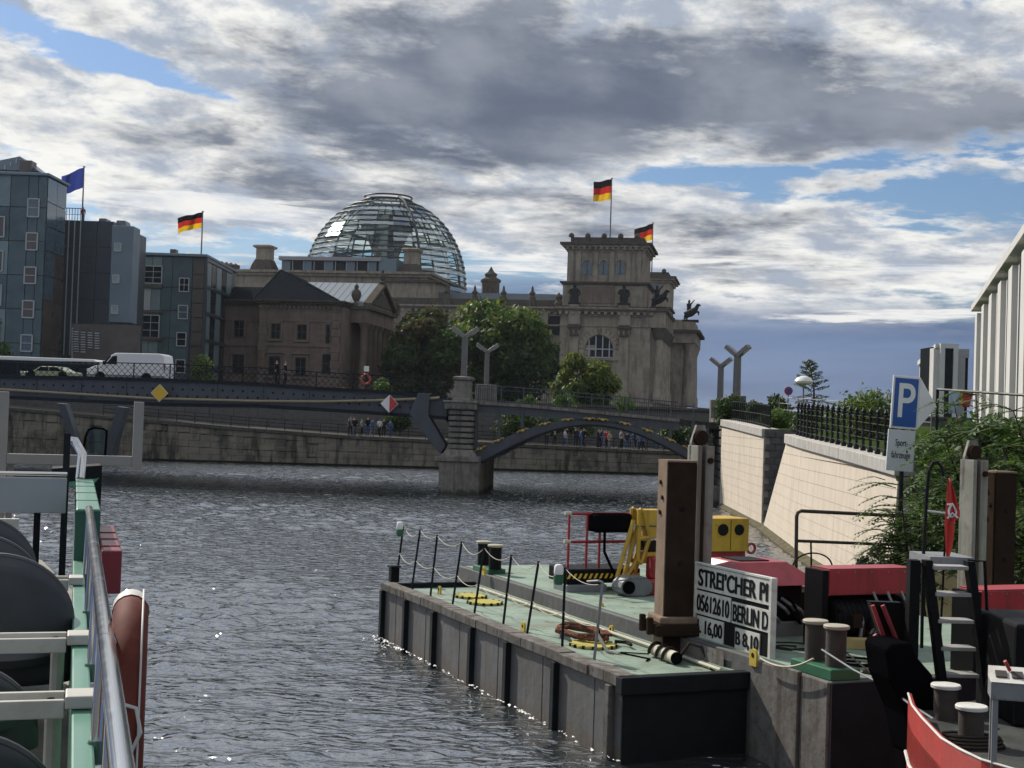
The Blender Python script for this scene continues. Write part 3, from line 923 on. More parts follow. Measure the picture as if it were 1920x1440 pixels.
# ------------------------------------------------------------------ left office blocks
def office_left():
    F = Frame((at(80, 700, 147).x, 147, 6.2), 0.0)
    t = frame_thing('office_tower', 'tall dark teal glass office block at the left edge of the picture', 'building', F)
    H = F.hit
    ztop = H(88, 326)[1]
    xr = H(86, 400)[0]
    L = 6.2
    MB().box(-32, xr - .15, 0.2, L + .3, 0, ztop - .3).build('wall', 'panel_black', t)
    storey = 3.62
    # cladding panels, storey by storey
    up = unit_box('cladding_panel', 'panel_teal', .004)
    edges = [H(p, 500)[0] for p in (-60, -28, 14, 48, 66)] + [xr]
    rng = random.Random(11)
    nst = int(ztop / storey) + 1
    for s in range(nst):
        z0 = ztop - (s + 1) * storey; z1 = z0 + storey
        if z0 < -.5: z0 = 0
        for a, b in zip(edges, edges[1:]):
            lite = (a < edges[2] - .1 and s % 2 == 0)
            piece(up, 'cladding_panel', t, ((a + b) / 2, .1, (z0 + z1) / 2), (b - a - .07, .18, z1 - z0 - .08), m='panel_teal_light' if lite else 'panel_teal')
    for py0, py1, px0, px1 in ((372, 407, 53, 75), (436, 469, 50, 72), (500, 532, 46.5, 69), (563, 596, 43, 65), (627, 659, 40, 62)):
        (a, z1), (b, _) = H(px0, py0), H(px1, py0); z0 = H(px0, py1)[1]
        window(t, a, b, z0, z1, -.05, .1, gm='panel_brown' if 430 < py0 < 600 else 'window_blue', mull=0, trans=1)
    for k in range(5):
        py0 = 405 + k * 64
        (a, z1), (b, _) = H(-22 - k * 3, py0), H(10 - k * 3, py0); z0 = H(0, py0 + 40)[1]
        window(t, a, b, z0, z1, -.05, .1, gm='panel_brown', mull=1, trans=0)
    # glazed right side: 2 x 9 panes
    MB().box(xr - .14, xr - .02, .3, L, 0, ztop - .2).build('side_wall', 'panel_black', t)
    ug = unit_box('glass_pane', 'panel_bluegrey', 0)
    for s in range(10):
        for c in range(2):
            z1 = ztop - .3 - s * 2.62
            if z1 - 2.5 < 0: continue
            piece(ug, 'glass_pane', t, (xr, .25 + L / 4 + c * L / 2, z1 - 1.3), (.07, L / 2 - .1, 2.5), m='window_blue' if s < 3 or (s < 5 and c == 0) else 'panel_brown')
    # roof edge, rounded corner and skylight
    MB().box(-32, xr + .3, -.35, L + .6, ztop - .25, ztop + .05).build('roof_edge', 'panel_bluegrey', t, bevel=.05)
    (a, z0), (b, _), (pk, zk) = H(-6, 318, 3), H(72, 322, 3), H(37, 293, 3)
    sk = MB().prism([(a - 4, z0), (b, z0), (pk, zk)], 3, 7.5, 'y').build('roof_skylight', 'zinc_roof', t)
    for i in range(4):
        f = (i + .5) / 4
        x_, z_ = a + (pk - a) * f, z0 + (zk - z0) * f
        MB().cbox((x_, 2.93, z_ - .3), (.14, .1, .5)).build('glazing_bar', 'frame_white', sk)
    (a, z0), (b, z1) = H(38, 318, 2.8), H(62, 302, 2.8)
    MB().box(a, b, 2.4, 4, z0 - .3, z1).build('roof_box', 'panel_brown', t, bevel=.04)
    return F

def office_mid():
    F = Frame((at(208, 610, 156).x, 156, 6.2), 0.0)
    t = frame_thing('office_annex', 'dark windowless office annex with a pale blue-grey box on its right', 'building', F)
    H = F.hit
    zt = H(165, 414)[1]; (xa, _), (xb, _) = H(112, 500), H(210, 500)
    MB().box(xa, xb, 0, 14, 0, zt).build('wall', 'panel_black', t)
    up = unit_box('cladding_panel', 'panel_black', .004)
    xs = [H(p, 500)[0] for p in (116, 127, 138, 149, 180, 208)]
    for i, (a, b) in enumerate(zip(xs, xs[1:])):
        for s in range(5):
            h = zt / 6.5
            piece(up, 'cladding_panel', t, ((a + b) / 2, -.06, zt - h * (s + .5)), (b - a - .05, .12, h - .05), m='panel_black')
    for a in xs[:4]:
        MB().box(a - .05, a + .05, -.22, -.1, 4, zt).build('mullion', 'frame_white', t)
    # the box
    (ba, zb), (bb, zt2) = H(203, 604, -3.0), H(251, 424, -3.0)
    bx = MB().box(ba, bb, -3.0, -.3, zb, zt2).build('pale_box', 'panel_bluegrey', t, bevel=.05)
    for py in (463.5, 523, 580.5):
        c = {463.5: 221.5, 523: 218, 580.5: 215.5}[py]
        (a, z1), (b, _) = H(c - 6.5, py - 8, -3.0), H(c + 6.5, py - 8, -3.0); z0 = H(c, py + 8, -3)[1]
        window(bx, a, b, z0, z1, -3.02, .1, gm='panel_pale', mull=0, trans=0)
    (a, z1), (b, z0) = H(183, 411, 2), H(204, 417, 2)
    for q in ((181, 204), (214, 240)):
        (a, z0), (b, _) = H(q[0], 420, 3), H(q[1], 420, 3); z1 = H(q[0], 409 if q[0] < 200 else 413, 3)[1]
        MB().prism([(a, z0 - .6), (b, z0 - .6), (b - .35, z1), (a + .3, z1)], 3, 5, 'y').build('roof_vent', 'zinc_roof', t)
    # roof railing beside the flag
    rl = MB()
    (a, z0), (b, z1) = H(120, 393, 1), H(156, 408, 1)
    for i in range(8):
        x = a + (b - a) * i / 7; rl.tube([(x, 1, zt), (x, 1, zt + 1.5)], .04, 5)
    rl.tube([(a, 1, zt + 1.5), (b, 1, zt + 1.5)], .05, 5); rl.tube([(a, 1, zt + .8), (b, 1, zt + .8)], .03, 5)
    rl.build('roof_railing', 'pole_grey', t)
    # louvred screen at street level
    sc_ = frame_thing('louvre_screen', 'dark street-level screen with rows of white louvres beside the van', 'screen', F)
    (a, z1), (b, _) = H(132, 606, -5), H(262, 612, -5); 
    MB().box(a, b, -4.6, -4.3, 0, z1).build('wall', 'panel_brown', sc_)
    us = unit_box('slat', 'frame_white', 0)
    rng = random.Random(4)
    for c in range(4):
        for r_ in range(9):
            if r_ > 6 and c > 1: continue
            x, z = H(143 + c * 13, 622 + r_ * 4.6 + c * 1.0, -4.7)
            piece(us, 'slat', sc_, (x, -4.7, z), (.52, .12, .09 if (r_ + c) % 3 else .13))
    for r_ in range(14):
        x, z = H(136 - r_ * .05, 616 + r_ * 4.9, -4.7)
        piece(us, 'slat', sc_, (x, -4.7, z), (.16, .12, .16))
    return F, zt

def office_right():
    F = Frame((at(380, 700, 183).x, 183, 6.2), 0.0)
    t = frame_thing('office_block', 'low teal glass office block with brown corner strip left of the palace', 'building', F)
    H = F.hit
    ztop = H(378, 482)[1]; (xl, _), (xr, _) = H(238, 560), H(383, 560)
    L = 16.5
    MB().box(xl, xr - .1, .1, L + 4, 0, ztop).build('wall', 'panel_black', t)
    up = unit_box('cladding_panel', 'panel_teal', .004)
    ys = [480, 538, 582, 634, 680, 730]
    cols_ = [(240, 252, 'panel_teal_light'), (252, 287, 'panel_teal_light'), (287, 305, 'panel_teal_light'), (305, 325, 'panel_teal'), (325, 362, 'panel_teal')]
    for i, (y0, y1) in enumerate(zip(ys, ys[1:])):
        sh = (y0 - 480) * .055
        for (p0, p1, mm) in cols_:
            (a, z1), (b, _) = H(p0 - sh, y0), H(p1 - sh, y0); z0 = max(0, H(p0, y1)[1])
            if z1 - z0 < .3: continue
            if i == 1 and p0 == 252: mm = 'panel_pale'
            piece(up, 'cladding_panel', t, ((a + b) / 2, .03, (z0 + z1) / 2), (b - a - .07, .12, z1 - z0 - .12), m=mm)
    for i in range(8):
        (a, z1), (b, _) = H(363 - i * .9, 488 + i * 27), H(384 - i * .9, 488 + i * 27); z0 = max(0, H(363, 488 + i * 27 + 26)[1])
        if z1 > z0 + .3: piece(up, 'cladding_panel', t, ((a + b) / 2, .03, (z0 + z1) / 2), (b - a - .05, .14, z1 - z0 - .1), m='panel_brown')
    for p0, p1, y0, y1, mu, gm in ((272, 305, 498, 531, 1, 'window_dark'), (267, 300, 590, 633, 1, 'window_dark'), (337, 355.5, 521, 547, 1, 'window_dark'), (335, 353, 572, 598, 0, 'window_blue'),
                                   (332, 350, 623, 649, 0, 'window_dark'), (330, 348, 674, 699, 0, 'window_dark'), (240, 251, 556, 580, 0, 'window_dark')):
        (a, z1), (b, _) = H(p0, y0), H(p1, y0); z0 = H(p0, y1)[1]
        window(t, a, b, z0, z1, -.08, .09, gm=gm, mull=mu, trans=2 if mu and p0 < 300 else 1)
    for y in (536, 583, 634):
        (a, z), (b, _) = H(246, y), H(305, y + 2)
        MB().box(a, b, -.35, 0, z - .18, z + .18).build('balcony_band', 'panel_brown', t)
    MB().box(xl, xr + .3, -.5, L + 4.3, ztop, ztop + .35).build('roof_slab', 'panel_bluegrey', t, bevel=.04)
    # glazed right side
    for s in range(5):
        z1 = ztop - .5 - s * 3.55
        if z1 < 1.5: break
        MB().box(xr - .1, xr + .25, -.1, L, z1 - .0, z1 + .42).build('floor_band', 'panel_black', t)
        for c in range(5):
            y0 = .3 + c * L / 5
            piece(up, 'glass_pane', t, (xr + .02, y0 + L / 10, z1 - 1.56), (.1, L / 5 - .5 if c % 2 else L / 5 - .16, 3.05), m='panel_teal_light' if c % 2 == 0 else 'window_dark')
    MB().box(xr - .05, xr + .3, -.2, .3, 0, ztop).build('corner_post', 'panel_black', t)
    (a, z0), (b, z1) = H(322, 478, 4), H(333, 469, 4)
    MB().box(a, b, 3, 4.4, z0 - .4, z1).build('roof_box', 'panel_brown', t)
    (a, z0) = H(358, 478, 3)
    MB().lathe([(1.1, 0), (.9, .35), (.5, .5), (0, .55)], 12, (a, 3, ztop + .3)).build('roof_dome', 'frame_white', t, smooth=True)
    return F, ztop

FA = office_left()
FB, ztB = office_mid()
FC, ztC = office_right()
b_ = at(154, 408, 158)
flagpole('plain blue flag on the annex roof beside the tall teal office block', (b_.x, 158, 6.2 + ztB), at(156, 314, 158).z - 6.2 - ztB, .10, 2.5, 2.3, ['flag_blue'], droop=.35, phase=.6)
b_ = at(377, 484, 186)
flagpole('black red gold flag above the low teal office block', (b_.x, 186, 6.2 + ztC + .3), at(380, 398, 186).z - 6.5 - ztC, .11, 3.1, 2.1, ['flag_black', 'flag_red', 'flag_gold'], droop=.28, phase=2.0)

# ------------------------------------------------------------------ palace
def palace():
    F = Frame((at(632, 720, 192).x, 192, 6.2), R(-8))
    t = frame_thing('stone_palace', 'brown stone palace with dark hipped roof and columned gable on the right', 'building', F)
    H = F.hit
    ze = H(630, 575)[1]                       # eaves
    xl = H(486, 620)[0]; xw = H(420, 620, 2.0)[0]
    D = 24.0
    MB().box(xl, 0, .25, D, 0, ze).build('wall', 'sandstone_red', t)
    MB().box(xw - 3, xl - .01, 2.0, D - 1, 0, ze).build('wing_wall', 'sandstone_red', t)
    ubk = unit_box('stone_block', 'sandstone_red', .015)
    z = .3; row = 0
    while z + .8 < ze - .3:
        x = xl - (0 if row % 2 else .8)
        while x < -.05:
            a_, b_ = max(x, xl + .02), min(x + 1.6, -.02)
            if b_ - a_ > .2: piece(ubk, 'stone_block', t, ((a_ + b_) / 2, .235, z + .4), (b_ - a_ - .05, .06, .75))
            x += 1.6
        z += .8; row += 1
    # rusticated base and string courses
    zs = H(560, 650)[1]
    for z, h, d in ((zs, .5, .18), (ze - 2.2, .28, .14), (0, 1.2, .15)):
        MB().box(xl - d, d, .25 - d, .25, z, z + h).build('string_course', 'sandstone_red', t)
        MB().box(xw - 3, xl - d, 2.0 - d, 2.0, z, z + h).build('string_course', 'sandstone_red', t)
    uq = unit_box('quoin', 'sandstone_red', .03)
    for i in range(12):
        for x in (xl + .5, -.5):
            piece(uq, 'quoin', t, (x, .2, .6 + i * 1.12), (1.0 if i % 2 else 1.3, .3, 1.06))
    for z, o_, h in ((ze, .25, .3), (ze + .3, .55, .28), (ze + .58, .85, .22)):
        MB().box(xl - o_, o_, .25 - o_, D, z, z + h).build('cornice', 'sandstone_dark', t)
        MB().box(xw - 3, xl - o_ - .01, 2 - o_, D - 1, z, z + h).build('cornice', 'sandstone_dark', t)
    ud = unit_box('dentil', 'sandstone_red', 0)
    x = xl
    while x < 0:
        piece(ud, 'dentil', t, (x, .05, ze - .18), (.28, .4, .3)); x += .62
    # windows
    for p0, p1, y0, y1, lw in ((508, 526, 606, 635, False), (557, 575.5, 608, 637, False), (503, 525.5, 668, 704, True), (553, 574, 670, 706, True)):
        (a, z1), (b, _) = H(p0, y0), H(p1, y0); z0 = max(.8, H(p0, y1)[1])
        w = window(t, a, b, z0, z1, .22, .12, fm='sandstone_dark', gm='window_dark', mull=1, trans=1)
        MB().box(a - .35, b + .35, -.1, .25, z0 - .3, z0 - .05).build('sill', 'sandstone_red', w)
        fr = MB(); fr.box(a - .3, a - .04, .02, .25, z0, z1 + .3); fr.box(b + .04, b + .3, .02, .25, z0, z1 + .3); fr.box(a - .04, b + .04, .02, .25, z1 + .04, z1 + .3)
        fr.build('surround', 'sandstone_red', w)
        if lw: MB().prism([(a - .6, z1 + .45), (b + .6, z1 + .45), ((a + b) / 2, z1 + 1.25)], -.12, .25, 'y').build('pediment', 'sandstone_red', w)
    for p0, p1, y0, y1 in ((440, 459, 600, 632), (437, 459, 664, 700)):
        (a, z1), (b, _) = H(p0, y0, 2), H(p1, y0, 2); z0 = max(.8, H(p0, y1, 2)[1])
        w = window(t, a, b, z0, z1, 1.97, .12, fm='sandstone_dark', gm='window_dark', mull=1, trans=1)
        fr = MB(); fr.box(a - .3, a - .04, 1.77, 2, z0, z1 + .3); fr.box(b + .04, b + .3, 1.77, 2, z0, z1 + .3); fr.box(a - .04, b + .04, 1.77, 2, z1 + .04, z1 + .3)
        fr.build('surround', 'sandstone_red', w)
    (a, z1), (b, _) = H(611, 608), H(619, 608); z0 = H(611, 645)[1]
    window(t, a, b, z0, z1, .22, .1, fm='sandstone_dark', mull=0, trans=1)
    (a, z1), (b, _) = H(604, 663), H(621, 663); z0 = H(604, 700)[1]
    w = window(t, a, b, z0, z1, .22, .1, fm='sandstone_dark', mull=0, trans=1)
    # hipped roof
    zr = H(527, 506, 9)[1]; xa = H(527, 506, 9)[0]
    ov = .8
    rf = MB(); z0 = ze + .8
    rf.add([(xl - ov, -.5, z0), (ov - 1, -.5, z0), (ov - 1, D, z0), (xl - ov, D, z0), (xa, 9.0, zr), (xa, 14, zr)],
           [(0, 1, 4), (1, 2, 5, 4), (2, 3, 5), (3, 0, 4, 5)])
    roof = rf.build('roof', 'slate_roof', t)
    for pts in ([(xl - ov, -.5, z0), (xa, 9, zr)], [(ov - 1, -.5, z0), (xa, 9, zr)]):
        MB().tube(pts, .1, 6).build('hip_ridge', 'slate_roof', roof)
    (wa, wz) = H(455, 520, 10)
    rw = MB().add([(xw - 6, 1.4, z0), (xl - ov - .05, 1.4, z0), (xl - ov - .05, 9, zr - 2.6), (xw - 6, 9, zr - 2.6), (xw - 6, 14, zr - 2.6), (xl - ov - .05, 14, zr - 2.6)], [(0, 1, 2, 3), (3, 2, 5, 4)])
    rw.build('wing_roof', 'slate_roof', t)
    # right side with portico
    for i in range(3):
        y = 1.4
    PX0, PX1 = 0.0, 2.6
    y0, y1 = 5.0, 19.5
    MB().box(PX0, PX1 + .5, y0 - .6, y1 + .6, 0, 1.6).build('portico_base', 'sandstone_red', t)
    MB().box(.02, .4, .4, y0, 0, ze).build('side_wall', 'sandstone_red', t)
    zc = ze - 1.9
    ncol = 6
    for i in range(ncol):
        y = y0 + (y1 - y0) * i / (ncol - 1)
        c = MB().lathe([(.78, 1.6), (.78, 1.9), (.62, 2.1), (.60, 5), (.52, zc - .9), (.56, zc - .8), (.80, zc - .25), (.84, zc - .2), (.84, zc)], 14, (PX1 - .3, y, 0))
        c.build('column', 'sandstone_red', t, smooth=True)
    MB().box(PX0, PX1 + .4, y0 - .9, y1 + .9, zc, ze).build('entablature', 'sandstone_red', t)
    MB().box(PX0, PX1 + .9, y0 - 1.3, y1 + 1.3, ze, ze + .45).build('entablature', 'sandstone_dark', t)
    ap = ze + .45 + 3.6; ym = (y0 + y1) / 2
    gb = MB().prism([(y0 - 1.0, ze + .46), (y1 + 1.0, ze + .46), (ym, ap)], PX0, PX1 + .35, 'x').build('gable', 'sandstone_red', t)
    MB().prism([(y0 + 1.3, ze + .95), (y1 - 1.3, ze + .95), (ym, ap - 1.0)], PX1 + .36, PX1 + .5, 'x').build('gable_relief', 'sandstone_dark', gb)
    for s in (-1, 1):
        ye = ym + s * ((y1 - y0) / 2 + 1.3)
        pts = [(ye, ze + .45), (ym, ap), (ym, ap + .45), (ye, ze + .95)]
        MB().prism(pts, PX1 - .2, PX1 + .95, 'x').build('raking_cornice', 'sandstone_dark', gb)
        rr = MB().prism(pts, -9, PX1 - .21, 'x').build('gable_roof', 'zinc_roof', gb)
        n = 10
        for i in range(n):
            x = -8 + i * 1.05
            (ya, za), (yb, zb) = (ye, ze + .97), (ym, ap + .47)
            MB().tube([(x, ya, za), (x, yb, zb)], .05, 4).build('standing_seam', 'frame_white', rr)
    # figure on the corner of the gable, chimney urn
    def urn(x, y, z, s, nm='urn'):
        return MB().lathe([(.5 * s, 0), (.5 * s, .3 * s), (.25 * s, .5 * s), (.55 * s, 1.1 * s), (.5 * s, 1.5 * s), (.2 * s, 1.8 * s), (.25 * s, 2.1 * s), (0, 2.4 * s)], 10, (x, y, z)).build(nm, 'sandstone_dark', t, smooth=True)
    urn(1.2, y0 - .8, ze + .45, 1.35)
    urn(PX1 + .6, y1 + .8, ze + .45, 1.2)
    urn(PX1 + .4, ym, ap + .4, .9)
palace()

# ------------------------------------------------------------------ domed parliament
def standing_figure(p, x, y, z, h, m='bronze_dark', name='statue', rz=0.0, seed=0):
    """draped stone figure on a plinth"""
    rng = random.Random(seed)
    b = MB()
    prof = [(.30, 0), (.30, .10), (.20, .11), (.21, .30), (.17, .48), (.16, .56), (.20, .68), (.185, .76), (.075, .80), (.06, .835), (.075, .87), (.085, .92), (.07, .97), (0, 1.0)]
    b.lathe([(r * h * (.9 + .2 * rng.random()), k * h) for r, k in prof], 10, (x, y, z), sq=.75)
    b.tube([(x - .19 * h, y, z + .73 * h), (x - .27 * h, y - .05 * h, z + .58 * h), (x - .12 * h, y - .17 * h, z + .52 * h)], [.055 * h, .05 * h, .035 * h], 6)
    b.tube([(x + .19 * h, y, z + .73 * h), (x + .26 * h, y, z + .56 * h), (x + .22 * h, y - .06 * h, z + .42 * h)], [.055 * h, .05 * h, .035 * h], 6)
    return b.build(name, m, p, smooth=True)

RF = Frame((at(1222, 735, 285).x, 285, 6.2), R(-10))
def parliament():
    F = RF
    t = frame_thing('parliament', 'grand grey stone parliament with glass dome and corner towers', 'building', F)
    H = F.hit
    zc = H(1140, 580)[1]                            # main cornice
    W, DP = 130.0, 92.0
    xT0 = H(1051, 600)[0]                            # left edge of the tower block
    xT1 = -0.6
    # main walls
    MB().box(-W, xT0, 1.4, DP, 0, zc).build('wall', 'sandstone', t)
    MB().box(xT0, xT1, 0, 19, 0, zc).build('tower_wall', 'sandstone', t)
    MB().box(xT1 - 4, xT1 - .01, 19, DP, 0, zc).build('side_wall', 'sandstone', t)
    # stone courses on the tower base
    ub = unit_box('stone_block', 'sandstone', .015)
    zcap = H(1140, 630)[1]
    rngb = random.Random(17)
    z = 2.6; row = 0
    while z + 1.15 < zc - 3.7:
        x = xT0 + (0.0 if row % 2 else -1.3)
        while x < xT1 - .1:
            a_, b_ = max(x, xT0 + .02), min(x + 2.6, xT1 - .02)
            if b_ - a_ > .3: piece(ub, 'stone_block', t, ((a_ + b_) / 2, -.02 + rngb.uniform(-.006, .006), z + .575), (b_ - a_ - .06, .07, 1.09))
            x += 2.6
        z += 1.15; row += 1
    # entablature: stepped bands
    def band(z0, z1, o, m='sandstone'):
        MB().box(-W, xT0 - o, 1.4 - o, 3, z0, z1).build('cornice_band', m, t)
        MB().box(xT0 - o + .01, xT1 + o, -o, 19, z0, z1).build('cornice_band', m, t)
    band(zc - 3.6, zc - 3.3, .25); band(zc - 1.5, zc - 1.2, .3)
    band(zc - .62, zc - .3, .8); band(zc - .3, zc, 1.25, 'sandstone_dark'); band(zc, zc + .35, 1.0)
    ud = unit_box('dentil', 'sandstone', 0)
    x = -70.0
    while x < xT0 - 1: piece(ud, 'dentil', t, (x, .75, zc - .9), (.6, 1.1, .5)); x += 1.5
    x = xT0
    while x < 0: piece(ud, 'dentil', t, (x, -.6, zc - .9), (.6, 1.1, .5)); x += 1.35
    # pilasters with capitals
    def pilaster(px, ly, w=2.0, col_=False):
        x = H(px, 680, ly)[0]
        zb, zt_ = 4.5, zc - 3.6
        if col_:
            MB().lathe([(1.1, zb), (1.1, zb + .5), (.92, zb + .9), (.92, zb + 5), (.80, zt_ - 2.4), (.86, zt_ - 2.2)], 14, (x, ly - .6, 0)).build('column', 'sandstone', t, smooth=True)
        else:
            MB().box(x - w / 2, x + w / 2, ly - .55, ly, zb, zt_ - 2.0).build('pilaster', 'sandstone', t, bevel=.05)
        cp = MB()
        cp.lathe([(w * .62, zt_ - 2.0), (w * .62, zt_ - 1.7), (w * .70, zt_ - 1.2), (w * .82, zt_ - .6), (w * .95, zt_ - .35), (w * .95, zt_)], 4, (x, ly - .35, 0), a0=R(45), a1=R(405))
        c = cp.build('capital', 'sandstone_dark', t)
        for i in range(5):
            MB().cbox((x - w * .5 + i * w * .25, ly - 1.2, zt_ - 1.2 + .3 * (i % 2)), (w * .17, .35, .8), rx=R(18)).build('acanthus_leaf', 'sandstone', c)
        MB().box(x - w * .62, x + w * .62, ly - .8, ly, zc - 3.3, zc - .65).build('entablature_block', 'sandstone', t)
        MB().box(x - w * .7, x + w * .7, ly - .9, ly, 2.5, zb).build('pedestal', 'sandstone', t)
    for px in (1075, 1169): pilaster(px, 0.0)
    for px in (760, 800, 850, 905, 960, 1015): pilaster(px, 1.4)
    MB().box(xT0 - .3, .3, -.5, 3, 0, 2.5).build('plinth', 'sandstone', t)
    MB().box(-W, xT0 - .31, .9, 3, 0, 2.5).build('plinth', 'sandstone', t)
    # great arched window of the tower
    (a, zs), (b, _) = H(1098, 655), H(1149, 655); zb = H(1123, 671)[1]; zt_ = H(1123, 629)[1]
    cx, r = (a + b) / 2, (b - a) / 2; zsp = zt_ - r
    def arch(r_, n=18): return [(cx + r_ * math.cos(math.pi * i / n), zsp + r_ * math.sin(math.pi * i / n)) for i in range(n + 1)]
    win = MB().prism([(cx + r, zb)] + arch(r) + [(cx - r, zb)], -.06, .3, 'y').build('arched_window', 'window_dark', t)
    fr = MB()
    for i in range(4):
        x = a + (b - a) * (i + .5) / 4
        hh = zsp + math.sqrt(max(0, r * r - (x - cx) ** 2))
        fr.box(x - .12, x + .12, -.16, -.06, zb, hh)
    fr.box(a, b, -.16, -.06, zsp - .1, zsp + .12); fr.box(a, b, -.16, -.06, zb, zb + .2)
    fr.build('glazing_bars', 'frame_white', win)
    # voussoirs round the arch
    nv = 13
    for i in range(nv):
        ang = math.pi * (i + .5) / nv
        rr = r + .75
        o = MB().cbox((cx + rr * math.cos(ang), -.25, zsp + rr * math.sin(ang)), (1.25, .5, 2 * rr * math.sin(math.pi / nv / 2) * .94), ry=-ang)
        o.build('voussoir', 'sandstone_red' if i == nv // 2 else 'sandstone', win, bevel=.03)
    for s in (-1, 1):
        MB().box(cx + s * (r + .75) - .62, cx + s * (r + .75) + .62, -.4, 0, zb - 6, zsp).build('jamb', 'sandstone', win)
    MB().box(a - 1.3, b + 1.3, -.7, 0, zb - .5, zb - .1).build('sill', 'sandstone', win)
    MB().box(a + .3, b - .3, -.12, 0, zb - 7, zb - 1.2).build('lower_window', 'window_dark', win)
    # windows of the long front between trees
    for px in (780, 826, 878, 932, 988, 1036):
        x = H(px, 600, 1.4)[0]
        if abs(x) > W: continue
        MB().box(x - 1.7, x + 1.7, 1.2, 1.5, 6, 14).build('window', 'window_dark', t)
        MB().box(x - 1.5, x + 1.5, 1.2, 1.5, 16, 20).build('window', 'window_dark', t)
    # ---- tower attic with statues
    za0, za1 = zc + .35, H(1140, 528)[1]
    tl, tr = H(1055, 550, .6)[0], H(1212, 550, .6)[0]
    MB().box(tl, tr, .6, 18, za0, za1).build('tower_attic', 'sandstone', t)
    for z, o in ((za0, .5), (za1 - .7, .25), (za1 - .35, .6)):
        MB().box(tl - o, tr + o, .6 - o, 18 + o, z, z + .34).build('cornice_band', 'sandstone_dark', t)
    for px, sd_ in ((1077, 1), (1170, 2)):
        x = H(px, 560, -.2)[0]
        MB().box(x - 1.0, x + 1.0, -1.1, .6, za0, za0 + .5).build('plinth', 'sandstone', t)
        standing_figure(t, x, -.3, za0 + .5, 4.3, 'bronze_dark', 'statue', seed=sd_)
    MB().box(H(1095, 550, .6)[0], H(1152, 550, .6)[0], .4, .6, za0 + .9, za1 - 1.0).build('attic_panel', 'sandstone_red', t)
    # ---- tower top storey
    ul, ur = H(1064, 490, 1.6)[0], H(1209, 490, 1.6)[0]
    zu0, zu1 = za1 + .1, H(1140, 462)[1]
    MB().box(ul, ur, 1.6, 17, zu0, zu1).build('tower_top', 'sandstone', t)
    for px in (1071, 1085, 1116.5, 1147.5, 1179, 1198):
        x = H(px, 495, 1.6)[0]
        MB().box(x - .5, x + .5, 1.25, 1.6, zu0, zu1 - 1.0).build('pilaster', 'sandstone', t)
    for c in (1101, 1132, 1163):
        (a, _), (b, _) = H(c - 9, 500, 1.6), H(c + 9, 500, 1.6); z1 = H(c, 487, 1.6)[1]; z0 = H(c, 515, 1.6)[1]
        r2 = (b - a) / 2; cx2 = (a + b) / 2
        poly = [(b, z0)] + [(cx2 + r2 * math.cos(math.pi * i / 10), z1 - r2 + r2 * math.sin(math.pi * i / 10)) for i in range(11)] + [(a, z0)]
        w = MB().prism(poly, 1.5, 1.8, 'y').build('arched_window', 'window_blue', t)
        MB().box(cx2 - .06, cx2 + .06, 1.4, 1.5, z0, z1).build('glazing_bars', 'window_dark', w)
        MB().tube([(p, 1.42, q) for p, q in poly[1:-1]], .22, 6).build('arch_moulding', 'sandstone', w)
    for z, o, m in ((zu1 - 1.0, .2, 'sandstone'), (zu1 - .6, .5, 'sandstone'), (zu1 - .05, 1.0, 'sandstone'), (zu1 + .45, 1.5, 'sandstone_dark')):
        MB().box(ul - o, ur + o, 1.6 - o, 17 + o, z, z + .46).build('cornice_band', m, t)
    x = ul
    while x < ur: piece(ud, 'dentil', t, (x, 1.0, zu1 - .3), (.5, .8, .5)); x += 1.2
    zp0, zp1 = zu1 + .9, H(1140, 445, 2)[1]
    MB().box(ul + .5, ur - .3, 2.1, 16.5, zp0, zp1).build('parapet', 'sandstone_dark', t)
    x = ul + .6
    while x < ur:
        MB().lathe([(.55, 0), (.6, .35), (.45, .7), (0, .95)], 8, (x, 2.2, zp1)).build('finial', 'sandstone_dark', t, smooth=True); x += 3.45
    # ---- second tower behind, same make
    yo = 68
    sl, sr = -17.5, -1.2
    MB().box(sl, sr, yo, yo + 16, zc, zu1).build('far_tower', 'sandstone', t)
    for z, o, m in ((zu1 - .6, .5, 'sandstone'), (zu1, 1.1, 'sandstone'), (zu1 + .5, 1.5, 'sandstone_dark'), (za1, .5, 'sandstone_dark')):
        MB().box(sl - o, sr + o, yo - o, yo + 16 + o, z, z + .5).build('cornice_band', m, t)
    MB().box(sl + .5, sr - .5, yo + .5, yo + 15.5, zu1 + 1, zp1).build('parapet', 'sandstone_dark', t)
    for i in range(4):
        MB().lathe([(.55, 0), (.6, .35), (.45, .7), (0, .95)], 8, (sl + .8 + i * 4.6, yo + .6, zp1)).build('finial', 'sandstone_dark', t, smooth=True)
    for i in range(3):
        MB().box(sl + 3 + i * 4.4, sl + 4.9 + i * 4.4, yo - .1, yo + .2, za1 + 3, za1 + 7).build('window', 'window_blue', t)
    # ---- right side: giant columns and portico stepping out
    for i, y in enumerate((1.2, 7.0, 13.5, 20, 27)):
        ox = 1.7
        zt_ = zc - 3.6
        MB().lathe([(1.2, 2.5), (1.2, 4.6), (.95, 5), (.9, 9), (.78, zt_ - 2.4)], 14, (xT1 + ox, y, 0)).build('column', 'sandstone', t, smooth=True)
        MB().lathe([(1.0, zt_ - 2.4), (1.1, zt_ - 2.0), (1.5, zt_ - .5), (1.6, zt_)], 10, (xT1 + ox, y, 0)).build('capital', 'sandstone_dark', t)
        MB().box(xT1 - 1, xT1 + ox + 1.2, y - 1.5, y + 1.5, zc - 3.6, zc - .31).build('entablature_block', 'sandstone', t)
        MB().box(xT1 - 1, xT1 + ox + 1.6, y - 2.0, y + 2.0, zc - .3, zc + .4).build('cornice_band', 'sandstone_dark', t)
    px_ = 5.5
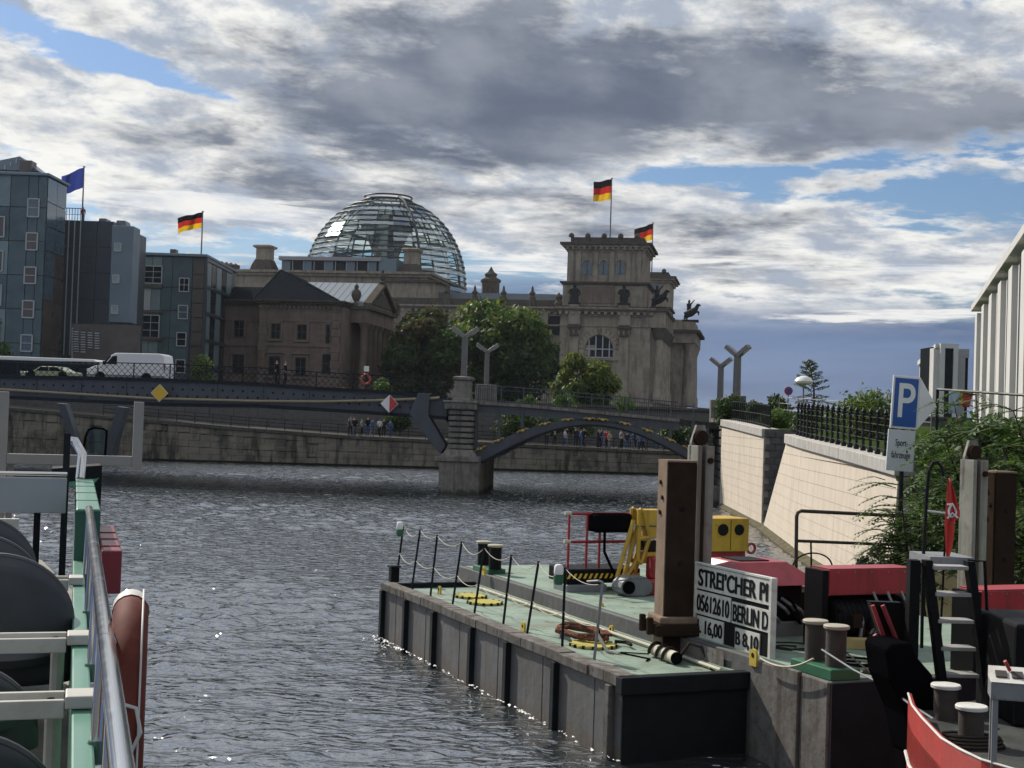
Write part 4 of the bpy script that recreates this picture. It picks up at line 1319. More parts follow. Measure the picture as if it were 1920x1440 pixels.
    MB().box(xT1, px_ - 1.2, 36, 62, 0, zc - 4.3).build('portico_wall', 'sandstone', t)
    for i in range(6):
        y = 36.5 + i * 5
        MB().lathe([(1.4, 2.5), (1.4, 4.6), (1.15, 5), (1.1, 9), (.95, zc - 6.8), (1.5, zc - 5.0), (1.6, zc - 4.6)], 14, (px_, y, 0)).build('column', 'sandstone', t, smooth=True)
    MB().box(xT1, px_ + 1.6, 34.5, 63, zc - 4.6, zc - 2.2).build('entablature', 'sandstone', t)
    MB().box(xT1, px_ + 2.6, 33.8, 63.6, zc - 2.2, zc - 1.6).build('entablature', 'sandstone_dark', t)
    MB().box(xT1, px_ + 1.0, 36, 61, zc - 1.6, zc + .8).build('portico_attic', 'sandstone', t)
    # bronze groups on the portico: rider and horses
    def riders(x, y, z, s, nm, seed):
        rng = random.Random(seed)
        b = MB()
        b.box(x - 1.2 * s, x + 1.2 * s, y - 1.0 * s, y + 1.0 * s, z, z + .3 * s)
        for k in (-.7, .7):   # two horses rearing
            b.tube([(x - .9 * s, y + k * s, z + 1.0 * s), (x, y + k * s, z + 1.35 * s), (x + .8 * s, y + k * s, z + 1.9 * s)], [.42 * s, .5 * s, .36 * s], 8)
            b.tube([(x + .7 * s, y + k * s, z + 1.9 * s), (x + 1.05 * s, y + k * s, z + 2.6 * s), (x + 1.4 * s, y + k * s, z + 2.5 * s)], [.3 * s, .2 * s, .12 * s], 7)
            for (dx, dz_) in ((-.8, 0), (-.5, .1)):
                b.tube([(x + dx * s, y + k * s, z + .9 * s), (x + (dx - .12) * s, y + k * s, z + .5 * s), (x + dx * s, y + k * s, z + .25 * s)], [.2 * s, .11 * s, .1 * s], 6)
            b.tube([(x + .75 * s, y + k * s, z + 1.6 * s), (x + 1.2 * s, y + k * s, z + 1.5 * s), (x + 1.1 * s, y + k * s, z + 1.1 * s)], [.18 * s, .1 * s, .08 * s], 6)
        b.lathe([(.3 * s, 0), (.32 * s, .8 * s), (.38 * s, 1.4 * s), (.14 * s, 1.6 * s), (.2 * s, 1.85 * s), (0, 2.1 * s)], 8, (x - .3 * s, y, z + 1.3 * s))
        b.tube([(x - .1 * s, y, z + 2.6 * s), (x + .5 * s, y - .2 * s, z + 3.3 * s)], [.12 * s, .07 * s], 6)
        return b.build(nm, 'bronze_dark', t, smooth=True)
    riders(xT1 + 1.2, 4.6, za0 + .2, 1.5, 'rider_group', 1)
    riders(px_ + .2, 37.5, zc + .4, 1.55, 'rider_group', 2)
    # flower-like crest at the left edge of the attic
    MB().lathe([(.9, 0), (1.0, .8), (.5, 1.5), (.8, 2.2), (.2, 2.9), (0, 3.2)], 8, (tl - .9, 1.5, za0)).build('crest', 'sandstone_dark', t, smooth=True)
    # ---- long roof parapet with pinnacles
    zr = zc + .35
    MB().box(-W, xT0 - 1.3, 2.0, 3.0, zr, zr + 1.5).build('parapet', 'sandstone_dark', t)
    for px in (838, 890, 944, 998):
        x = H(px, 560, 2.2)[0]
        pz = MB()
        pz.lathe([(.95, 0), (.95, .9), (.7, 1.3), (.75, 1.9), (.45, 2.4), (.7, 2.9), (.3, 3.4), (.22, 4.1), (0, 4.5)], 8, (x, 2.2, zr)).build('pinnacle', 'sandstone_dark', t, smooth=True)
    MB().box(xT0 - 36, xT0 - 1.6, 12, 30, zr, H(940, 550, 12)[1]).build('glass_roof', 'zinc_roof', t)
    # turret behind the roof (with urn), right of the dome
    x, z1 = H(921, 505, 60)
    z0 = H(921, 552, 60)[1]
    MB().lathe([(2.3, 0), (2.3, (z1 - z0) * .45), (2.7, (z1 - z0) * .5), (2.6, (z1 - z0) * .58), (1.4, (z1 - z0) * .68), (1.7, (z1 - z0) * .8), (.8, (z1 - z0) * .9), (0, z1 - z0 + .8)], 8, (x, 60, z0)).build('turret', 'sandstone_dark', t)
    # ---- stone block carrying the dome, left of the long roof
    (l0, zb0), (r0, zb1) = H(600, 560, 6), H(802, 513, 6)
    MB().box(l0 - 20, r0, 6, 40, zc - 1, zb1).build('dome_block', 'sandstone', t)
    for z, o in ((zb1 - .3, 1.2), (zb1 - .9, .7), (zc + .8, .5)):
        MB().box(l0 - 20 - o, r0 + o, 6 - o, 40 + o, z, z + .55).build('cornice_band', 'sandstone', t)
    (l1, z0), (r1, z1) = H(724, 565, 2), H(815, 530, 2)
    MB().box(l1, r1, 2.2, 6, zc, z1).build('attic_step', 'sandstone', t)
    MB().box(l1 - .6, r1 + .6, 1.6, 6, z1, z1 + .5).build('cornice_band', 'sandstone_dark', t)
    # turrets with caps
    for px, pyb, pyt, s in ((487, 508, 457, 1.0), (765, 518, 463, .95)):
        x, z0 = H(px, pyb, 8); z1 = H(px, pyt, 8)[1]; h = z1 - z0
        tb = MB()
        tb.lathe([(3.9 * s, -3), (3.9 * s, 0), (3.5 * s, .1 * h), (3.3 * s, .2 * h), (2.9 * s, .32 * h), (2.5 * s, .42 * h), (2.45 * s, .45 * h)], 4, (x, 8 + 3, z0), a0=R(45), a1=R(405))
        o = tb.build('turret', 'sandstone_dark', t)
        MB().lathe([(2.4 * s, .45 * h), (2.2 * s, .48 * h), (2.2 * s, .86 * h), (2.9 * s, .9 * h), (3.1 * s, .96 * h), (2.4 * s, h)], 4, (x, 8 + 3, z0), a0=R(45), a1=R(405)).build('turret_cap', 'sandstone', o)
    MB().box(H(455, 515, 9)[0], H(530, 515, 9)[0], 9, 20, zc - 2, H(490, 505, 9)[1]).build('attic_step', 'sandstone', t)
    # scrollwork on the left attic
    (a, z0), (b, z1) = H(398, 508, 14), H(442, 487, 14)
    sc_ = MB()
    for i in range(6):
        x = a + (b - a) * i / 5
        sc_.lathe([(1.0, 0), (1.1, (z1 - z0) * .5), (.6, (z1 - z0) * (.8 - .05 * i)), (0, (z1 - z0) * (1.0 - .06 * i))], 7, (x, 14, z0))
    sc_.box(a - 2, b + 3, 12, 18, zc - 2, z0 + .2)
    sc_.build('scrollwork', 'sandstone_dark', t, smooth=True)
    # roof terrace glass house
    (a, z0), (b, _) = H(527, 512, 7.5), H(742, 512, 7.5); z1 = H(600, 484, 7.5)[1]
    gh = MB().box(a, b - 4, 8, 24, z0 - .6, z1 - .5).build('roof_terrace', 'window_dark', t)
    MB().box(a - .6, b - 3.4, 7.2, 25, z1 - .5, z1 + .3).build('terrace_roof', 'concrete_shade', t)
    for i in range(9):
        x = a + (b - 4 - a) * (i + .02) / 9
        if i % 2 == 0: MB().box(x, x + 1.9, 7.85, 8, z0 - .3, z1 - .6).build('terrace_panel', 'panel_bluegrey', gh)
        MB().box(x - .07, x + .07, 7.75, 8, z0 - .3, z1 - .6).build('mullion', 'frame_white', gh)
    MB().box(b - 3.9, b, 7.6, 15, z0 - .5, z1 + .1).build('glass_cabin', 'panel_bluegrey', t)
    # ---- the glass dome
    dc = at(722, 548, 329); c = F.loc_of(dc); zb = c.z
    RD = 19.2; HD = at(722, 377, 329).z - dc.z
    dome = bpy.data.objects.new('dome', None); col.objects.link(dome); dome.parent = t; dome.location = (c.x, c.y, zb)
    TH = R(78)
    def dr(k):
        """radius, height at fraction k of the dome's rise (k=1 is the open top ring)"""
        h = k * HD
        return RD * math.sqrt(max(0.0, 1 - (.965 * k) ** 2.15)), h
    NR, NB = 17, 24
    for j in range(NR + 1):
        r_, h = dr(j / NR)
        if j == NR: continue
        MB().tube([((r_ + .12) * math.cos(2 * math.pi * i / 72), (r_ + .12) * math.sin(2 * math.pi * i / 72), h) for i in range(72)], .13, 5, closed=True).build('ring_beam', 'dome_steel', dome)
    for i in range(NB):
        a = 2 * math.pi * (i + .35) / NB
        pts = []
        for j in range(NR + 1):
            r_, h = dr(j / NR); pts.append(((r_ - .1) * math.cos(a), (r_ - .1) * math.sin(a), h))
        MB().tube(pts, .19, 5).build('rib', 'dome_steel', dome)
    # top ring
    r_, h = dr(1.0)
    for dz_, rr_ in ((0, .3), (.9, .22)):
        MB().tube([((r_ + .4) * math.cos(2 * math.pi * i / 40), (r_ + .4) * math.sin(2 * math.pi * i / 40), h + dz_) for i in range(40)], rr_, 6, closed=True).build('crown_ring', 'dome_steel', dome)
    # service gantry running over the glass on the right
    aa = R(-52)
    MB().tube([((dr(k)[0] + 1.0) * math.cos(aa), (dr(k)[0] + 1.0) * math.sin(aa), dr(k)[1] + (.4 if k > .9 else 0)) for k in np.linspace(0, 1, 24)], .30, 6).build('service_gantry', 'dome_steel', dome, smooth=True)
    # glass panes: overlapping shingles, those facing us as single parts
    rest = MB()
    cam_dir = math.atan2(-F.loc_of((0, 0, 0)).x * 0 + (F.loc_of((0, 0, 5)) - c).y, (F.loc_of((0, 0, 5)) - c).x)
    made = 0
    order = sorted(range(NB), key=lambda i: -math.cos(2 * math.pi * (i + .85) / NB - cam_dir))
    for q, i in enumerate(order):
        a0, a1 = 2 * math.pi * (i + .35) / NB, 2 * math.pi * (i + 1.35) / NB
        for j in range(NR):
            r0, h0 = dr(j / NR); r1, h1 = dr((j + 1) / NR)
            r0 += .38; r1 += .02
            vs = [(r0 * math.cos(a0), r0 * math.sin(a0), h0), (r0 * math.cos(a1), r0 * math.sin(a1), h0), (r1 * math.cos(a1), r1 * math.sin(a1), h1 - .05), (r1 * math.cos(a0), r1 * math.sin(a0), h1 - .05)]
            if q < 17:
                MB().add(vs, [(0, 1, 2, 3)]).build('glass_pane', 'dome_glass', dome)
            else:
                rest.add(vs, [(0, 1, 2, 3)])
    stuff(rest.build('glass_panes_beyond', 'dome_glass', dome))
    # mirrored cone and spiral ramps inside
    MB().lathe([(7.5, HD * .80), (5.0, HD * .62), (3.0, HD * .40), (1.6, HD * .12), (1.3, 0)], 30).build('mirror_cone', 'mirror_cone', dome)
    for ph in (0, math.pi):
        rp, rl2 = MB(), MB(); n = 90
        def ramp(u, v, ph=ph):
            k = u * .66; r_ = dr(k)[0] - 1.2 - 1.7 * v; a = ph + u * 2 * math.pi * 1.4
            return (r_ * math.cos(a), r_ * math.sin(a), dr(k)[1] + .3)
        rp.grid(ramp, n, 1)
        o = rp.build('spiral_ramp', 'dome_steel', dome)
        so = o.modifiers.new('thick', 'SOLIDIFY'); so.thickness = .45
        for v_ in (0, 1):
            MB().tube([(p[0], p[1], p[2] + 1.1) for p in (ramp(u, v_) for u in np.linspace(0, 1, n))], .06, 4).build('ramp_rail', 'dome_steel', o)
    MB().lathe([(RD - 3, .1), (RD - 3, .5), (0, .5)], 40).build('dome_floor', 'concrete_shade', dome)
    MB().lathe([(RD + .6, -6), (RD + .6, -.3), (RD - 1, 0), (RD - 1, -.3)], 40).build('dome_drum', 'zinc_roof', dome)
    return t, zp1
parl, zpar = parliament()
M3 = Matrix.Rotation(RF.rz, 3, 'Z')
def rpos(lx, ly, lz): return RF.loc + M3 @ Vector((lx, ly, lz))
fx, fz = RF.hit(1144, 440, 8)
flagpole('black red gold flag on a tall mast over the near corner tower', rpos(fx, 8, zpar), RF.hit(1146, 336, 8)[1] - zpar, .17, 3.9, 4.3, ['flag_black', 'flag_red', 'flag_gold'], RF.rz, droop=.12, phase=.3)
fx, fz = RF.hit(1222, 505, 74)
flagpole('black red gold flag half hidden behind the near corner tower', rpos(fx, 74, zpar), RF.hit(1224, 419, 74)[1] - zpar, .17, 4.6, 4.2, ['flag_black', 'flag_red', 'flag_gold'], RF.rz, droop=.28, phase=1.2)

# ------------------------------------------------------------------ pale finned building on the right bank
def fin_building():
    A = at(1822, 600, 100); A.z = 0                             # far corner of the facade facing the river
    B = at(1920, 428, 60.6); B.z = 0
    B = A + (B - A) * 1.35                                      # carries on beyond the picture edge
    d = (B - A).normalized(); rz = math.atan2(d.y, d.x)
    F = Frame((A.x, A.y, 4.6), rz)                             # local x runs towards us, local -y faces ... river side is +y?
    n_left = Matrix.Rotation(rz, 3, 'Z') @ Vector((0, 1, 0))
    sgn = -1 if n_left.x > 0 else 1                            # river side (to the left) in local y
    t = frame_thing('finned_building', 'tall pale concrete building with vertical fins at the right edge', 'building', F)
    L = (B - A).length
    zt = F.hitx(1822, 585, 0.0)[1] if False else (at(1820, 582, 100).z - 4.6)
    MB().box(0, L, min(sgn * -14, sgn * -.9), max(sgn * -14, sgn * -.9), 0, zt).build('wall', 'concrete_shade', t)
    ug = unit_box('glass_pane', 'window_dark', 0)
    uf = unit_box('fin', 'concrete_pale', .01)
    x = 1.6
    i = 0
    while x < L - 1:
        piece(uf, 'fin', t, (x, sgn * -.6, zt / 2 - .2), (2.3, .8, zt - .4))
        piece(uf, 'fin', t, (x + 1.75, sgn * -.72, zt / 2 - .2), (.5, .5, zt - .4))
        for s in range(3):
            piece(ug, 'glass_pane', t, (x + 4.2, sgn * -.86, zt * (s + .5) / 3), (4.1, .12, zt / 3 - .25), m='window_dark' if (i + s) % 3 else 'window_blue')
        x += 7.4; i += 1
    MB().box(-1.1, L, min(sgn * -14, sgn * .02), max(sgn * -14, sgn * .02), zt, zt + .45).build('roof_slab', 'concrete_pale', t, bevel=.03)
    # the building behind, with its stair tower
    P0 = at(1735, 745, 150)
    F2 = Frame((P0.x, 150, 4.6), R(0))
    t2 = frame_thing('finned_annex', 'lower pale finned wing with a dark glass stair tower behind the parking sign', 'building', F2)
    H = F2.hit
    (a, z0), (b, z1) = H(1762, 700), H(1797, 645)
    z1r = z1
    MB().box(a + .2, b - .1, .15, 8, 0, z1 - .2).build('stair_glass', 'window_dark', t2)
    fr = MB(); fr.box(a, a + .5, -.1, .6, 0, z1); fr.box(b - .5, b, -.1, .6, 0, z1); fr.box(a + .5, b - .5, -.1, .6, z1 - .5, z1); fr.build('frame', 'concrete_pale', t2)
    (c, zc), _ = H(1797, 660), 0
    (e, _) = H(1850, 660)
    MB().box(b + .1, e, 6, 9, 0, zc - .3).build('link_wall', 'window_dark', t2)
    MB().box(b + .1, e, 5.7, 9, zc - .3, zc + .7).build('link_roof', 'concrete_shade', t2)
    # receding fin row to the left of the stair tower
    (q, zq) = H(1732, 700, 40)
    for i in range(9):
        f = i / 8
        x = (a - .2) + (q - a + .2) * f; y = .5 + 39 * f
        MB().box(x - .35, x + .35, y, y + 1.4, 0, z1r - .5).build('fin', 'concrete_pale', t2)
    MB().prism([(a - .4, .5), (a, .5), (q + .5, 41), (q - .6, 41)], z1r - .6, z1r, 'z').build('roof_slab', 'concrete_pale', t2)
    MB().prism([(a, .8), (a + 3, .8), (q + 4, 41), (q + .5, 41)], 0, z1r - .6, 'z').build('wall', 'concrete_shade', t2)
fin_building()
# ================================================================== right bank
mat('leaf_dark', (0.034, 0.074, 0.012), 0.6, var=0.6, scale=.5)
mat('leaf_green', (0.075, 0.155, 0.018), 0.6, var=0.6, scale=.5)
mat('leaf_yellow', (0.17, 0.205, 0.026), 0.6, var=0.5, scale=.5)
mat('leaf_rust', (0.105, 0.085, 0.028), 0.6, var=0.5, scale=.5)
mat('leaf_bright', (0.13, 0.215, 0.036), 0.55, var=0.5, scale=.8)
mat('leaf_blue', (0.045, 0.075, 0.055), 0.6, var=0.5)
mat('bark', (0.06, 0.045, 0.035), .95, var=.4, bump=.5)
for k in ('leaf_dark', 'leaf_green', 'leaf_yellow', 'leaf_rust', 'leaf_bright', 'leaf_blue'):
    b = MATS[k].node_tree.nodes['Principled BSDF']
    b.inputs['Transmission Weight'].default_value = 0.0
    # thin leaves let some light through
    t_ = MATS[k].node_tree
    tl = t_.nodes.new('ShaderNodeBsdfTranslucent'); mx = t_.nodes.new('ShaderNodeMixShader'); mx.inputs[0].default_value = .45
    src = b.inputs['Base Color'].links[0].from_socket
    t_.links.new(src, tl.inputs[0]); t_.links.new(b.outputs[0], mx.inputs[1]); t_.links.new(tl.outputs[0], mx.inputs[2])
    t_.links.new(mx.outputs[0], t_.nodes['Material Output'].inputs[0])

def leaf_cloud(name, mats, parent, blobs, n, size, seed=0, shell=.55):
    """many small leaf faces spread through lobes; blobs = [(cx,cy,cz, rx,ry,rz, weight)]; mats picked by lobe and chance"""
    rng = np.random.default_rng(seed)
    w = np.array([b[6] for b in blobs], float); w /= w.sum()
    pick = rng.choice(len(blobs), n, p=w)
    B = np.array([b[:6] for b in blobs])[pick]
    d = rng.normal(size=(n, 3)); d /= np.linalg.norm(d, axis=1)[:, None]
    rad = shell + (1 - shell) * rng.random(n) ** .5
    rad *= 1 + .16 * np.sin(d[:, 0] * 7 + B[:, 0]) * np.sin(d[:, 2] * 6 + B[:, 1]) + .12 * rng.normal(size=n)
    c = B[:, :3] + d * rad[:, None] * B[:, 3:6]
    a = rng.normal(size=(n, 3)); a /= np.linalg.norm(a, axis=1)[:, None]
    b2 = np.cross(a, d + .4 * rng.normal(size=(n, 3))); b2 /= np.maximum(np.linalg.norm(b2, axis=1), 1e-6)[:, None]
    s = size * (.6 + .8 * rng.random(n))[:, None]
    v = np.stack([c - a * s, c - b2 * s * .55 , c + a * s, c + b2 * s * .55], 1).reshape(-1, 3)
    me = bpy.data.meshes.new(name)
    me.vertices.add(len(v)); me.vertices.foreach_set('co', v.ravel())
    q = np.arange(4 * n, dtype=np.int32)
    me.loops.add(4 * n); me.loops.foreach_set('vertex_index', q)
    me.polygons.add(n); me.polygons.foreach_set('loop_start', np.arange(0, 4 * n, 4, dtype=np.int32))
    for k in mats: me.materials.append(MATS[k])
    mi = np.array([blobs[p][7] if len(blobs[p]) > 7 else 0 for p in pick])
    alt = rng.random(n) < .3
    mi = np.where(alt, (mi + 1) % len(mats), mi).astype(np.int32)
    me.polygons.foreach_set('material_index', mi)
    me.update(calc_edges=True)
    o = bpy.data.objects.new(name, me); col.objects.link(o); o.parent = parent
    return o

def limbs(parent, base, tops, r0, name='trunk'):
    b = MB()
    bx_, by_, bz_ = base
    fork = Vector((bx_, by_, bz_)) + (Vector(tops[0]) - Vector(base)) * .35
    b.tube([base, (Vector(base) + fork) / 2, fork], [r0, r0 * .8, r0 * .7], 8)
    for i, tp in enumerate(tops):
        mid = fork.lerp(Vector(tp), .5) + Vector((.15 * math.sin(i * 2.3), .1 * math.cos(i * 1.7), .1)) * r0 * 4
        b.tube([fork - Vector((0, 0, r0)), mid, tp], [r0 * .55, r0 * .32, r0 * .1], 6)
    return b.build(name, 'bark', parent, smooth=True)

def lobes(px0, px1, py0, py1, Y, n, seed, rr=(.22, .34), squash=.8, fill=1.0, mi=None, outline=None):
    """random lobes filling an area at depth Y"""
    rng = random.Random(seed); out = []
    A, B = at(px0, py1, Y), at(px1, py0, Y)
    w, h = B.x - A.x, B.z - A.z
    for i in range(n):
        for _ in range(40):
            u, v = rng.random(), rng.random()
            du, dv = (u - .5) * 2, (v - .45) * 2
            if du * du + dv * dv * .9 < .72: break
        r_ = rng.uniform(*rr) * min(w, h) * .5 * 1.3
        out.append((A.x + u * w, Y + rng.uniform(-.35, .35) * w, A.z + v * h, r_, r_, r_ * squash, r_ ** 2, (mi(u, v) if mi else 0)))
    return out

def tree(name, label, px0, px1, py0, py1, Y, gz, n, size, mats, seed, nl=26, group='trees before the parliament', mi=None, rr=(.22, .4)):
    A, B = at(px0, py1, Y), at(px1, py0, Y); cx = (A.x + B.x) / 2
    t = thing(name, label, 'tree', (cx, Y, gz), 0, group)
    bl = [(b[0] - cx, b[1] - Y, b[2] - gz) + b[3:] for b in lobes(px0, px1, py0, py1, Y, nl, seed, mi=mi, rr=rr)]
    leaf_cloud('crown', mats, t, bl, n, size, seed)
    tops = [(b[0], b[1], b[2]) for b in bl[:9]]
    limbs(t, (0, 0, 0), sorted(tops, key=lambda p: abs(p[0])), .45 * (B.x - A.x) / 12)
    return t

tree('rust_tinged_tree', 'rust-tinged broad tree beside the palace columns', 718, 862, 576, 735, 196, 6.2, 20000, .38, ['leaf_dark', 'leaf_rust', 'leaf_green'], 3, mi=lambda u, v: 1 if v > .62 else (0 if v < .4 else 2), nl=34)  # rust tinge above; darker lower lobes carry painted shade
tree('broad_green_tree', 'largest dark green tree before the parliament front', 842, 1046, 568, 738, 204, 6.2, 26000, .40, ['leaf_dark', 'leaf_green', 'leaf_yellow'], 5, mi=lambda u, v: 1 if v > .55 else 0, nl=44)  # greener upper lobes, sunlight on the tops put into the leaf colour
tree('small_sunlit_tree', 'smaller yellow-green round tree right of the big trees', 1026, 1166, 668, 768, 150, 5.0, 12000, .27, ['leaf_green', 'leaf_yellow', 'leaf_bright'], 9, mi=lambda u, v: 1 if v > .4 else 0, nl=24)  # yellow-green tree; its lit top is put into the leaf colour
tree('street_tree', 'small bright yellow-green tree at the right corner of the office block', 362, 410, 666, 724, 150, 6.2, 2600, .14, ['leaf_bright', 'leaf_yellow'], 12, nl=9, rr=(.35, .6))
tree('street_tree', 'green twigs of a tree cut by the left picture edge', -60, 18, 592, 715, 135, 6.2, 3600, .15, ['leaf_green', 'leaf_bright'], 14, nl=12, rr=(.3, .5))
# low planting behind the bridge railings
for px0, px1, py0, py1, Y, lab in ((930, 1012, 772, 812, 138, 'dark shrubbery on the far promenade left of the arch crown'), (1000, 1120, 788, 812, 139, 'dark hedge on the promenade behind the walkers under the arch'),
                                   (1225, 1330, 795, 835, 139, 'dark shrubbery on the promenade under the right arch foot'), (725, 775, 775, 800, 138, 'round dark green bush on the promenade near the slanting strut')):
    A, B = at(px0, py1, Y), at(px1, py0, Y); cx = (A.x + B.x) / 2
    t = thing('promenade_bush', lab, 'shrub', (cx, Y, 2.3), 0, 'planting on the far promenade')
    bl = [(b[0] - cx, (b[1] - Y) * .4, b[2] - 2.3) + b[3:] for b in lobes(px0, px1, py0, py1, Y, 12, px0, rr=(.5, .9))]
    leaf_cloud('foliage', ['leaf_dark', 'leaf_green'], t, bl, 2600, .15, px0)
    MB().tube([(0, 0, 0), (.1, 0, max(.3, bl[0][2] * .6)), (bl[0][0], bl[0][1], bl[0][2])], [.08, .06, .03], 6).build('stem', 'bark', t)
hedge_i = 0
for px0, px1, py0, py1, Y, lab in ((628, 660, 722, 740, 118, 'low bush behind the lattice railing, left of the life ring'), (706, 745, 706, 742, 116, 'pale leafy bush behind the lattice railing, right of the life ring'),
                                   (955, 1010, 737, 760, 121, 'low shrub behind the bar railing beside the far pier lamp'), (1040, 1075, 735, 765, 119, 'yellowish shrub behind the bar railing under the small tree'), (1150, 1185, 742, 775, 122, 'small shrub behind the bar railing at the tower foot')):
    A, B = at(px0, py1, Y), at(px1, py0, Y); cx = (A.x + B.x) / 2
    t = thing('shrub', lab, 'shrub', (cx, Y, 5.6), 0, 'shrubs behind the bridge')
    bl = [(b[0] - cx, b[1] - Y, b[2] - 5.6) + b[3:] for b in lobes(px0, px1, py0, py1, Y, 7, px0, rr=(.4, .7))]
    leaf_cloud('foliage', ['leaf_green', 'leaf_bright'], t, bl, 700, .11, px0)
    MB().tube([(0, 0, 0), (.1, 0, max(.3, bl[0][2] * .6)), (bl[0][0], bl[0][1], bl[0][2])], [.08, .06, .03], 6).build('stem', 'bark', t)

# ------------------------------------------------------------------ the pale river wall
WALL_TOP = [(80, 5.12), (66.5, 4.78), (50, 4.42), (36, 4.05)]
def wtop(y):
    for (a, za), (b, zb) in zip(WALL_TOP, WALL_TOP[1:]):
        if y >= b: return za + (zb - za) * (a - y) / (a - b)
    return WALL_TOP[-1][1]
def wbase(y):
    pts = [(84, 12.78), (67.0, 12.24), (54.2, 11.2), (36, 10.4)]
    for (a, xa), (b, xb) in zip(pts, pts[1:]):
        if y >= b: return xa + (xb - xa) * (a - y) / (a - b)
    return pts[-1][1]
BAT, SLANT = .2, 7.6 / 4.6      # lean of the wall, slant of its far end
def right_wall():
    t = thing('river_wall', 'sunlit cream stone river wall with grey coping on the right bank', 'wall', (0, 0, 0))
    def courses(y0, y1, batter, nc, nm_, coping=True, slant=0.0):
        """panels between y0 (far) and y1 (near), split in courses"""
        cuts = [y0] + list(nm_) + [y1]
        secs = len(cuts) - 1
        for s in range(secs):
            ya, yb = cuts[s], cuts[s + 1]
            g = .02
            ya2, yb2 = ya - g, yb + g
            tops = (wtop(ya2) - .42, wtop(yb2) - .42)
            zmax = max(tops)
            h = (4.7 + .3) / nc
            for c in range(nc):
                z0, z1 = -.3 + c * h + .006, -.3 + (c + 1) * h - .006
                if z0 > zmax - .03: break
                za, zb = min(z1, tops[0]), min(z1, tops[1])
                if za < z0 + .02 and zb < z0 + .02: continue
                za, zb = max(za, z0 + .002), max(zb, z0 + .002)
                def X(y, z): return wbase(y) + batter * max(0, z) / 4.6
                v = []
                sl_ = slant if s == 0 else 0.0
                cor = ((ya2 - sl_ * max(0, z0), z0), (yb2, z0), (yb2, zb), (ya2 - sl_ * max(0, za), za))
                if sl_: cor = cor[:3] + ((cor[3][0], min(za, wtop(cor[3][0]) - .42)),)
                for (y, z) in cor:
                    v.append((X(y, z), y, z))
                for (y, z) in cor:
                    v.append((X(y, z) + .25, y, z))
                MB().add(v, [(0, 1, 2, 3), (7, 6, 5, 4), (0, 4, 5, 1), (1, 5, 6, 2), (2, 6, 7, 3), (3, 7, 4, 0)]).build('stone_panel', 'wall_cream', t)
            if coping:
                for q in range(2):
                    yq = ya2 - (slant * 4.3 if s == 0 else 0)
                    yc, yd = yq + (yb2 - yq) * q / 2, yq + (yb2 - yq) * (q + 1) / 2 + .015
                    v = []
                    for dx0, y, dz in ((-.1, yc, -.4), (-.1, yd, -.4), (-.1, yd, 0), (-.1, yc, 0), (.75, yc, -.4), (.75, yd, -.4), (.75, yd, 0), (.75, yc, 0)):
                        z = wtop(y) + dz
                        v.append((wbase(y) + batter * (wtop(y) - .4) / 4.6 + dx0, y, z))
                    MB().add(v, [(0, 1, 2, 3), (7, 6, 5, 4), (0, 4, 5, 1), (1, 5, 6, 2), (2, 6, 7, 3), (3, 7, 4, 0)]).build('coping_stone', 'coping', t, bevel=.03)
    courses(84, 67.0, 0.0, 11, (75.5,))
    courses(66.4, 38.0, BAT, 11, (54.2,), slant=SLANT)
    # dark joints behind the panels
    bk = MB()
    def X2(y, z, bt): return wbase(y) + bt * max(0, z) / 4.6 + .035
    for y0, y1, bt in ((84, 67, 0.0), (58.6, 38, BAT)):
        n = 10
        for i in range(n):
            ya, yb = y0 + (y1 - y0) * i / n, y0 + (y1 - y0) * (i + 1) / n
            v = [(X2(ya, -.3, bt), ya, -.3), (X2(yb, -.3, bt), yb, -.3), (X2(yb, wtop(yb) - .42, bt), yb, wtop(yb) - .42), (X2(ya, wtop(ya) - .42, bt), ya, wtop(ya) - .42)]
            v += [(x + 1.2, y, z) for x, y, z in v]
            bk.add(v, [(0, 1, 2, 3), (7, 6, 5, 4), (0, 4, 5, 1), (1, 5, 6, 2), (2, 6, 7, 3), (3, 7, 4, 0)])
    bk.build('backing', 'wall_joint', t)
    # grey brick return where the leaning wall starts
    ub = unit_box('brick', 'brick_grey', .03)
    x0 = wbase(66.9)
    for c in range(15):
        z = -.1 + c * .32
        for k in range(4):
            xx = x0 + .3 + k * .5 + (c % 2) * .25
            piece(ub, 'brick', t, (xx, 67.0, z + .16), (.48, .3, .30))
    MB().box(x0 + .05, x0 + 2.4, 67.02, 67.6, -.3, wtop(67) - .02).build('return_wall', 'brick_grey', t)
    # mossy foot at the water
    ft = MB()
    for i in range(20):
        ya, yb = 83 - i * 2.3, 83 - (i + 1) * 2.3
        ft.add([(wbase(ya) - .25, ya, .04), (wbase(yb) - .25, yb, .04), (wbase(yb) + .1, yb, .3), (wbase(ya) + .1, ya, .3), (wbase(ya) - .25, ya, -.4), (wbase(yb) - .25, yb, -.4)], [(0, 1, 2, 3), (4, 5, 1, 0)])
    ft.build('wall_foot', mat('moss_stone', (0.16, 0.145, 0.10), .95, var=.5, scale=4), t)
    # --- land behind
    s = MB()
    ysl = [(90, 5.1), (67.6, 4.82), (66, 4.8), (58, 4.6), (50, 4.4), (36, 4.05)]
    for (ya, za), (yb, zb) in zip(ysl, ysl[1:]):
        s.add([(wbase(ya) + (2.6 if ya == 66 else .55), ya, za - .06), (wbase(yb) + (2.6 if yb == 66 else .6), yb, zb - .06), (60, yb, zb - .06), (60, ya, za - .06)], [(0, 1, 2, 3)])
    s.add([(wbase(90) + .5, 90, 5.04), (60, 90, 5.04), (160, 190, 5.6), (30, 190, 5.6)], [(0, 1, 2, 3)])
    struct(s.build('terrace', 'grass'))
    bkm = MB()
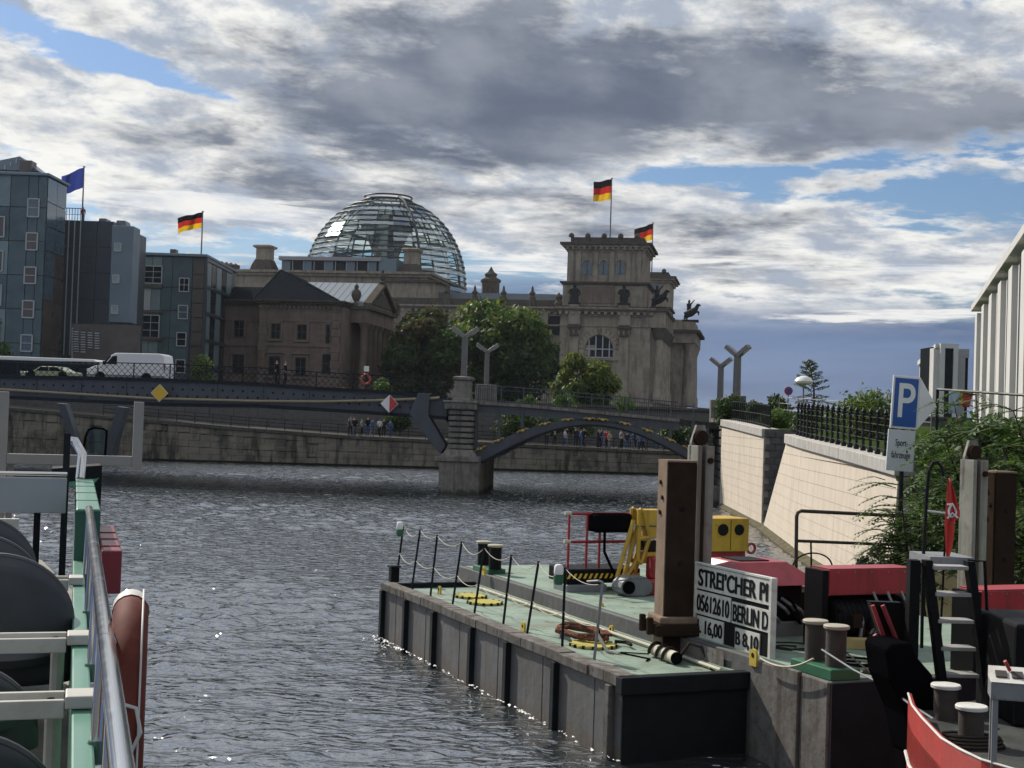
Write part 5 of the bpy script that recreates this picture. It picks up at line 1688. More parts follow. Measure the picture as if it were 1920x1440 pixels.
    bkm.add([(10.2, 37.8, -.4), (8.7, 30, -.4), (8.6, 22, -.4), (9.5, 8, -.4), (60, 8, 4.4), (60, 37.8, 4.4), (13.0, 37.8, 4.0), (11.4, 30, 1.8), (12.4, 22, 2.0), (13.5, 8, 2.0)],
            [(0, 1, 7, 6), (1, 2, 8, 7), (2, 3, 9, 8), (6, 7, 8, 9, 4, 5)])
    struct(bkm.build('river_bank', 'earth'))
right_wall()

# ------------------------------------------------------------------ iron fence on the wall
def iron_fence():
    t = thing('iron_fence', 'black cast iron fence with knobbed posts along the top of the river wall', 'fence', (0, 0, 0))
    def px_(y): return wbase(y) + BAT * (wtop(y) - .4) / 4.6 + .32
    prof = [(.055, 0), (.075, .02), (.075, .1), (.04, .16), (.042, .5), (.055, .53), (.042, .56), (.04, 1.08), (.07, 1.12), (.075, 1.18), (.04, 1.2), (.065, 1.27), (.04, 1.33), (0, 1.38)]
    me = MB().lathe(prof, 8).build('fence_post', 'iron_black', t, smooth=True)
    proto = me.data; bpy.data.objects.remove(me)
    y = 58.0; ys = []
    while y > 37.5: ys.append(y); y -= 1.06
    for y in ys: piece(proto, 'fence_post', t, (px_(y), y, wtop(y)), (1.25, 1.25, 1.0))
    for hz in (.18, .42, .66, .9, 1.10):
        MB().tube([(px_(y), y, wtop(y) + hz) for y in ys], .018, 5).build('rail', 'iron_black', t)
    # short curved stretch beside the bridge end
    t2 = thing('iron_fence', 'short curved black bar fence between the ivy and the wall return', 'fence', (0, 0, 0))
    ys2 = np.linspace(82, 67.4, 24)
    def q(y): return Vector((wbase(y) + .35 + .25 * math.sin((82 - y) / 14.6 * math.pi), y, wtop(y)))
    ub = unit_box('bar', 'iron_black', 0)
    for y in ys2:
        p = q(y); piece(ub, 'bar', t2, (p.x, p.y, p.z + .58), (.05, .05, 1.16))
    for hz in (.12, .62, 1.12):
        MB().tube([q(y) + Vector((0, 0, hz)) for y in ys2], .022, 5).build('rail', 'iron_black', t2)
iron_fence()

# ------------------------------------------------------------------ planting and signs on the right bank
def bush(name, label, px0, px1, py0, py1, Y, gz, n, size, mats, seed, nl=10, group=None, rr=(.4, .7)):
    A, B = at(px0, py1, Y), at(px1, py0, Y); cx = (A.x + B.x) / 2
    t = thing(name, label, 'shrub', (cx, Y, gz), 0, group)
    bl = [(b[0] - cx, b[1] - Y, b[2] - gz) + b[3:] for b in lobes(px0, px1, py0, py1, Y, nl, seed, rr=rr)]
    leaf_cloud('foliage', mats, t, bl, n, size, seed, shell=.35)
    MB().tube([(0, 0, 0), (bl[0][0] * .5, bl[0][1] * .5, max(.2, bl[0][2] * .6)), (bl[0][0], bl[0][1], bl[0][2])], [.07, .05, .02], 6).build('stem', 'bark', t)
    return t
bush('ivy_hedge', 'dark ivy heaped over the pedestal at the right bridge end', 1348, 1392, 738, 800, 84.5, 4.9, 3500, .09, ['leaf_dark', 'leaf_green'], 21, nl=14)
bush('ivy_hedge', 'ivy hanging over the corner of the cream wall beside the bridge', 1374, 1392, 788, 835, 82.6, 2.8, 900, .07, ['leaf_yellow', 'leaf_green'], 22, nl=8)
bush('leafy_hedge', 'ragged green hedge behind the short curved fence', 1392, 1492, 742, 778, 88, 5.0, 3500, .1, ['leaf_dark', 'leaf_green', 'leaf_bright'], 23, nl=16)
bush('leafy_hedge', 'sunlit green bushes behind the wall return', 1424, 1482, 770, 812, 74, 4.5, 2400, .09, ['leaf_bright', 'leaf_green'], 24, nl=12)
bush('leafy_hedge', 'low green growth behind the left half of the knobbed fence', 1482, 1580, 770, 822, 70, 4.4, 3600, .09, ['leaf_dark', 'leaf_green', 'leaf_bright'], 25, nl=14)
bush('leafy_hedge', 'low green growth behind the right half of the knobbed fence', 1570, 1680, 745, 850, 58, 4.2, 4200, .09, ['leaf_green', 'leaf_yellow', 'leaf_bright'], 26, nl=14)

def conifer():
    Y = 82; A = at(1528, 765, Y); top = at(1517, 676, Y)
    gz = 5.05; t = thing('young_conifer', 'young conifer with drooping boughs above the hedge on the right', 'tree', (A.x, Y, gz))
    H = top.z - gz
    MB().tube([(0, 0, 0), (-.1, 0, H * .6), (top.x - A.x, 0, H)], [.09, .05, .015], 6).build('trunk', 'bark', t)
    rng = np.random.default_rng(3); bl = []
    br = MB()
    for i in range(46):
        k = .12 + .88 * (i / 46); a = i * 2.4; L = 1.45 * (1 - k) ** .7 + .12
        p0 = Vector(((top.x - A.x) * k, 0, H * k)); p1 = p0 + Vector((L * math.cos(a), L * math.sin(a), .15 * L + (-.25 * L if k < .5 else .2 * L)))
        br.tube([p0, p0.lerp(p1, .5) + Vector((0, 0, .08)), p1], [.025, .02, .008], 4)
        for q in (.4, .6, .8, 1.0):
            c = p0.lerp(p1, q); bl.append((c.x, c.y, c.z, .16, .16, .08, 1.0, int(rng.random() < .4)))
    br.build('branches', 'bark', t)
    leaf_cloud('foliage', ['leaf_blue', 'leaf_yellow'], t, bl, 3600, .05, 5, shell=.2)
conifer()

def frond_bush(label, spots, seed, group='tree-of-heaven clumps on the bank'):
    """shrub of long feathered leaves; spots = [(px,py,Y,len_m, angle_deg)] give frond roots"""
    px0, py0, Y0 = spots['base']
    base = Vector((spots['base_x'], Y0, spots['base_z']))
    t = thing('feathered_shrub', label, 'shrub', base, 0, group)
    rng = random.Random(seed)
    stems = MB(); leaves = MB()
    roots = []
    for (px, py, Y) in spots['tips']:
        p = at(px, py, Y) - base
        root = Vector((rng.uniform(-.25, .25), rng.uniform(-.25, .25), 0))
        mid = root.lerp(p, .5) + Vector((0, 0, .25))
        stems.tube([root, mid, p], [.035, .025, .012], 5)
        for f in (.35, .5, .62, .74, .86, 1.0):
            roots.append(root.lerp(mid, f * 2) if f < .5 else mid.lerp(p, f * 2 - 1))
    def frond(p, az, tilt, L):
        d = Vector((math.cos(az), math.sin(az), 0)); n = max(7, int(L / .085))
        pts = []
        for i in range(n + 1):
            s = i / n
            pts.append(p + d * (L * s) + Vector((0, 0, L * (tilt * s - .55 * s * s))))
        stems.tube([pts[0], pts[n // 2], pts[n]], [.010, .007, .003], 4, caps=False)
        side = Vector((-d.y, d.x, 0))
        for i in range(1, n + 1):
            s = i / n; ll = min(.24, L * .27) * (1 - .55 * abs(s - .4)); 
            fw = (pts[i] - pts[i - 1]).normalized()
            for sg in (-1, 1):
                a = (side * sg + fw * .55 + Vector((0, 0, -.25 + .2 * rng.random()))).normalized()
                w = fw * (ll * .20)
                q = pts[i]
                leaves.add([q, q + a * ll * .45 + w, q + a * ll, q + a * ll * .45 - w], [(0, 1, 2, 3)], 0 if rng.random() < .6 else (1 if rng.random() < .6 else 2))
    for r_ in roots:
        for k in range(spots.get('per', 4)):
            frond(r_, rng.uniform(0, 2 * math.pi), rng.uniform(-.05, .65), rng.uniform(.55, 1.05))
    for (px, py, Y, az, tilt, L) in spots.get('own', ()):
        frond(at(px, py, Y) - base, R(az), tilt, L)
    stems.build('stems', 'bark', t)
    leaves.build('foliage', ['leaf_green', 'leaf_bright', 'leaf_dark'], t)
    return t
frond_bush('feathered shrub in front of the parking sign, arching over the cream wall', {'base': (1700, 1060, 31), 'base_x': 9.3, 'base_z': 0.6, 'per': 4,
    'tips': [(1690, 935, 30.5), (1725, 940, 31.5), (1672, 960, 30.8), (1745, 900, 33.5), (1660, 1010, 31), (1700, 1000, 32), (1745, 840, 33.6)],
    'own': [(1680, 915, 30.6, 180, .5, 1.0), (1690, 910, 30.6, 185, .35, 1.0), (1690, 950, 30.6, 182, .3, 1.05), (1690, 985, 30.8, 178, .25, 1.0), (1690, 1010, 31, 182, .1, 1.0), (1660, 900, 31, 170, .5, .6)]}, 31)
frond_bush('feathered shrub rising against the pale finned building', {'base': (1810, 1020, 30), 'base_x': 10.6, 'base_z': 1.2, 'per': 5,
    'tips': [(1790, 760, 31), (1830, 740, 32), (1770, 820, 30), (1850, 800, 31), (1800, 860, 30), (1760, 880, 30), (1830, 900, 29.5), (1770, 950, 29), (1800, 930, 29)]}, 32)
frond_bush('feathered shrub at the right picture edge behind the rusty pile', {'base': (1920, 1020, 28), 'base_x': 11.4, 'base_z': 1.6, 'per': 5,
    'tips': [(1900, 770, 29), (1930, 790, 29), (1880, 840, 28), (1915, 880, 28), (1890, 950, 27), (1925, 960, 27), (1870, 1000, 27), (1905, 1040, 26.5)]}, 33)
bush('bramble', 'dense dark leaves behind the feathered shrubs', 1720, 1930, 860, 1060, 33, 1.6, 4200, .11, ['leaf_dark', 'leaf_green', 'leaf_bright'], 41, nl=22)
bush('bramble', 'dark leafy thicket behind the parking sign and rusty pile', 1730, 1940, 775, 900, 36, 3.0, 3600, .11, ['leaf_green', 'leaf_dark', 'leaf_bright'], 42, nl=18)
bush('dry_bush', 'grey-green dry twigs at the foot of the cream wall', 1610, 1720, 1035, 1080, 33, .1, 2200, .05, ['leaf_blue', 'leaf_rust'], 43, nl=10)

# ------------------------------------------------------------------ parking sign
def parking_sign():
    Y = 33.0
    F = Frame((at(1712, 900, Y).x, Y, 0.0), R(6))
    t = frame_thing('parking_sign', 'blue P parking board with white arrow pointing right and white text plate', 'sign', F)
    H = F.hit
    sh = .05
    (a, z1), (b, _) = H(1676, 703), H(1727, 703); (a2, z0), (b2, _) = H(1669, 802), H(1719, 802)
    lean = (a - a2) / (z1 - z0)
    piv = bpy.data.objects.new('board', None); col.objects.link(piv); piv.parent = t
    piv.location = (a2, 0, z0); piv.rotation_euler = (0, math.atan(lean), 0)
    w, h = b2 - a2, z1 - z0
    MB().box(0, w, 0, .05, 0, h).build('frame', 'white_paint', piv, bevel=.008)
    MB().box(.045, w - .035, -.012, -.001, .05, h - .055).build('blue_field', mat('sign_blue', (0.02, 0.09, 0.33), .35, var=.05), piv)
    p = bpy.data.objects.new('letter', text_mesh('P', h * .92, .012, .78, .004)); col.objects.link(p)
    p.data.materials.append(MATS['white_paint']); p.parent = piv; p.rotation_euler = (R(90), 0, 0); p.location = (w * .5, -.016, h * .50)
    MB().prism([(w + .004, 0), (w + .46, h * .46), (w + .004, h)], .0, .05, 'y').build('arrow', 'white_paint', piv, bevel=.006)
    hp = .98
    MB().box(-.03, w - .02, .0, .05, -hp - .03, -.03).build('text_plate', mat('plate_grey', (0.60, 0.63, 0.64), .5, var=.06), piv, bevel=.006)
    for i, s in enumerate(('Sport-', 'fahrzeuge')):
        o = bpy.data.objects.new('lettering', text_mesh(s, .235, .0, .52, .003)); col.objects.link(o)
        o.data.materials.append(MATS['black_paint']); o.parent = piv; o.rotation_euler = (R(90), 0, 0); o.location = (w * .5 - .02, -.006, -.34 - i * .29)
    MB().box(.02, .1, -.012, -.002, .02, .08).build('sticker', 'concrete_pale', piv)
    MB().tube([(w * .5, .12, -.4), (w * .5, .12, z1 - 3.2)], .05, 8) 
    x0 = a2 + w * .5
    MB().tube([(x0, .1, -.6), (x0 + .03, .1, z1 - .2)], .055, 8).build('post', 'steel_dark', t, smooth=True)
parking_sign()

def small_signs():
    # round no-stopping sign
    p = at(1478, 733, 84); gz = 5.05
    t = thing('round_sign', 'small round blue and red traffic sign above the hedge', 'sign', (p.x, 84, gz))
    MB().tube([(0, 0, 0), (0, 0, p.z - gz + .2)], .035, 6).build('post', 'pole_grey', t)
    d = MB(); d.lathe([(0, 0), (.26, 0), (.26, .03), (0, .03)], 20)
    d.v = [(a, -.06 - c, p.z - gz + b) for a, b, c in d.v]; d.build('red_rim', 'red_paint', t)
    d = MB(); d.lathe([(0, 0), (.17, 0), (.17, .03), (0, .03)], 20)
    d.v = [(a, -.1 - c, p.z - gz + b) for a, b, c in d.v]; d.build('blue_disc', 'sign_blue', t)
    # street lamp with a round glass
    p = at(1507, 715, 80)
    t = thing('globe_lamp', 'pale round street lamp shade half hidden by the young conifer', 'street lamp', (p.x, 80, 5.0))
    MB().tube([(0, 0, 0), (0, 0, p.z - 5.1)], .05, 8).build('post', 'pole_grey', t)
    MB().lathe([(.05, -.25), (.5, -.12), (.55, 0), (.42, .2), (.15, .3), (0, .32)], 16, (0, 0, p.z - 5.0)).build('lamp_shade', 'lamp_glass', t, smooth=True)
    # wire fence with information board
    A, B = at(1395, 742, 78), at(1668, 762, 66)
    t = thing('wire_fence', 'thin wire mesh fence on grey posts behind the hedges', 'fence', (0, 0, 0))
    for i in range(8):
        q = A.lerp(B, i / 7)
        MB().tube([(q.x + 2, q.y, 4.6), (q.x + 2, q.y, q.z)], .03, 6).build('post', 'pole_grey', t)
    for k in (0, .35, .7):
        MB().tube([A + Vector((2, 0, -k)), B + Vector((2, 0, -k))], .012, 4).build('wire', 'pole_grey', t)
    a, b = at(1593, 752, 68), at(1642, 772, 68)
    t = thing('notice_board', 'pale rectangular notice board with a red mark behind the knobbed fence', 'sign', (a.x, 68, 4.7))
    MB().box(0, b.x - a.x, 0, .05, b.z - 4.7, a.z - 4.7).build('panel', mat('board_pink', (0.62, 0.52, 0.50), .6), t)
    MB().box(.05, .22, -.012, -.002, a.z - 4.7 - .22, a.z - 4.7 - .06).build('red_mark', 'red_paint', t)
    for x in (.1, b.x - a.x - .1): MB().tube([(x, .08, 0), (x, .08, a.z - 4.7)], .03, 6).build('post', 'pole_grey', t)
    # black tube frame behind the shrubs (lamp-like rail) and banners
    a, b = at(1758, 730, 44), at(1935, 742, 40)
    t = thing('banner_gantry', 'thin black post and long bar in front of the finned building', 'frame', (a.x, a.y, 3.9))
    MB().tube([(0, 0, 0), (0, 0, a.z - 3.9)], .05, 6).build('post', 'iron_black', t)
    MB().tube([(0, 0, a.z - 3.9), (b.x - a.x, b.y - a.y, b.z - 3.9)], .045, 6).build('bar', 'iron_black', t)
    MB().tube([(b.x - a.x, b.y - a.y, 0.1), (b.x - a.x, b.y - a.y, b.z - 3.9)], .05, 6).build('post', 'iron_black', t)
    # hanging banners
    for px0, px1, py0, py1, mm, lab in ((1780, 1799, 733, 775, 'flag_pale', 'pale blue banner hanging below the black bar'), (1803, 1824, 733, 764, 'flag_rose', 'red and yellow banner hanging below the black bar')):
        if mm not in MATS: mat(mm, {'flag_pale': (.42, .52, .60), 'flag_rose': (.55, .08, .08)}[mm], .8, var=.1)
        A, B = at(px0, py0, 43.2), at(px1, py1, 43.2)
        t = thing('banner', lab, 'banner', (A.x, 43.2, B.z), 0, 'banners by the finned building')
        w, h = B.x - A.x, A.z - B.z
        g = MB().grid(lambda u, v: (u * w * (1 - .3 * (1 - v)), .05 * math.sin(u * 6), v * h), 8, 4)
        o = g.build('cloth', mm, t, smooth=True); o.modifiers.new('thick', 'SOLIDIFY').thickness = .01
        if mm == 'flag_rose':
            g = MB().grid(lambda u, v: (u * w * .18 - .003, -.02 + .05 * math.sin(u), v * h), 4, 4); o = g.build('stripe', 'flag_gold', t); o.modifiers.new('thick', 'SOLIDIFY').thickness = .01
small_signs()
# ================================================================== work barge
mat('deck_green', (0.235, 0.325, 0.255), 0.7, var=0.3, rnd=0, scale=1.5, blotch=.75, blotch_c=(0.15, 0.17, 0.125), bl_scale=1.1, bump=.15, bscale=30, scuff=.95, scuff_c=(.11, .085, .06), sc_scale=3.5, streak=.25, streak_c=(.14, .13, .10), ux=1.4)
mat('hull_grey', (0.108, 0.112, 0.116), 0.75, var=0.3, rnd=0, scale=1.0, streak=.75, streak_c=(0.075, 0.068, 0.06), ux=4.5, blotch=.5, blotch_c=(0.085, 0.07, 0.055), bump=.25, bscale=6, tide=.18, tide_c=(.085, .066, .048), scuff=.5, scuff_c=(.07, .045, .03), sc_scale=7)
mat('hull_edge', (0.215, 0.205, 0.19), 0.8, var=0.35, rnd=.1, scale=5, scuff=.8, scuff_c=(.10, .07, .05), sc_scale=10, streak=.6, streak_c=(0.09, 0.07, 0.055), bump=.3, bscale=14)
mat('hull_dark', (0.016, 0.021, 0.024), 0.7, var=0.3)
mat('rust', (0.045, 0.031, 0.023), 0.85, spec=.25, var=0.4, scale=2.5, streak=.6, streak_c=(0.03, 0.02, 0.014), blotch=.6, blotch_c=(0.03, 0.02, 0.014), bump=.4, bscale=12)
mat('rust_pale_lit', (0.30, 0.225, 0.17), 0.85, var=0.3, scale=2.5, streak=.5, streak_c=(0.12, 0.07, 0.04), bump=.3, bscale=12)  # paler copy of rust for sunlit faces, light put into the colour
mat('guide_grey', (0.30, 0.30, 0.255), 0.75, var=0.25, scale=2.0, streak=.65, streak_c=(0.11, 0.065, 0.035), blotch=.4, blotch_c=(0.10, 0.05, 0.03), bl_scale=2.5, bump=.2)
mat('bollard_rust', (0.055, 0.042, 0.034), 0.75, var=.4, scale=6, bump=.3)
mat('bollard_top', (0.42, 0.38, 0.29), 0.6, var=.2, scale=6)
mat('green_gloss', (0.025, 0.14, 0.065), 0.5, var=.2)
mat('rope_pale', (0.62, 0.58, 0.47), .9, var=.15)
mat('rope_brown', (0.20, 0.10, 0.07), .95, var=.4, scale=20)
mat('rope_dark', (0.05, 0.042, 0.036), .95)
mat('mat_yellow', (0.50, 0.44, 0.14), .85, var=.2, scale=10)
mat('lug_yellow', (0.60, 0.44, 0.05), .6, var=.2)
mat('machine_yellow', (0.58, 0.36, 0.035), .5, var=.2, streak=.45, streak_c=(.25,.14,.02), scuff=.5, scuff_c=(.12,.07,.02))
mat('machine_red', (0.36, 0.028, 0.035), .5, var=.2, streak=.4, scuff=.5, scuff_c=(.09,.04,.03))
mat('canopy_red', (0.40, 0.05, 0.062), .4, var=.15, streak=.35, scuff=.3)
mat('rubber', (0.005, 0.005, 0.006), .85, var=.2)
mat('grease_black', (0.008, 0.008, 0.009), .55, var=.3, bump=.3)
mat('steel_grey', (0.22, 0.23, 0.24), .5, var=.2, scuff=.5, scuff_c=(.1,.085,.07))
mat('white_worn', (0.66, 0.65, 0.60), .6, var=.15, blotch=.4, blotch_c=(.35, .3, .24), bl_scale=5)
mat('tug_red', (0.42, 0.03, 0.022), .45, var=.2, streak=.5, streak_c=(.2, .02, .015), scuff=.6, scuff_c=(.12,.03,.02), sc_scale=7)
mat('deck_grey', (0.085, 0.09, 0.085), .8, var=.4, bump=.3, scuff=.7, scuff_c=(.05,.04,.03))
mat('pennant_red', (0.55, 0.045, 0.03), .7, var=.1)

GZ0, GZ1, LIP = 1.10, 1.46, 1.30       # low deck, high deck, bulwark lip
GF = Frame((1.755, 20.38, 0), R(23.23))
GM = Matrix.Rotation(GF.rz, 3, 'Z')
def gpos(x, y, z): return GF.loc + GM @ Vector((x, y, z))
def gthing(name, label, cat, x, y, z, group=None, rz=0.0): return thing(name, label, cat, gpos(x, y, z), GF.rz + rz, group)

def barge():
    t = frame_thing('work_barge', 'flat work barge with green deck and grey ribbed side', 'barge', GF)
    W1, L1 = 2.15, 11.25
    Y0, Y1, XR = -2.1, 12.25, 8.1
    MB().box(0.014, W1, 0, L1, -.7, GZ0).build('side_pontoon', 'hull_grey', t)
    MB().box(.25, W1 - .004, .14, L1 - .12, GZ0 + .004, GZ0 + .012).build('side_deck', 'deck_green', t)
    MB().box(W1, XR, Y0, Y1, -.7, GZ1).build('main_pontoon', 'hull_grey', t, bevel=.02)
    MB().box(W1 + .12, XR - .1, Y0 + .1, Y1 - .1, GZ1 + .004, GZ1 + .012).build('main_deck', 'deck_green', t)
    MB().box(W1 + .02, XR, Y0 - .03, Y0 - .002, -.7, GZ1 - .02).build('end_plate', 'hull_dark', t)  # darker sheet, shade of the near end put into the colour
    MB().box(0.0, W1 - .02, -.035, -.004, -.7, GZ0 + .02).build('end_plate', 'hull_dark', t)  # same painted shade on the end of the side pontoon
    # raised edge of the side pontoon, a little battered
    rng = random.Random(2)
    n = 22; lp = MB()
    for i in range(n):
        a, b = L1 * i / n, L1 * (i + 1) / n
        j = rng.uniform(-.012, .012)
        lp.box(-.06 + j, .24, a, b + .002, GZ0 - .02, LIP - .05 + j)
    lp.build('bulwark_lip', 'hull_edge', t, bevel=.015)
    MB().box(-.05, W1, -.09, .12, GZ0 - .12, LIP - .06).build('end_lip', 'hull_dark', t, bevel=.02)
    MB().box(.1, W1, L1 - .1, L1 + .04, GZ0 - .1, LIP - .08).build('end_lip', 'hull_dark', t)
    # side frames standing proud of the plating
    for px in (716, 764, 815, 887, 955, 1046, 1150):
        y = GF.hitx(px, 1200 if px > 800 else 1130, 0.0)[0]
        y = min(max(y, .06), L1 - .05)
        MB().box(-.09, .02, y - .07, y + .07, -.7, GZ0 - .03).build('side_frame', 'hull_edge' if px > 1140 else 'hull_dark', t, bevel=.01)  # dark colour paints in the shade on the near faces of the ribs
    # plate seams
    for k in range(6):
        y = .9 + k * 1.9
        MB().box(.008, .022, y - .004, y + .004, -.5, GZ0 - .05).build('plate_seam', 'hull_dark', t)
    # white piping along the inner edge
    MB().tube([(W1 - .16, .5, GZ0 + .07), (W1 - .15, 5, GZ0 + .07), (W1 - .16, L1 - .6, GZ0 + .07)], .03, 6).build('edge_pipe', 'rope_pale', t)
    MB().box(W1 - .09, W1 - .002, .3, L1 - .3, GZ0 + .012, GZ0 + .09).build('inner_kerb', 'deck_green', t)
    # bent fender plate on the main pontoon's side
    MB().add([(W1 - .05, y, z) for y, z in ((2.9, GZ1), (1.6, GZ1 - .02), (.6, GZ1 - .03), (.6, GZ1 - .35), (1.6, GZ1 - .3), (2.9, GZ1 - .22))], [(0, 1, 2, 3, 4, 5)]).build('fender_plate', 'hull_edge', t)
    # dented corner plates at the near end
    for i, (ya, yb, d) in enumerate(((-2.09, -1.45, .02), (-1.43, -.8, .05), (-.78, -.15, .015))):
        MB().box(W1 - .03 - d, W1 - .002, ya, yb, -.6, GZ1 - .02 + d).build('corner_plate', 'hull_edge', t, bevel=.02)
    return t
barge()

def glint():  # white flecks modelled in place of sun sparkle at the waterline
    rng = random.Random(6); b = MB()
    def fleck(x, y, r):
        n = 6; a0 = rng.random() * 6
        b.add([(x + r * rng.uniform(.6, 1.2) * math.cos(a0 + k * 6.283 / n) * .5, y + r * rng.uniform(.6, 1.2) * math.sin(a0 + k * 6.283 / n), .035 + .02 * rng.random()) for k in range(n)] + [(x, y, .06)],
              [(k, (k + 1) % n, n) for k in range(n)])
    for k in range(170):
        y = rng.uniform(-.1, 11.3) if k > 50 else rng.uniform(9.5, 11.4)
        fleck(-.05 - abs(rng.gauss(0, .06 if k > 50 else .2)), y, rng.uniform(.015, .06))
    o = b.build('glint', 'white_paint'); o.location = GF.loc; o.rotation_euler.z = GF.rz
    stuff(o); tag(o, 'white sun-glint flecks along the waterline of the barge', 'glint')
glint()

# stanchions with lines
posts = [((743, 1083), (757, 983)), ((772, 1098), (788, 993)), ((807, 1112), (820, 1003)), ((848, 1130), (866, 1015)), ((888, 1152), (908, 1025)),
         ((943, 1168), (959, 1040)), ((987, 1187), (1010, 1052)), ((1054, 1213), (1060, 1064)), ((1113, 1238), (1130, 1092))]
names_ = ['farthest from the bollards', 'second', 'third', 'fourth', 'fifth, before the far bollards', 'sixth', 'seventh', 'eighth, holding the near lamp', 'nearest to us']
tops = []
for i, (b, tp) in enumerate(posts):
    x, y = GF.hitz(b[0], b[1], GZ0 + .1)
    p0 = Vector((x, y, GZ0))
    tx, tz = GF.hit(tp[0], tp[1], y)
    lab = ['thin railing post at the far left corner of the barge, lamp on top', 'second thin railing post from the far end of the barge', 'third thin railing post from the far end of the barge',
           'fourth thin railing post, just left of the far bollards', 'fifth thin railing post, standing before the far bollards', 'sixth thin railing post, middle of the side deck',
           'seventh thin railing post, left of the near lamp', 'eighth thin railing post, carrying the near green and white lamp', 'last thin railing post, bent, nearest the deck corner'][i]
    t = gthing('railing_post', lab, 'post', x, y, GZ0, 'railing posts along the barge side')
    q = Vector((tx - x, 0, tz - GZ0))
    pts = [(0, 0, 0), tuple(q * .5), tuple(q)]
    MB().tube(pts, .024, 8).build('pole', 'hull_dark' if i != 8 else 'steel_grey', t, smooth=True)
    MB().lathe([(.05, 0), (.05, .03), (.03, .05)], 8).build('socket', 'hull_dark', t)
    if i == 8:
        MB().tube([tuple(q), tuple(q + Vector((-.05, .05, .02))), tuple(q + Vector((-.12, .3, -.02)))], .02, 6).build('hook', 'steel_grey', t)
    tops.append((x, y, p0, p0 + q))
def sag(a, b, s, n=9):
    return [a.lerp(b, k / n) + Vector((0, 0, -s * 4 * (k / n) * (1 - k / n))) for k in range(n + 1)]
for lev, sg, lab in ((1.0, .16, 'upper slack white rope strung from post to post along the barge'), (.5, .12, 'lower slack white rope strung from post to post along the barge')):
    t = frame_thing('railing_rope', lab, 'rope', GF, 'ropes on the barge posts')
    pts = []
    for (a, b) in zip(tops, tops[1:]):
        A, B = a[2].lerp(a[3], lev) + Vector((0, 0, -.02)), b[2].lerp(b[3], lev) + Vector((0, 0, -.02))
        pts += sag(A, B, sg * (.5 + .7 * abs(math.sin(a[1] * 3.1 + lev))))[:-1]
    MB().tube(pts, .0075, 5).build('strand', 'rope_pale', t)
    if lev < 1: MB().lathe([(.03, -.02), (.03, .02)], 6, tuple(pts[0])).build('knot', 'rope_pale', t)
    else: MB().lathe([(.03, -.02), (.03, .02)], 6, tuple(pts[0])).build('knot', 'rope_pale', t)
# green and white lamps on posts
for i, dx, lab in ((0, -.09, 'white and green signal lamp on the far corner post'), (7, -.12, 'white and green signal lamp on the eighth post')):
    p = tops[i][3]
    t = gthing('signal_lamp', lab, 'lamp', p.x + dx, p.y, p.z - .28, 'signal lamps on the barge')
    MB().lathe([(0, 0), (.07, 0), (.085, .05), (.085, .15), (.06, .16)], 12).build('battery_case', 'green_gloss', t, smooth=True)
    MB().lathe([(.06, .16), (.075, .17), (.08, .22), (.075, .30), (.05, .33), (.02, .335), (0, .34)], 12).build('lens', 'white_paint', t, smooth=True)
    MB().tube([(0, 0, .1), (-dx, 0, .12)], .012, 5).build('bracket', 'hull_dark', t)

# bollards
def bollard_pair(label, c1, c2, r, h, base=None, base_m='green_gloss', m='bollard_rust', group='double bollards on the barges', z=GZ1, rz=0.0, F=None):
    (x1, y1), (x2, y2) = c1, c2
    if base:                                   # keep the plinth wholly on the deck
        dx = max(0, 2.18 + base[0] / 2 - (x1 + x2) / 2); dy = max(0, -2.05 + base[1] / 2 - (y1 + y2) / 2)
        x1 += dx; x2 += dx; y1 += dy; y2 += dy
    cx, cy = (x1 + x2) / 2, (y1 + y2) / 2
    t = gthing('double_bollard', label, 'bollard', cx, cy, z, group)
    zb = 0
    if base:
        MB().box(-base[0] / 2, base[0] / 2, -base[1] / 2, base[1] / 2, 0, base[2]).build('base_plate', base_m, t, bevel=.015); zb = base[2]
    for x, y in ((x1, y1), (x2, y2)):
        o = MB().lathe([(r * 1.05, zb), (r, zb + .05), (r, h - .05)], 20, (x - cx, y - cy, 0)).build('bollard_drum', m, t, smooth=True)
        MB().lathe([(r, h - .06), (r * 1.25, h - .045), (r * 1.28, h - .01), (r * 1.2, h), (0, h + .006)], 20, (x - cx, y - cy, 0)).build('bollard_cap', 'bollard_top', o, smooth=True)
    return t
a, b = GF.hitz(886, 1060, GZ1 + .12), GF.hitz(901, 1066, GZ1 + .12)
bollard_pair('black double bollard at the far end of the barge deck', (a[0], a[1] + .1), (b[0], b[1] - .1), .14, .66, (.42, .95, .12), m='grease_black')
a, b = GF.hitz(1521, 1270, GZ1 + .15), GF.hitz(1562, 1281, GZ1 + .15)
bollard_pair('rusty double bollard on a green plinth right of the lettered board', (a[0] + .05, a[1] + .08), (b[0], b[1]), .145, .74, (.5, .98, .16))
def dark_stub():
    x, y = GF.hitz(737, 1083, GZ0 + .1)
    t = gthing('corner_bollard', 'small square black post at the far left barge corner', 'bollard', x + .02, y, GZ0)
    MB().box(-.1, .1, -.1, .1, 0, .34).build('stub', 'grease_black', t, bevel=.015)
    MB().box(-.13, .13, -.13, .13, .34, .38).build('cap', 'hull_dark', t, bevel=.01)
dark_stub()

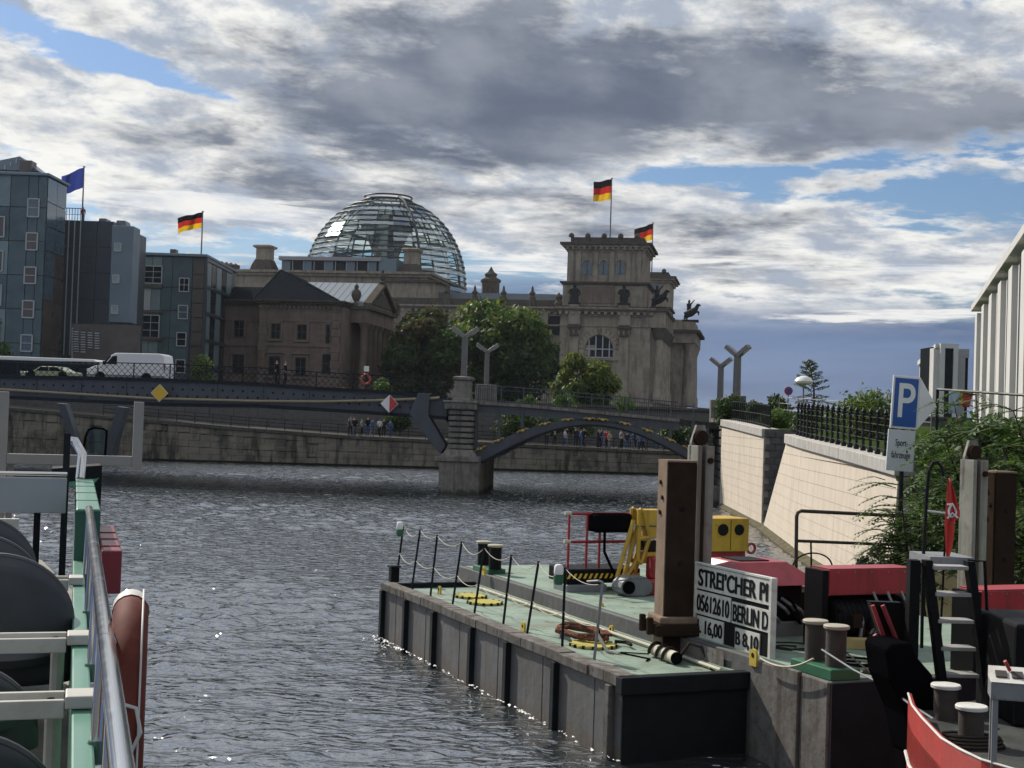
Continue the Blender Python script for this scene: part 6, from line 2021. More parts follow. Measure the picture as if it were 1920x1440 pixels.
# yellow round mats, coil, fender, bits
def scallop_mat(px, py, r, lab):
    x, y = GF.hitz(px, py, GZ0)
    t = gthing('round_mat', lab, 'mat', x, y, GZ0 + .012, 'yellow round mats on the side deck')
    n = 40
    pr = [(r * (1 + .05 * math.cos(14 * 2 * math.pi * k / n)) * math.cos(2 * math.pi * k / n), r * (1 + .05 * math.cos(14 * 2 * math.pi * k / n)) * math.sin(2 * math.pi * k / n)) for k in range(n)]
    MB().prism(pr, 0, .05, 'z').build('pad', 'mat_yellow', t, bevel=.008)
    for k in range(14):
        a_ = 2 * math.pi * (k + .5) / 14
        MB().lathe([(.028, 0), (.028, .055), (.0, .056)], 6, (r * .99 * math.cos(a_), r * .99 * math.sin(a_), 0)).build('eyelet', 'hull_dark', t)
scallop_mat(882, 1121, .34, 'yellow scalloped round mat farthest along the side deck')
scallop_mat(909, 1133, .36, 'yellow scalloped round mat beside the fifth railing post')
scallop_mat(1112, 1213, .40, 'yellow scalloped round mat under the brown rope heap')
def rope_heap():
    x, y = GF.hitz(1090, 1200, GZ0)
    t = gthing('rope_heap', 'heap of thick reddish brown rope on the green side deck', 'rope', x, y, GZ0 + .05)
    rng = random.Random(8); b = MB(); pts = []
    for k in range(110):
        a_ = k * .36; f = 1 - .25 * rng.random()
        pts.append((.36 * f * math.cos(a_) + rng.uniform(-.03, .03), .78 * f * math.sin(a_) + rng.uniform(-.05, .05), .03 + .0009 * k + rng.uniform(0, .03)))
    b.tube(pts, .03, 6); b.build('coil', 'rope_brown', t, smooth=True)
    MB().tube([(.3, -.7, .03), (.45, -.85, .03), (.4, -1.1, .03)], .03, 6).build('loose_end', 'rope_dark', t, smooth=True)
rope_heap()
def tube_fender():
    x, y = GF.hitz(1247, 1240, GZ0)
    t = gthing('tube_fender', 'white tube fender wound with dark rope on the side deck', 'fender', x, y, GZ0 + .012, rz=R(-4))
    MB().tube([(0, .42, .11), (0, -.40, .11)], .10, 16).build('body', 'rope_pale', t, smooth=True)
    MB().lathe([(0, 0), (.101, 0), (.101, .02), (0, .02)], 16).build('end_cap', 'rubber', t).matrix_local = Matrix.Translation((0, -.40, .11)) @ Matrix.Rotation(R(90), 4, 'X')
    for yy in (.36, .08, -.15):
        MB().tube([(.125 * math.cos(a_), yy + .03 * math.sin(2 * a_), .11 + .125 * math.sin(a_)) for a_ in np.linspace(-.4, math.pi + .4, 12)], .026, 6).build('rope_turn', 'rope_dark', t, smooth=True)
    MB().tube([(.1, -.3, .1), (.28, -.3, .32), (.42, -.45, .28), (.5, -.6, .03), (.35, -.95, .03)], .028, 6).build('rope_end', 'rope_dark', t, smooth=True)
tube_fender()
def loose_hoses():
    x, y = GF.hitz(1148, 1225, GZ0)
    t = gthing('deck_cable', 'thin black cable curled beside the bent railing post', 'cable', x, y, GZ0 + .012)
    MB().tube([(-.15, .3, .5), (-.12, .2, .2), (-.05, .05, .02), (.15, -.3, .015), (.3, -.75, .015), (.15, -.9, .015)], .014, 6).build('cable', 'rubber', t, smooth=True)
    MB().tube([(-.2, .2, .3), (-.1, 0, .03), (.02, -.2, .02)], .03, 6).build('grip', 'rope_pale', t, smooth=True)
    MB().tube([(.1, -.1, .02), (.5, -.35, .02)], .012, 5).build('rod', 'rust', t)
loose_hoses()
for px, py, z, lab in ((824, 1115, GZ0, 'small yellow lifting eye near the far mats'), (907, 1078, GZ1, 'yellow lifting eye at the foot of the far bollards'), (981, 1186, GZ0, 'small yellow lifting eye left of the seventh post'),
                       (1146, 1192, GZ0, 'small yellow lifting eye behind the brown rope heap'), (1415, 1246, GZ1 - .16, 'yellow lifting eye with a hole right below the lettered board'), (1127, 1148, GZ1 - .1, 'bent yellow bracket on the inner edge of the side deck')):
    if z == GZ1 - .16:
        yy, zz = GF.hitx(px, py, 2.11); x, y = 2.09, yy; z = GZ1 - .1
    else: x, y = GF.hitz(px, py, z)
    t = gthing('lifting_eye', lab, 'lifting eye', x, y, z, 'yellow lifting eyes on the barge')
    s = 1.35 if py > 1240 else 1.0
    n = 14; prof = [(-.07 * s, 0), (.07 * s, 0)] + [(.07 * s * math.cos(math.pi * k / n), .12 * s + .07 * s * math.sin(math.pi * k / n)) for k in range(n + 1)]
    MB().prism(prof, -.02, .02, 'x').build('plate', 'lug_yellow', t)
    MB().lathe([(0, -.001), (.028 * s, 0), (.028 * s, .05), (0, .051)], 10).build('hole', 'hull_dark', t).matrix_local = Matrix.Translation((-.025, 0, .12 * s)) @ Matrix.Rotation(R(90), 4, 'Y')

# ------------------------------------------------------------------ lettered board
def name_board():
    X = 2.34
    H = lambda px, py: GF.hitx(px, py, X)
    (yf, zt), (yn, zt2), (_, zb2), (_, zb) = H(1308, 1060), H(1446, 1084), H(1441, 1232), H(1302, 1204)
    L = yf - yn
    z1 = (zt + zt2) / 2; z0 = (zb + zb2) / 2
    t = gthing('name_board', 'white lettered registration board in a dark frame on the barge edge', 'sign', X, (yf + yn) / 2, GZ1)
    h = z1 - z0; zo = z0 - GZ1
    MB().box(0.01, .05, -L / 2, L / 2, zo, zo + h).build('back_panel', 'grease_black', t)
    for y in (-L / 2 - .035, L / 2 + .035):
        MB().box(-.03, .07, y - .035, y + .035, 0, zo + h + .03).build('post', 'white_worn', t, bevel=.008)
    MB().box(-.02, .06, -L / 2, L / 2, zo + h, zo + h + .03).build('top_rail', 'white_worn', t)
    Mr = Matrix(((0, 0, -1), (-1, 0, 0), (0, 1, 0)))
    def plate(y0, y1, f0, f1, txt, size, sx):
        """y0..y1 as fractions from the far (left) end, f0..f1 from the bottom"""
        ya, yb = L / 2 - y0 * L, L / 2 - y1 * L
        za, zb_ = zo + f0 * h, zo + f1 * h
        p = MB().box(-.008, .009, yb, ya, za, zb_).build('letter_plate', 'white_worn', t)
        me = text_mesh(txt, size, 0.0, 1.0, .002)
        m2 = me.copy(); bmx = bmesh.new(); bmx.from_mesh(me)
        for dx_, dy_, dz_ in ((.015, 0, .0006), (.03, 0, .0012), (.015, .008, -.0005)):
            q_ = m2.copy(); q_.transform(Matrix.Translation((dx_, dy_, dz_))); bmx.from_mesh(q_); bpy.data.meshes.remove(q_)
        bmx.to_mesh(me); bmx.free()
        xs_ = [v.co.x for v in me.vertices]; w = max(xs_) - min(xs_)
        zs_ = [v.co.y for v in me.vertices]; hh = max(zs_) - min(zs_)
        me.transform(Matrix.Diagonal(((ya - yb) * .95 / w, (zb_ - za) * sx / hh, 1, 1)))
        cx_ = (max(v.co.x for v in me.vertices) + min(v.co.x for v in me.vertices)) / 2
        cy_ = (max(v.co.y for v in me.vertices) + min(v.co.y for v in me.vertices)) / 2
        me.transform(Matrix.Translation((-cx_, -cy_, 0)))
        o = bpy.data.objects.new('lettering', me); col.objects.link(o); me.materials.append(MATS['black_paint'])
        o.parent = p; o.matrix_local = Matrix.Translation((-.012, (ya + yb) / 2, (za + zb_) / 2)) @ Mr.to_4x4()
    plate(.0, 1.0, .68, .99, 'STREI\u2019CHER PI', .3, .74)
    plate(.0, .49, .345, .655, '05612610', .3, .72)
    plate(.51, 1.0, .345, .62, 'BERLIN D', .3, .80)
    plate(.02, .40, .03, .32, 'L 16,00', .3, .72)
    plate(.56, .88, .02, .30, 'B 8,10', .3, .72)
    return (yf + yn) / 2
name_board()

# ------------------------------------------------------------------ spud piles and guides
def spud_pile(label, x, y, s, ztop, m_side='rust_pale_lit', base=True, holes=()):
    t = gthing('spud_pile', label, 'pile', x, y, 0, 'rusty spud piles of the barge', rz=R(-11))
    MB().box(-s / 2, s / 2, -s / 2, s / 2, -1.0, ztop - .004).build('box_beam', 'rust', t, bevel=.012)
    MB().box(-s / 2 - .02, -s / 2 - .002, -s / 2 + .03, s / 2 - .02, .9, ztop).build('side_plate', m_side, t)  # by default a paler plate, sunlight on the left face put into its colour
    MB().box(-s / 2 - .02, s / 2 + .01, -s / 2 - .01, s / 2 + .01, ztop - .002, ztop + .03).build('top_plate', 'rust_pale_lit', t)  # brightly lit top put in by the paler colour too
    for (dz, k) in ((.35, 0), (.6, 1), (.85, 0)):
        MB().lathe([(.04, 0), (.035, .02), (0, .021)], 10).build('bolt_hole', 'black_paint', t).matrix_local = Matrix.Translation((-s / 2 - .03, .05 - .1 * k, ztop - dz)) @ Matrix.Rotation(R(-90), 4, 'Y')
    k = 1.2
    while GZ1 + k < ztop - .4:
        MB().lathe([(.05, 0), (.04, .012), (0, .013)], 10).build('bolt_hole', 'black_paint', t).matrix_local = Matrix.Translation((.0, -s / 2 - .004, GZ1 + k)) @ Matrix.Rotation(R(90), 4, 'X'); k += .9
    if base:
        cl = MB().box(-s / 2 - .18, s / 2 + .12, -s / 2 - .16, s / 2 + .16, GZ1 + .01, GZ1 + .2).build('collar', 'rust', t, bevel=.03)
        MB().box(-s / 2 - .1, s / 2 + .08, -s / 2 - .1, s / 2 + .1, GZ1 + .2, GZ1 + .32).build('collar_ring', 'rust_pale_lit', cl, bevel=.03)
        for q in (-1, 1):
            MB().box(-s / 2 - .28, -s / 2 - .18, q * .2 - .05, q * .2 + .05, GZ1 + .02, GZ1 + .3).build('collar_lug', 'rust', cl, bevel=.02)
    return t
def spud_guide(label, x, y, zb, ztop, s=.32, d=.36):
    """upright channel with a sheave head"""
    t = gthing('spud_guide', label, 'guide column', x, y, zb, 'guide columns of the spud piles')
    H = ztop - zb
    f = MB()
    f.box(-s / 2, -s / 2 + .08, -d / 2, d / 2, 0, H - .35); f.build('flange', 'guide_grey', t, bevel=.008)
    MB().box(s / 2 - .17, s / 2, -d / 2, d / 2, 0, H - .35).build('flange', 'guide_grey', t, bevel=.008)
    MB().box(-s / 2 + .08, s / 2 - .17, -.02, .1, 0, H - .5).build('web', 'rust', t)
    MB().prism([(-s / 2, H - .9), (s / 2, H - .9), (s / 2, H - .22), (s / 2 - .06, H), (-s / 2 + .1, H), (-s / 2, H - .3)], .06, .12, 'y').build('head_plate', 'guide_grey', t)
    sh = MB().lathe([(0, 0), (.13, 0), (.13, .03), (.09, .05), (.13, .07), (.13, .1), (0, .1)], 18).build('sheave', 'rust', t, smooth=True)
    sh.matrix_local = Matrix.Translation((-.02, .04, H - .22)) @ Matrix.Rotation(R(90), 4, 'X')
    MB().lathe([(0, 0), (.05, 0), (.05, .05), (0, .05)], 12).build('pin', 'rust', t).matrix_local = Matrix.Translation((s / 2 - .09, -d / 2 + .0, H - .6)) @ Matrix.Rotation(R(90), 4, 'X')
    MB().tube([(-.03, -.05, H - .4), (-.03, -.08, H * .6), (-.03, -.05, .3)], .012, 5).build('hoist_rope', 'rope_dark', t)
    return t
p1 = GF.hitz(1268, 1190, GZ1)
zt_ = GF.hit(1270, 866, p1[1])[1]
spud_pile('tall rusty box pile left of the lettered board', p1[0], p1[1] + .1, .5, zt_)
gx, gz_ = GF.hit(1316, 797, p1[1] + .35)
spud_guide('pale grey channel guide right beside the tall rusty pile', gx, p1[1] + .35, GZ1 + .012, gz_)
MBr = None
p2y = 1.9
gx, gz_ = GF.hit(1828, 826, p2y)
spud_guide('pale grey channel guide beside the rusty pile at the right edge', gx, p2y, GZ1 + .012, gz_, .34, .36)
gx2, gz2 = GF.hit(1876, 886, p2y + .2)
spud_pile('shorter brown pile with bolt holes at the right edge', gx2, p2y + .2, .42, gz2, m_side='rust')

# ------------------------------------------------------------------ machinery on deck
def power_pack():
    c = GF.loc_of(at(1367, 1000, 29.5))
    t = gthing('power_pack', 'yellow power pack box with two round openings behind the pile guide', 'machine', c.x, c.y, GZ1)
    (a, z1), (b, _) = GF.hit(1332, 972, c.y), GF.hit(1404, 972, c.y); z0 = GF.hit(1370, 1034, c.y)[1]
    a -= c.x; b -= c.x; z1 -= GZ1; z0 -= GZ1
    MB().box(a, b, -.02, .8, z0, z1).build('case', 'machine_yellow', t, bevel=.015)
    MB().box(a + .03, b - .03, .05, .75, 0.35, z0).build('base_frame', 'machine_red', t)
    MB().box(a + .1, b - .1, .1, .7, 0, .35).build('skid', 'grease_black', t)
    MB().box((a + b) / 2 + .02, (a + b) / 2 + .03, -.026, -.02, z0 + .03, z1 - .03).build('door_seam', 'grease_black', t)
    for fx, r_ in ((.32, .125), (.74, .115)):
        x = a + (b - a) * fx; z = z0 + (z1 - z0) * .66
        MB().lathe([(0, 0), (r_, 0), (r_, .02), (0, .021)], 20).build('round_opening', 'black_paint', t).matrix_local = Matrix.Translation((x, -.024, z)) @ Matrix.Rotation(R(90), 4, 'X')
    MB().tube([(b + .09 + .1 * math.cos(q), .02, z0 + .06 + .1 * math.sin(q)) for q in np.linspace(0, 2 * math.pi, 16, endpoint=False)], .03, 6, closed=True).build('lifting_ring', 'machine_red', t)
power_pack()

def excavator():
    """small yellow crawler machine with folded arm, black tank and red frame"""
    c = GF.loc_of(at(1195, 1105, 28.5)); c.z = GZ1
    y0 = c.y
    H = lambda px, py, dy=0.0: (GF.hit(px, py, y0 + dy)[0] - c.x, GF.hit(px, py, y0 + dy)[1] - GZ1)
    t = gthing('crawler_machine', 'small yellow crawler machine with slotted mast plates left of the rusty pile', 'machine', c.x, y0, GZ1)
    # slotted mast plates
    for dy in (0.0, .32):
        (x0, z0), (x1, z1), (x2, z2), (x3, z3), (x4, z4) = H(1199, 955), H(1205, 957), H(1217, 1005), H(1202, 1056), H(1197, 1050)
        pl = MB()
        outer = [H(1199, 955), H(1207, 960), H(1218, 1008), H(1203, 1056), H(1196, 1052)]
        w = .05
        for a, b in zip(outer, outer[1:] + outer[:1]):
            pl.tube([(a[0], dy, a[1]), (b[0], dy, b[1])], .045, 6)
        m1 = [H(1197, 1010), H(1217, 1008)]
        pl.tube([(m1[0][0], dy, m1[0][1]), (m1[1][0], dy, m1[1][1])], .05, 6)
        pl.build('mast_plate', 'machine_yellow', t)
    (a, z1), (b, z0) = H(1203, 956), H(1245, 985)
    MB().box(a, b, .0, .36, z0, z1).build('head_block', 'machine_yellow', t, bevel=.02)
    for py0, py1 in ((988, 1010), (1016, 1034), (1036, 1056)):
        (a, z1), (b, z0) = H(1212, py0), H(1245, py1)
        MB().box(a, b, .04, .32, z0, z1).build('carriage_block', 'machine_yellow' if py0 != 1016 else 'rust', t, bevel=.02)
    # paired struts
    for (p0, p1, dy) in (((1188, 975), (1157, 1082), 0), ((1196, 985), (1170, 1080), .25), ((1192, 1005), (1163, 1105), .1), ((1200, 1040), (1182, 1105), .3), ((1194, 1050), (1176, 1080), .05)):
        (xa, za), (xb, zb) = H(*p0, dy), H(*p1, dy)
        MB().tube([(xa, dy, za), (xb, dy, max(.05, zb))], .045, 8).build('strut', 'machine_yellow', t, smooth=True)
    # black tank
    (a, z0), (b, z1) = H(1126, 1001), H(1200, 965)
    MB().box(a, b - .05, .2, .75, z0, z1).build('tank', 'rubber', t, bevel=.06)
    MB().tube([(a + .3, .4, z0), (a + .28, .35, z0 - .4), (a + .45, .2, z0 - .85), (a + .6, .1, .3)], .03, 6).build('hose', 'rubber', t, smooth=True)
    # red tube frame
    rf = bpy.data.objects.new('red_frame', None); col.objects.link(rf); rf.parent = t
    (xl, zt2), (xr, _) = H(1066, 963, .5), H(1180, 966, .5); zm = H(1066, 1016, .5)[1]; zb = .35
    for px in (1066, 1100, 1124):
        x = H(px, 1010, .5)[0]
        MB().tube([(x, .5, zb), (x, .5, zt2)], .028, 6).build('upright', 'machine_red', rf)
    for z in (zt2, zm):
        MB().tube([(xl - .06, .5, z), (xr, .5, z)], .035, 6).build('crossbar', 'machine_red', rf)
        MB().tube([(xl - .08, .5, z + .01), (xl + .06, .5, z + .01)], .045, 6).build('pad', 'rope_pale', rf)
    # black platform with warning stripes
    (a, z1), (b, z0) = H(1064, 1064, .3), H(1200, 1092, .3)
    pf = MB().box(a, b, .3, 1.2, z0, z1 - .04).build('platform', 'grease_black', t, bevel=.02)
    n = 14
    for i in range(n):
        xx = a + (b - a) * i / n
        MB().prism([(xx, z0 + .1), (xx + .05, z0 + .1), (xx + .1, z0 + .2), (xx + .05, z0 + .2)], .285, .297, 'y').build('warning_stripe', 'yellow_paint', pf)
    (a2, z2), (b2, z3) = H(1065, 1098, .2), H(1140, 1112, .2)
    MB().box(a2, b2, .25, .9, 0, max(.15, z2)).build('skid', 'steel_grey', t, bevel=.02)
    # rubber track
    (a, z0), (b, z1) = H(1152, 1134, -.5), H(1206, 1103, -.5)
    r_ = .17
    zc_ = .2
    trk = MB(); 
    path = [(0, zc_ + r_), (.38, zc_ + r_)] + [(.38 + r_ * math.sin(q), zc_ + r_ * math.cos(q)) for q in np.linspace(.3, math.pi, 6)] + [(0 - 0, zc_ - r_)] + [(-r_ * math.sin(q), zc_ - r_ * math.cos(q)) for q in np.linspace(.3, math.pi - .3, 5)]
    trk.prism([(a + .25 + p[0], p[1]) for p in path], -.6, -.2, 'y'); tr = trk.build('track', 'steel_grey', t)
    for k in range(6):
        MB().box(a + .25 + k * .075 - .02, a + .25 + k * .075 + .02, -.62, -.18, zc_ + r_, zc_ + r_ + .03).build('track_cleat', 'steel_grey', tr)
    MB().lathe([(0, 0), (.13, 0), (.13, .05), (0, .05)], 16).build('sprocket', 'rubber', tr).matrix_local = Matrix.Translation((a + .25, -.6, zc_)) @ Matrix.Rotation(R(90), 4, 'X')
    (a3, z3), (b3, z4) = H(1204, 1132, -.4), H(1245, 1100, -.4)
    MB().box(a3, b3, -.5, .2, 0.02, .3).build('red_foot', 'machine_red', t, bevel=.03)
    (a3, z3), (b3, z4) = H(1222, 1100, -.2), H(1240, 1045, -.2)
    MB().box(a3, b3, -.2, .1, .3, z4).build('red_guard', 'machine_red', t, bevel=.04)
    MB().lathe([(.3, 0), (.3, .12), (.26, .16), (0, .16)], 16, (a3 - .1, -1.15, .012), sq=.5).build('green_cover', 'green_gloss', t, smooth=True)
excavator()

def canopy_winch():
    c = GF.loc_of(at(1430, 1130, 23.6)); c.z = GZ1
    t = gthing('covered_engine', 'black engine under a faceted dark red hood behind the lettered board', 'machine', c.x, c.y, GZ1)
    H = lambda px, py, dy=0.0: (GF.hit(px, py, c.y + dy)[0] - c.x, GF.hit(px, py, c.y + dy)[1] - GZ1)
    xl = H(1336, 1070, 0)[0]; xr = H(1512, 1080, 0)[0]
    zb = H(1440, 1094, -.2)[1]; zt2 = H(1410, 1047, .4)[1]
    y0, y1 = -.55, .95
    hd = MB()
    i1, i2 = .38, .52
    vs = [(xl, y0, zb), (xr, y0, zb), (xr, y1, zb), (xl, y1, zb), (xl + i1, y0 + .4, zt2), (xr - i2, y0 + .4, zt2), (xr - i2, y1 - .3, zt2), (xl + i1, y1 - .3, zt2)]
    hd.add(vs, [(0, 1, 5, 4), (1, 2, 6, 5), (2, 3, 7, 6), (3, 0, 4, 7), (4, 5, 6, 7), (3, 2, 1, 0)])
    hd.build('hood', 'canopy_red', t, bevel=.015)
    MB().box(xl + .5, xr - .8, y0 + .5, y1 - .4, zt2 + .002, zt2 + .02).build('top_mat', 'grease_black', t)
    MB().box(xl + .25, xr - .32, y0 + .2, y1 - .2, .25, zb - .004).build('engine_block', 'grease_black', t, bevel=.03)
    MB().box(xl + .1, xr - .2, y0 + .1, y1 - .1, 0, .25).build('bed', 'steel_grey', t, bevel=.02)
    rng = random.Random(5)
    for k in range(7):
        x = rng.uniform(xl + .4, xr - .5); z = rng.uniform(.35, zb - .2)
        MB().tube([(x, y0 + .18, z), (x + .1, y0 + .05, z - .1), (x + .25, y0 + .15, z - .2)], .03, 6).build('pipe', 'rubber' if k % 2 else 'steel_grey', t, smooth=True)
canopy_winch()

def winch(label, px0, px1, py0, py1, Y, dark_to, group='red-hooded winches'):
    A = at((px0 + px1) / 2, (py0 + py1) / 2, Y); c = GF.loc_of(A)
    t = gthing('hooded_winch', label, 'winch', c.x, c.y, GZ1, group)
    H = lambda px, py, dy=0.0: (GF.hit(px, py, c.y + dy)[0] - c.x, GF.hit(px, py, c.y + dy)[1] - GZ1)
    (a, z1), (b, z0) = H(px0, py0), H(px1, py1)
    MB().box(a, b, 0, .5, z0, z1).build('hood', 'machine_red', t, bevel=.015)
    MB().box(a - .12, a - .004, .02, .5, 0, z1 - .02).build('side_frame', 'grease_black', t)
    MB().box(b - .05, b - .004, .04, .46, 0, z0).build('side_frame', 'steel_grey', t)
    zc_ = z0 * .55; r_ = z0 * .38
    d = MB().tube([(a + .1, .25, zc_), (b - .12, .25, zc_)], r_, 20).build('drum', 'grease_black', t, smooth=True)
    n = 14
    for k in range(n):
        x = a + .15 + (b - a - .32) * k / (n - 1)
        MB().tube([(x, .25 + (r_ + .002) * math.cos(q), zc_ + (r_ + .01) * math.sin(q)) for q in np.linspace(0, 2 * math.pi, 16, endpoint=False)], .02, 5, closed=True).build('rope_turn', 'grease_black', d)
    MB().box(a, b, -.1, .6, 0.0, .08).build('bed', 'lug_yellow' if dark_to else 'steel_grey', t)
    rng = random.Random(int(px0))
    for k in range(9):        # pipes, valves and hoses crowding the front
        x = a + (b - a) * rng.uniform(.03, .97); z = rng.uniform(.15, z0 - .05)
        dx = rng.uniform(-.25, .25)
        MB().tube([(x, .0 - .1 * rng.random(), z), (x + dx * .5, -.12, z - .08), (x + dx, -.08, max(.05, z - rng.uniform(.1, .4)))], rng.choice((.015, .022, .03)), 6).build('hydraulic_hose', rng.choice(('rubber', 'steel_grey', 'grease_black', 'rust')), t, smooth=True)
    for k in range(4):
        x = a + (b - a) * rng.uniform(.05, .9); z = rng.uniform(.1, z0 * .6)
        MB().box(x, x + rng.uniform(.08, .2), -.14, -.02, z, z + rng.uniform(.08, .22)).build('valve_block', rng.choice(('steel_grey', 'grease_black', 'rust')), t, bevel=.01)
    MB().box(a, b, .005, .5, z1 + .002, z1 + .012).build('hood_lid', 'canopy_red', t)
    for k in range(5):
        MB().lathe([(.014, 0), (.012, .008), (0, .009)], 8).build('bolt', 'steel_grey', t).matrix_local = Matrix.Translation((a + (b - a) * (k + .5) / 5, -.002, z1 - .05)) @ Matrix.Rotation(R(90), 4, 'X')
    # control levers hanging below the hood
    for k in range(3):
        x = a + (b - a) * (.5 + .17 * k)
        MB().tube([(x, -.05, z0 + .05), (x + .02, -.12, z0 - .08), (x + .08, -.1, z0 - .14)], .022, 6).build('lever', 'steel_grey', t, smooth=True)
    return t
winch('red-hooded black winch in the middle of the barge, left of the ladder', 1556, 1710, 1068, 1113, 22.5, True)
winch('red-hooded winch cut off by the right picture edge', 1842, 1990, 1108, 1155, 20.5, False)

def deck_bits():
    # brown tube railing
    c = GF.loc_of(on(1492, 1092, GZ1))
    t = gthing('tube_railing', 'brown two-bar tube railing standing before the cream wall', 'railing', c.x, c.y, GZ1)
    H = lambda px, py: (GF.hit(px, py, c.y)[0] - c.x, GF.hit(px, py, c.y)[1] - GZ1)
    (x0, zt2), (x1, z2) = H(1494, 958), H(1700, 968)
    zm = H(1494, 1014)[1]
    MB().tube([(0, 0, 0), (x0, 0, zt2 - .12), (x0 + .03, 0, zt2 - .04), (x0 + .12, 0, zt2), (x1, 0, z2)], .042, 8).build('top_bar', 'bollard_rust', t, smooth=True)
    MB().tube([(x0, 0, zm), (x1, 0, zm - .12)], .036, 8).build('mid_bar', 'bollard_rust', t, smooth=True)
    MB().tube([(x1, 0, z2), (x1 + .02, 0, .0)], .042, 8).build('upright', 'bollard_rust', t, smooth=True)
    MB().tube([(x0, 0, .12), (x1, 0, .05)], .03, 8).build('low_bar', 'grease_black', t)
    # brown hoop
    c2 = GF.loc_of(on(1522, 1110, GZ1)); 
    t = gthing('wire_hoop', 'thin brown hoop standing beside the tube railing', 'hoop', c2.x, c2.y, GZ1)
    (a, _), (b, z1) = (GF.hit(1486, 1070, c2.y)[0] - c2.x, 0), (GF.hit(1560, 1070, c2.y)[0] - c2.x, GF.hit(1525, 1037, c2.y)[1] - GZ1)
    n = 16
    MB().tube([((a + b) / 2 + (b - a) / 2 * math.cos(math.pi * k / n), 0, z1 - .3 + .3 * math.sin(math.pi * k / n)) for k in range(n + 1)], .018, 6).build('hoop', 'rust', t)
    MB().tube([(a, 0, z1 - .3), (a, 0, 0)], .018, 6).build('leg', 'rust', t); MB().tube([(b, 0, z1 - .3), (b, 0, 0)], .018, 6).build('leg', 'rust', t)
    MB().tube([((a + b) / 2, 0, 0), ((a + b) / 2 - .06, 0, z1 + .25)], .02, 6).build('stake', 'grease_black', t)
    # brown tank between hood and winch
    c3 = GF.loc_of(on(1515, 1190, GZ1))
    t = gthing('brown_tank', 'long brown tank with a pale rim between the red hood and the winch', 'tank', c3.x, c3.y, GZ1)
    (a, z1), (b, _) = (GF.hit(1482, 1107, c3.y)[0] - c3.x, GF.hit(1482, 1107, c3.y)[1] - GZ1), (GF.hit(1556, 1107, c3.y)[0] - c3.x, 0)
    MB().box(a, b, 0, .8, .1, z1 - .03).build('shell', 'rust', t, bevel=.05)
    MB().tube([(a - .02, -.01, z1), (b, -.01, z1)], .035, 8).build('rim', 'white_worn', t)
    MB().box(a, b, .1, .7, 0, .1).build('feet', 'grease_black', t)
    # timber
    c4 = GF.loc_of(on(1610, 1218, GZ1))
    t = gthing('timber_balk', 'pale yellow timber balk lying before the winch', 'timber', c4.x, c4.y, GZ1 + .012, rz=R(-28))
    MB().box(-.42, .42, -.1, .1, .0, .17).build('balk', mat('timber', (0.55, 0.43, 0.2), .8, var=.2), t, bevel=.01)
    # steel cables from the bollard to the tug
    t = gthing('mooring_rope', 'steel mooring rope from the rusty bollard down to the red tug bow', 'rope', 0, 0, 0)
    a = GF.loc_of(on(1541, 1218, GZ1 + .45)); m = GF.loc_of(at(1668, 1290, 17.2)); b = GF.loc_of(at(1750, 1348, 14.4))
    MB().tube([a, a.lerp(m, .5) + Vector((0, 0, -.03)), m, m.lerp(b, .5) + Vector((0, 0, -.02)), b], .013, 6).build('strand', 'steel_grey', t, smooth=True)
    t = gthing('mooring_rope', 'second dark mooring rope crossing the green deck to the black bow', 'rope', 0, 0, 0)
    a = GF.loc_of(on(1585, 1222, GZ1 + .4)); m = GF.loc_of(at(1662, 1286, 17.4))
    MB().tube([a, a.lerp(m, .5), m], .013, 6).build('strand', 'rope_dark', t)
    t = gthing('mooring_rope', 'pale rope slung from the lettered board to the rusty bollard', 'rope', 0, 0, 0)
    a = GF.loc_of(at(1425, 1234, 20.6)); b = GF.loc_of(on(1525, 1235, GZ1 + .3))
    MB().tube(sag(a, b, .12), .016, 6).build('strand', 'rope_pale', t)
deck_bits()
def loose_gear():
    for k, (px, py, mm, r_, lab) in enumerate(((1600, 1245, 'rubber', .018, 'loop of black hose on the green deck behind the rusty bollard'), (1480, 1215, 'rope_dark', .014, 'dark rope end lying between the board and the rusty bollard'), (1650, 1262, 'rust', .014, 'rusty chain end lying near the black tug bow'))):
        x, y = GF.hitz(px, py, GZ1 + .02)
        t = gthing('deck_hose', lab, 'hose', x, y, GZ1 + .014, 'loose lines on the main deck')
        rng = random.Random(k); pts = []
        for i in range(40):
            a_ = i * .33
            pts.append(((.12 + .012 * i) * math.cos(a_) * (1 + .2 * math.sin(i)), (.10 + .010 * i) * math.sin(a_), r_ + .001 * i + .006 * rng.random()))
        MB().tube(pts, r_, 6).build('line', mm, t, smooth=True)
loose_gear()

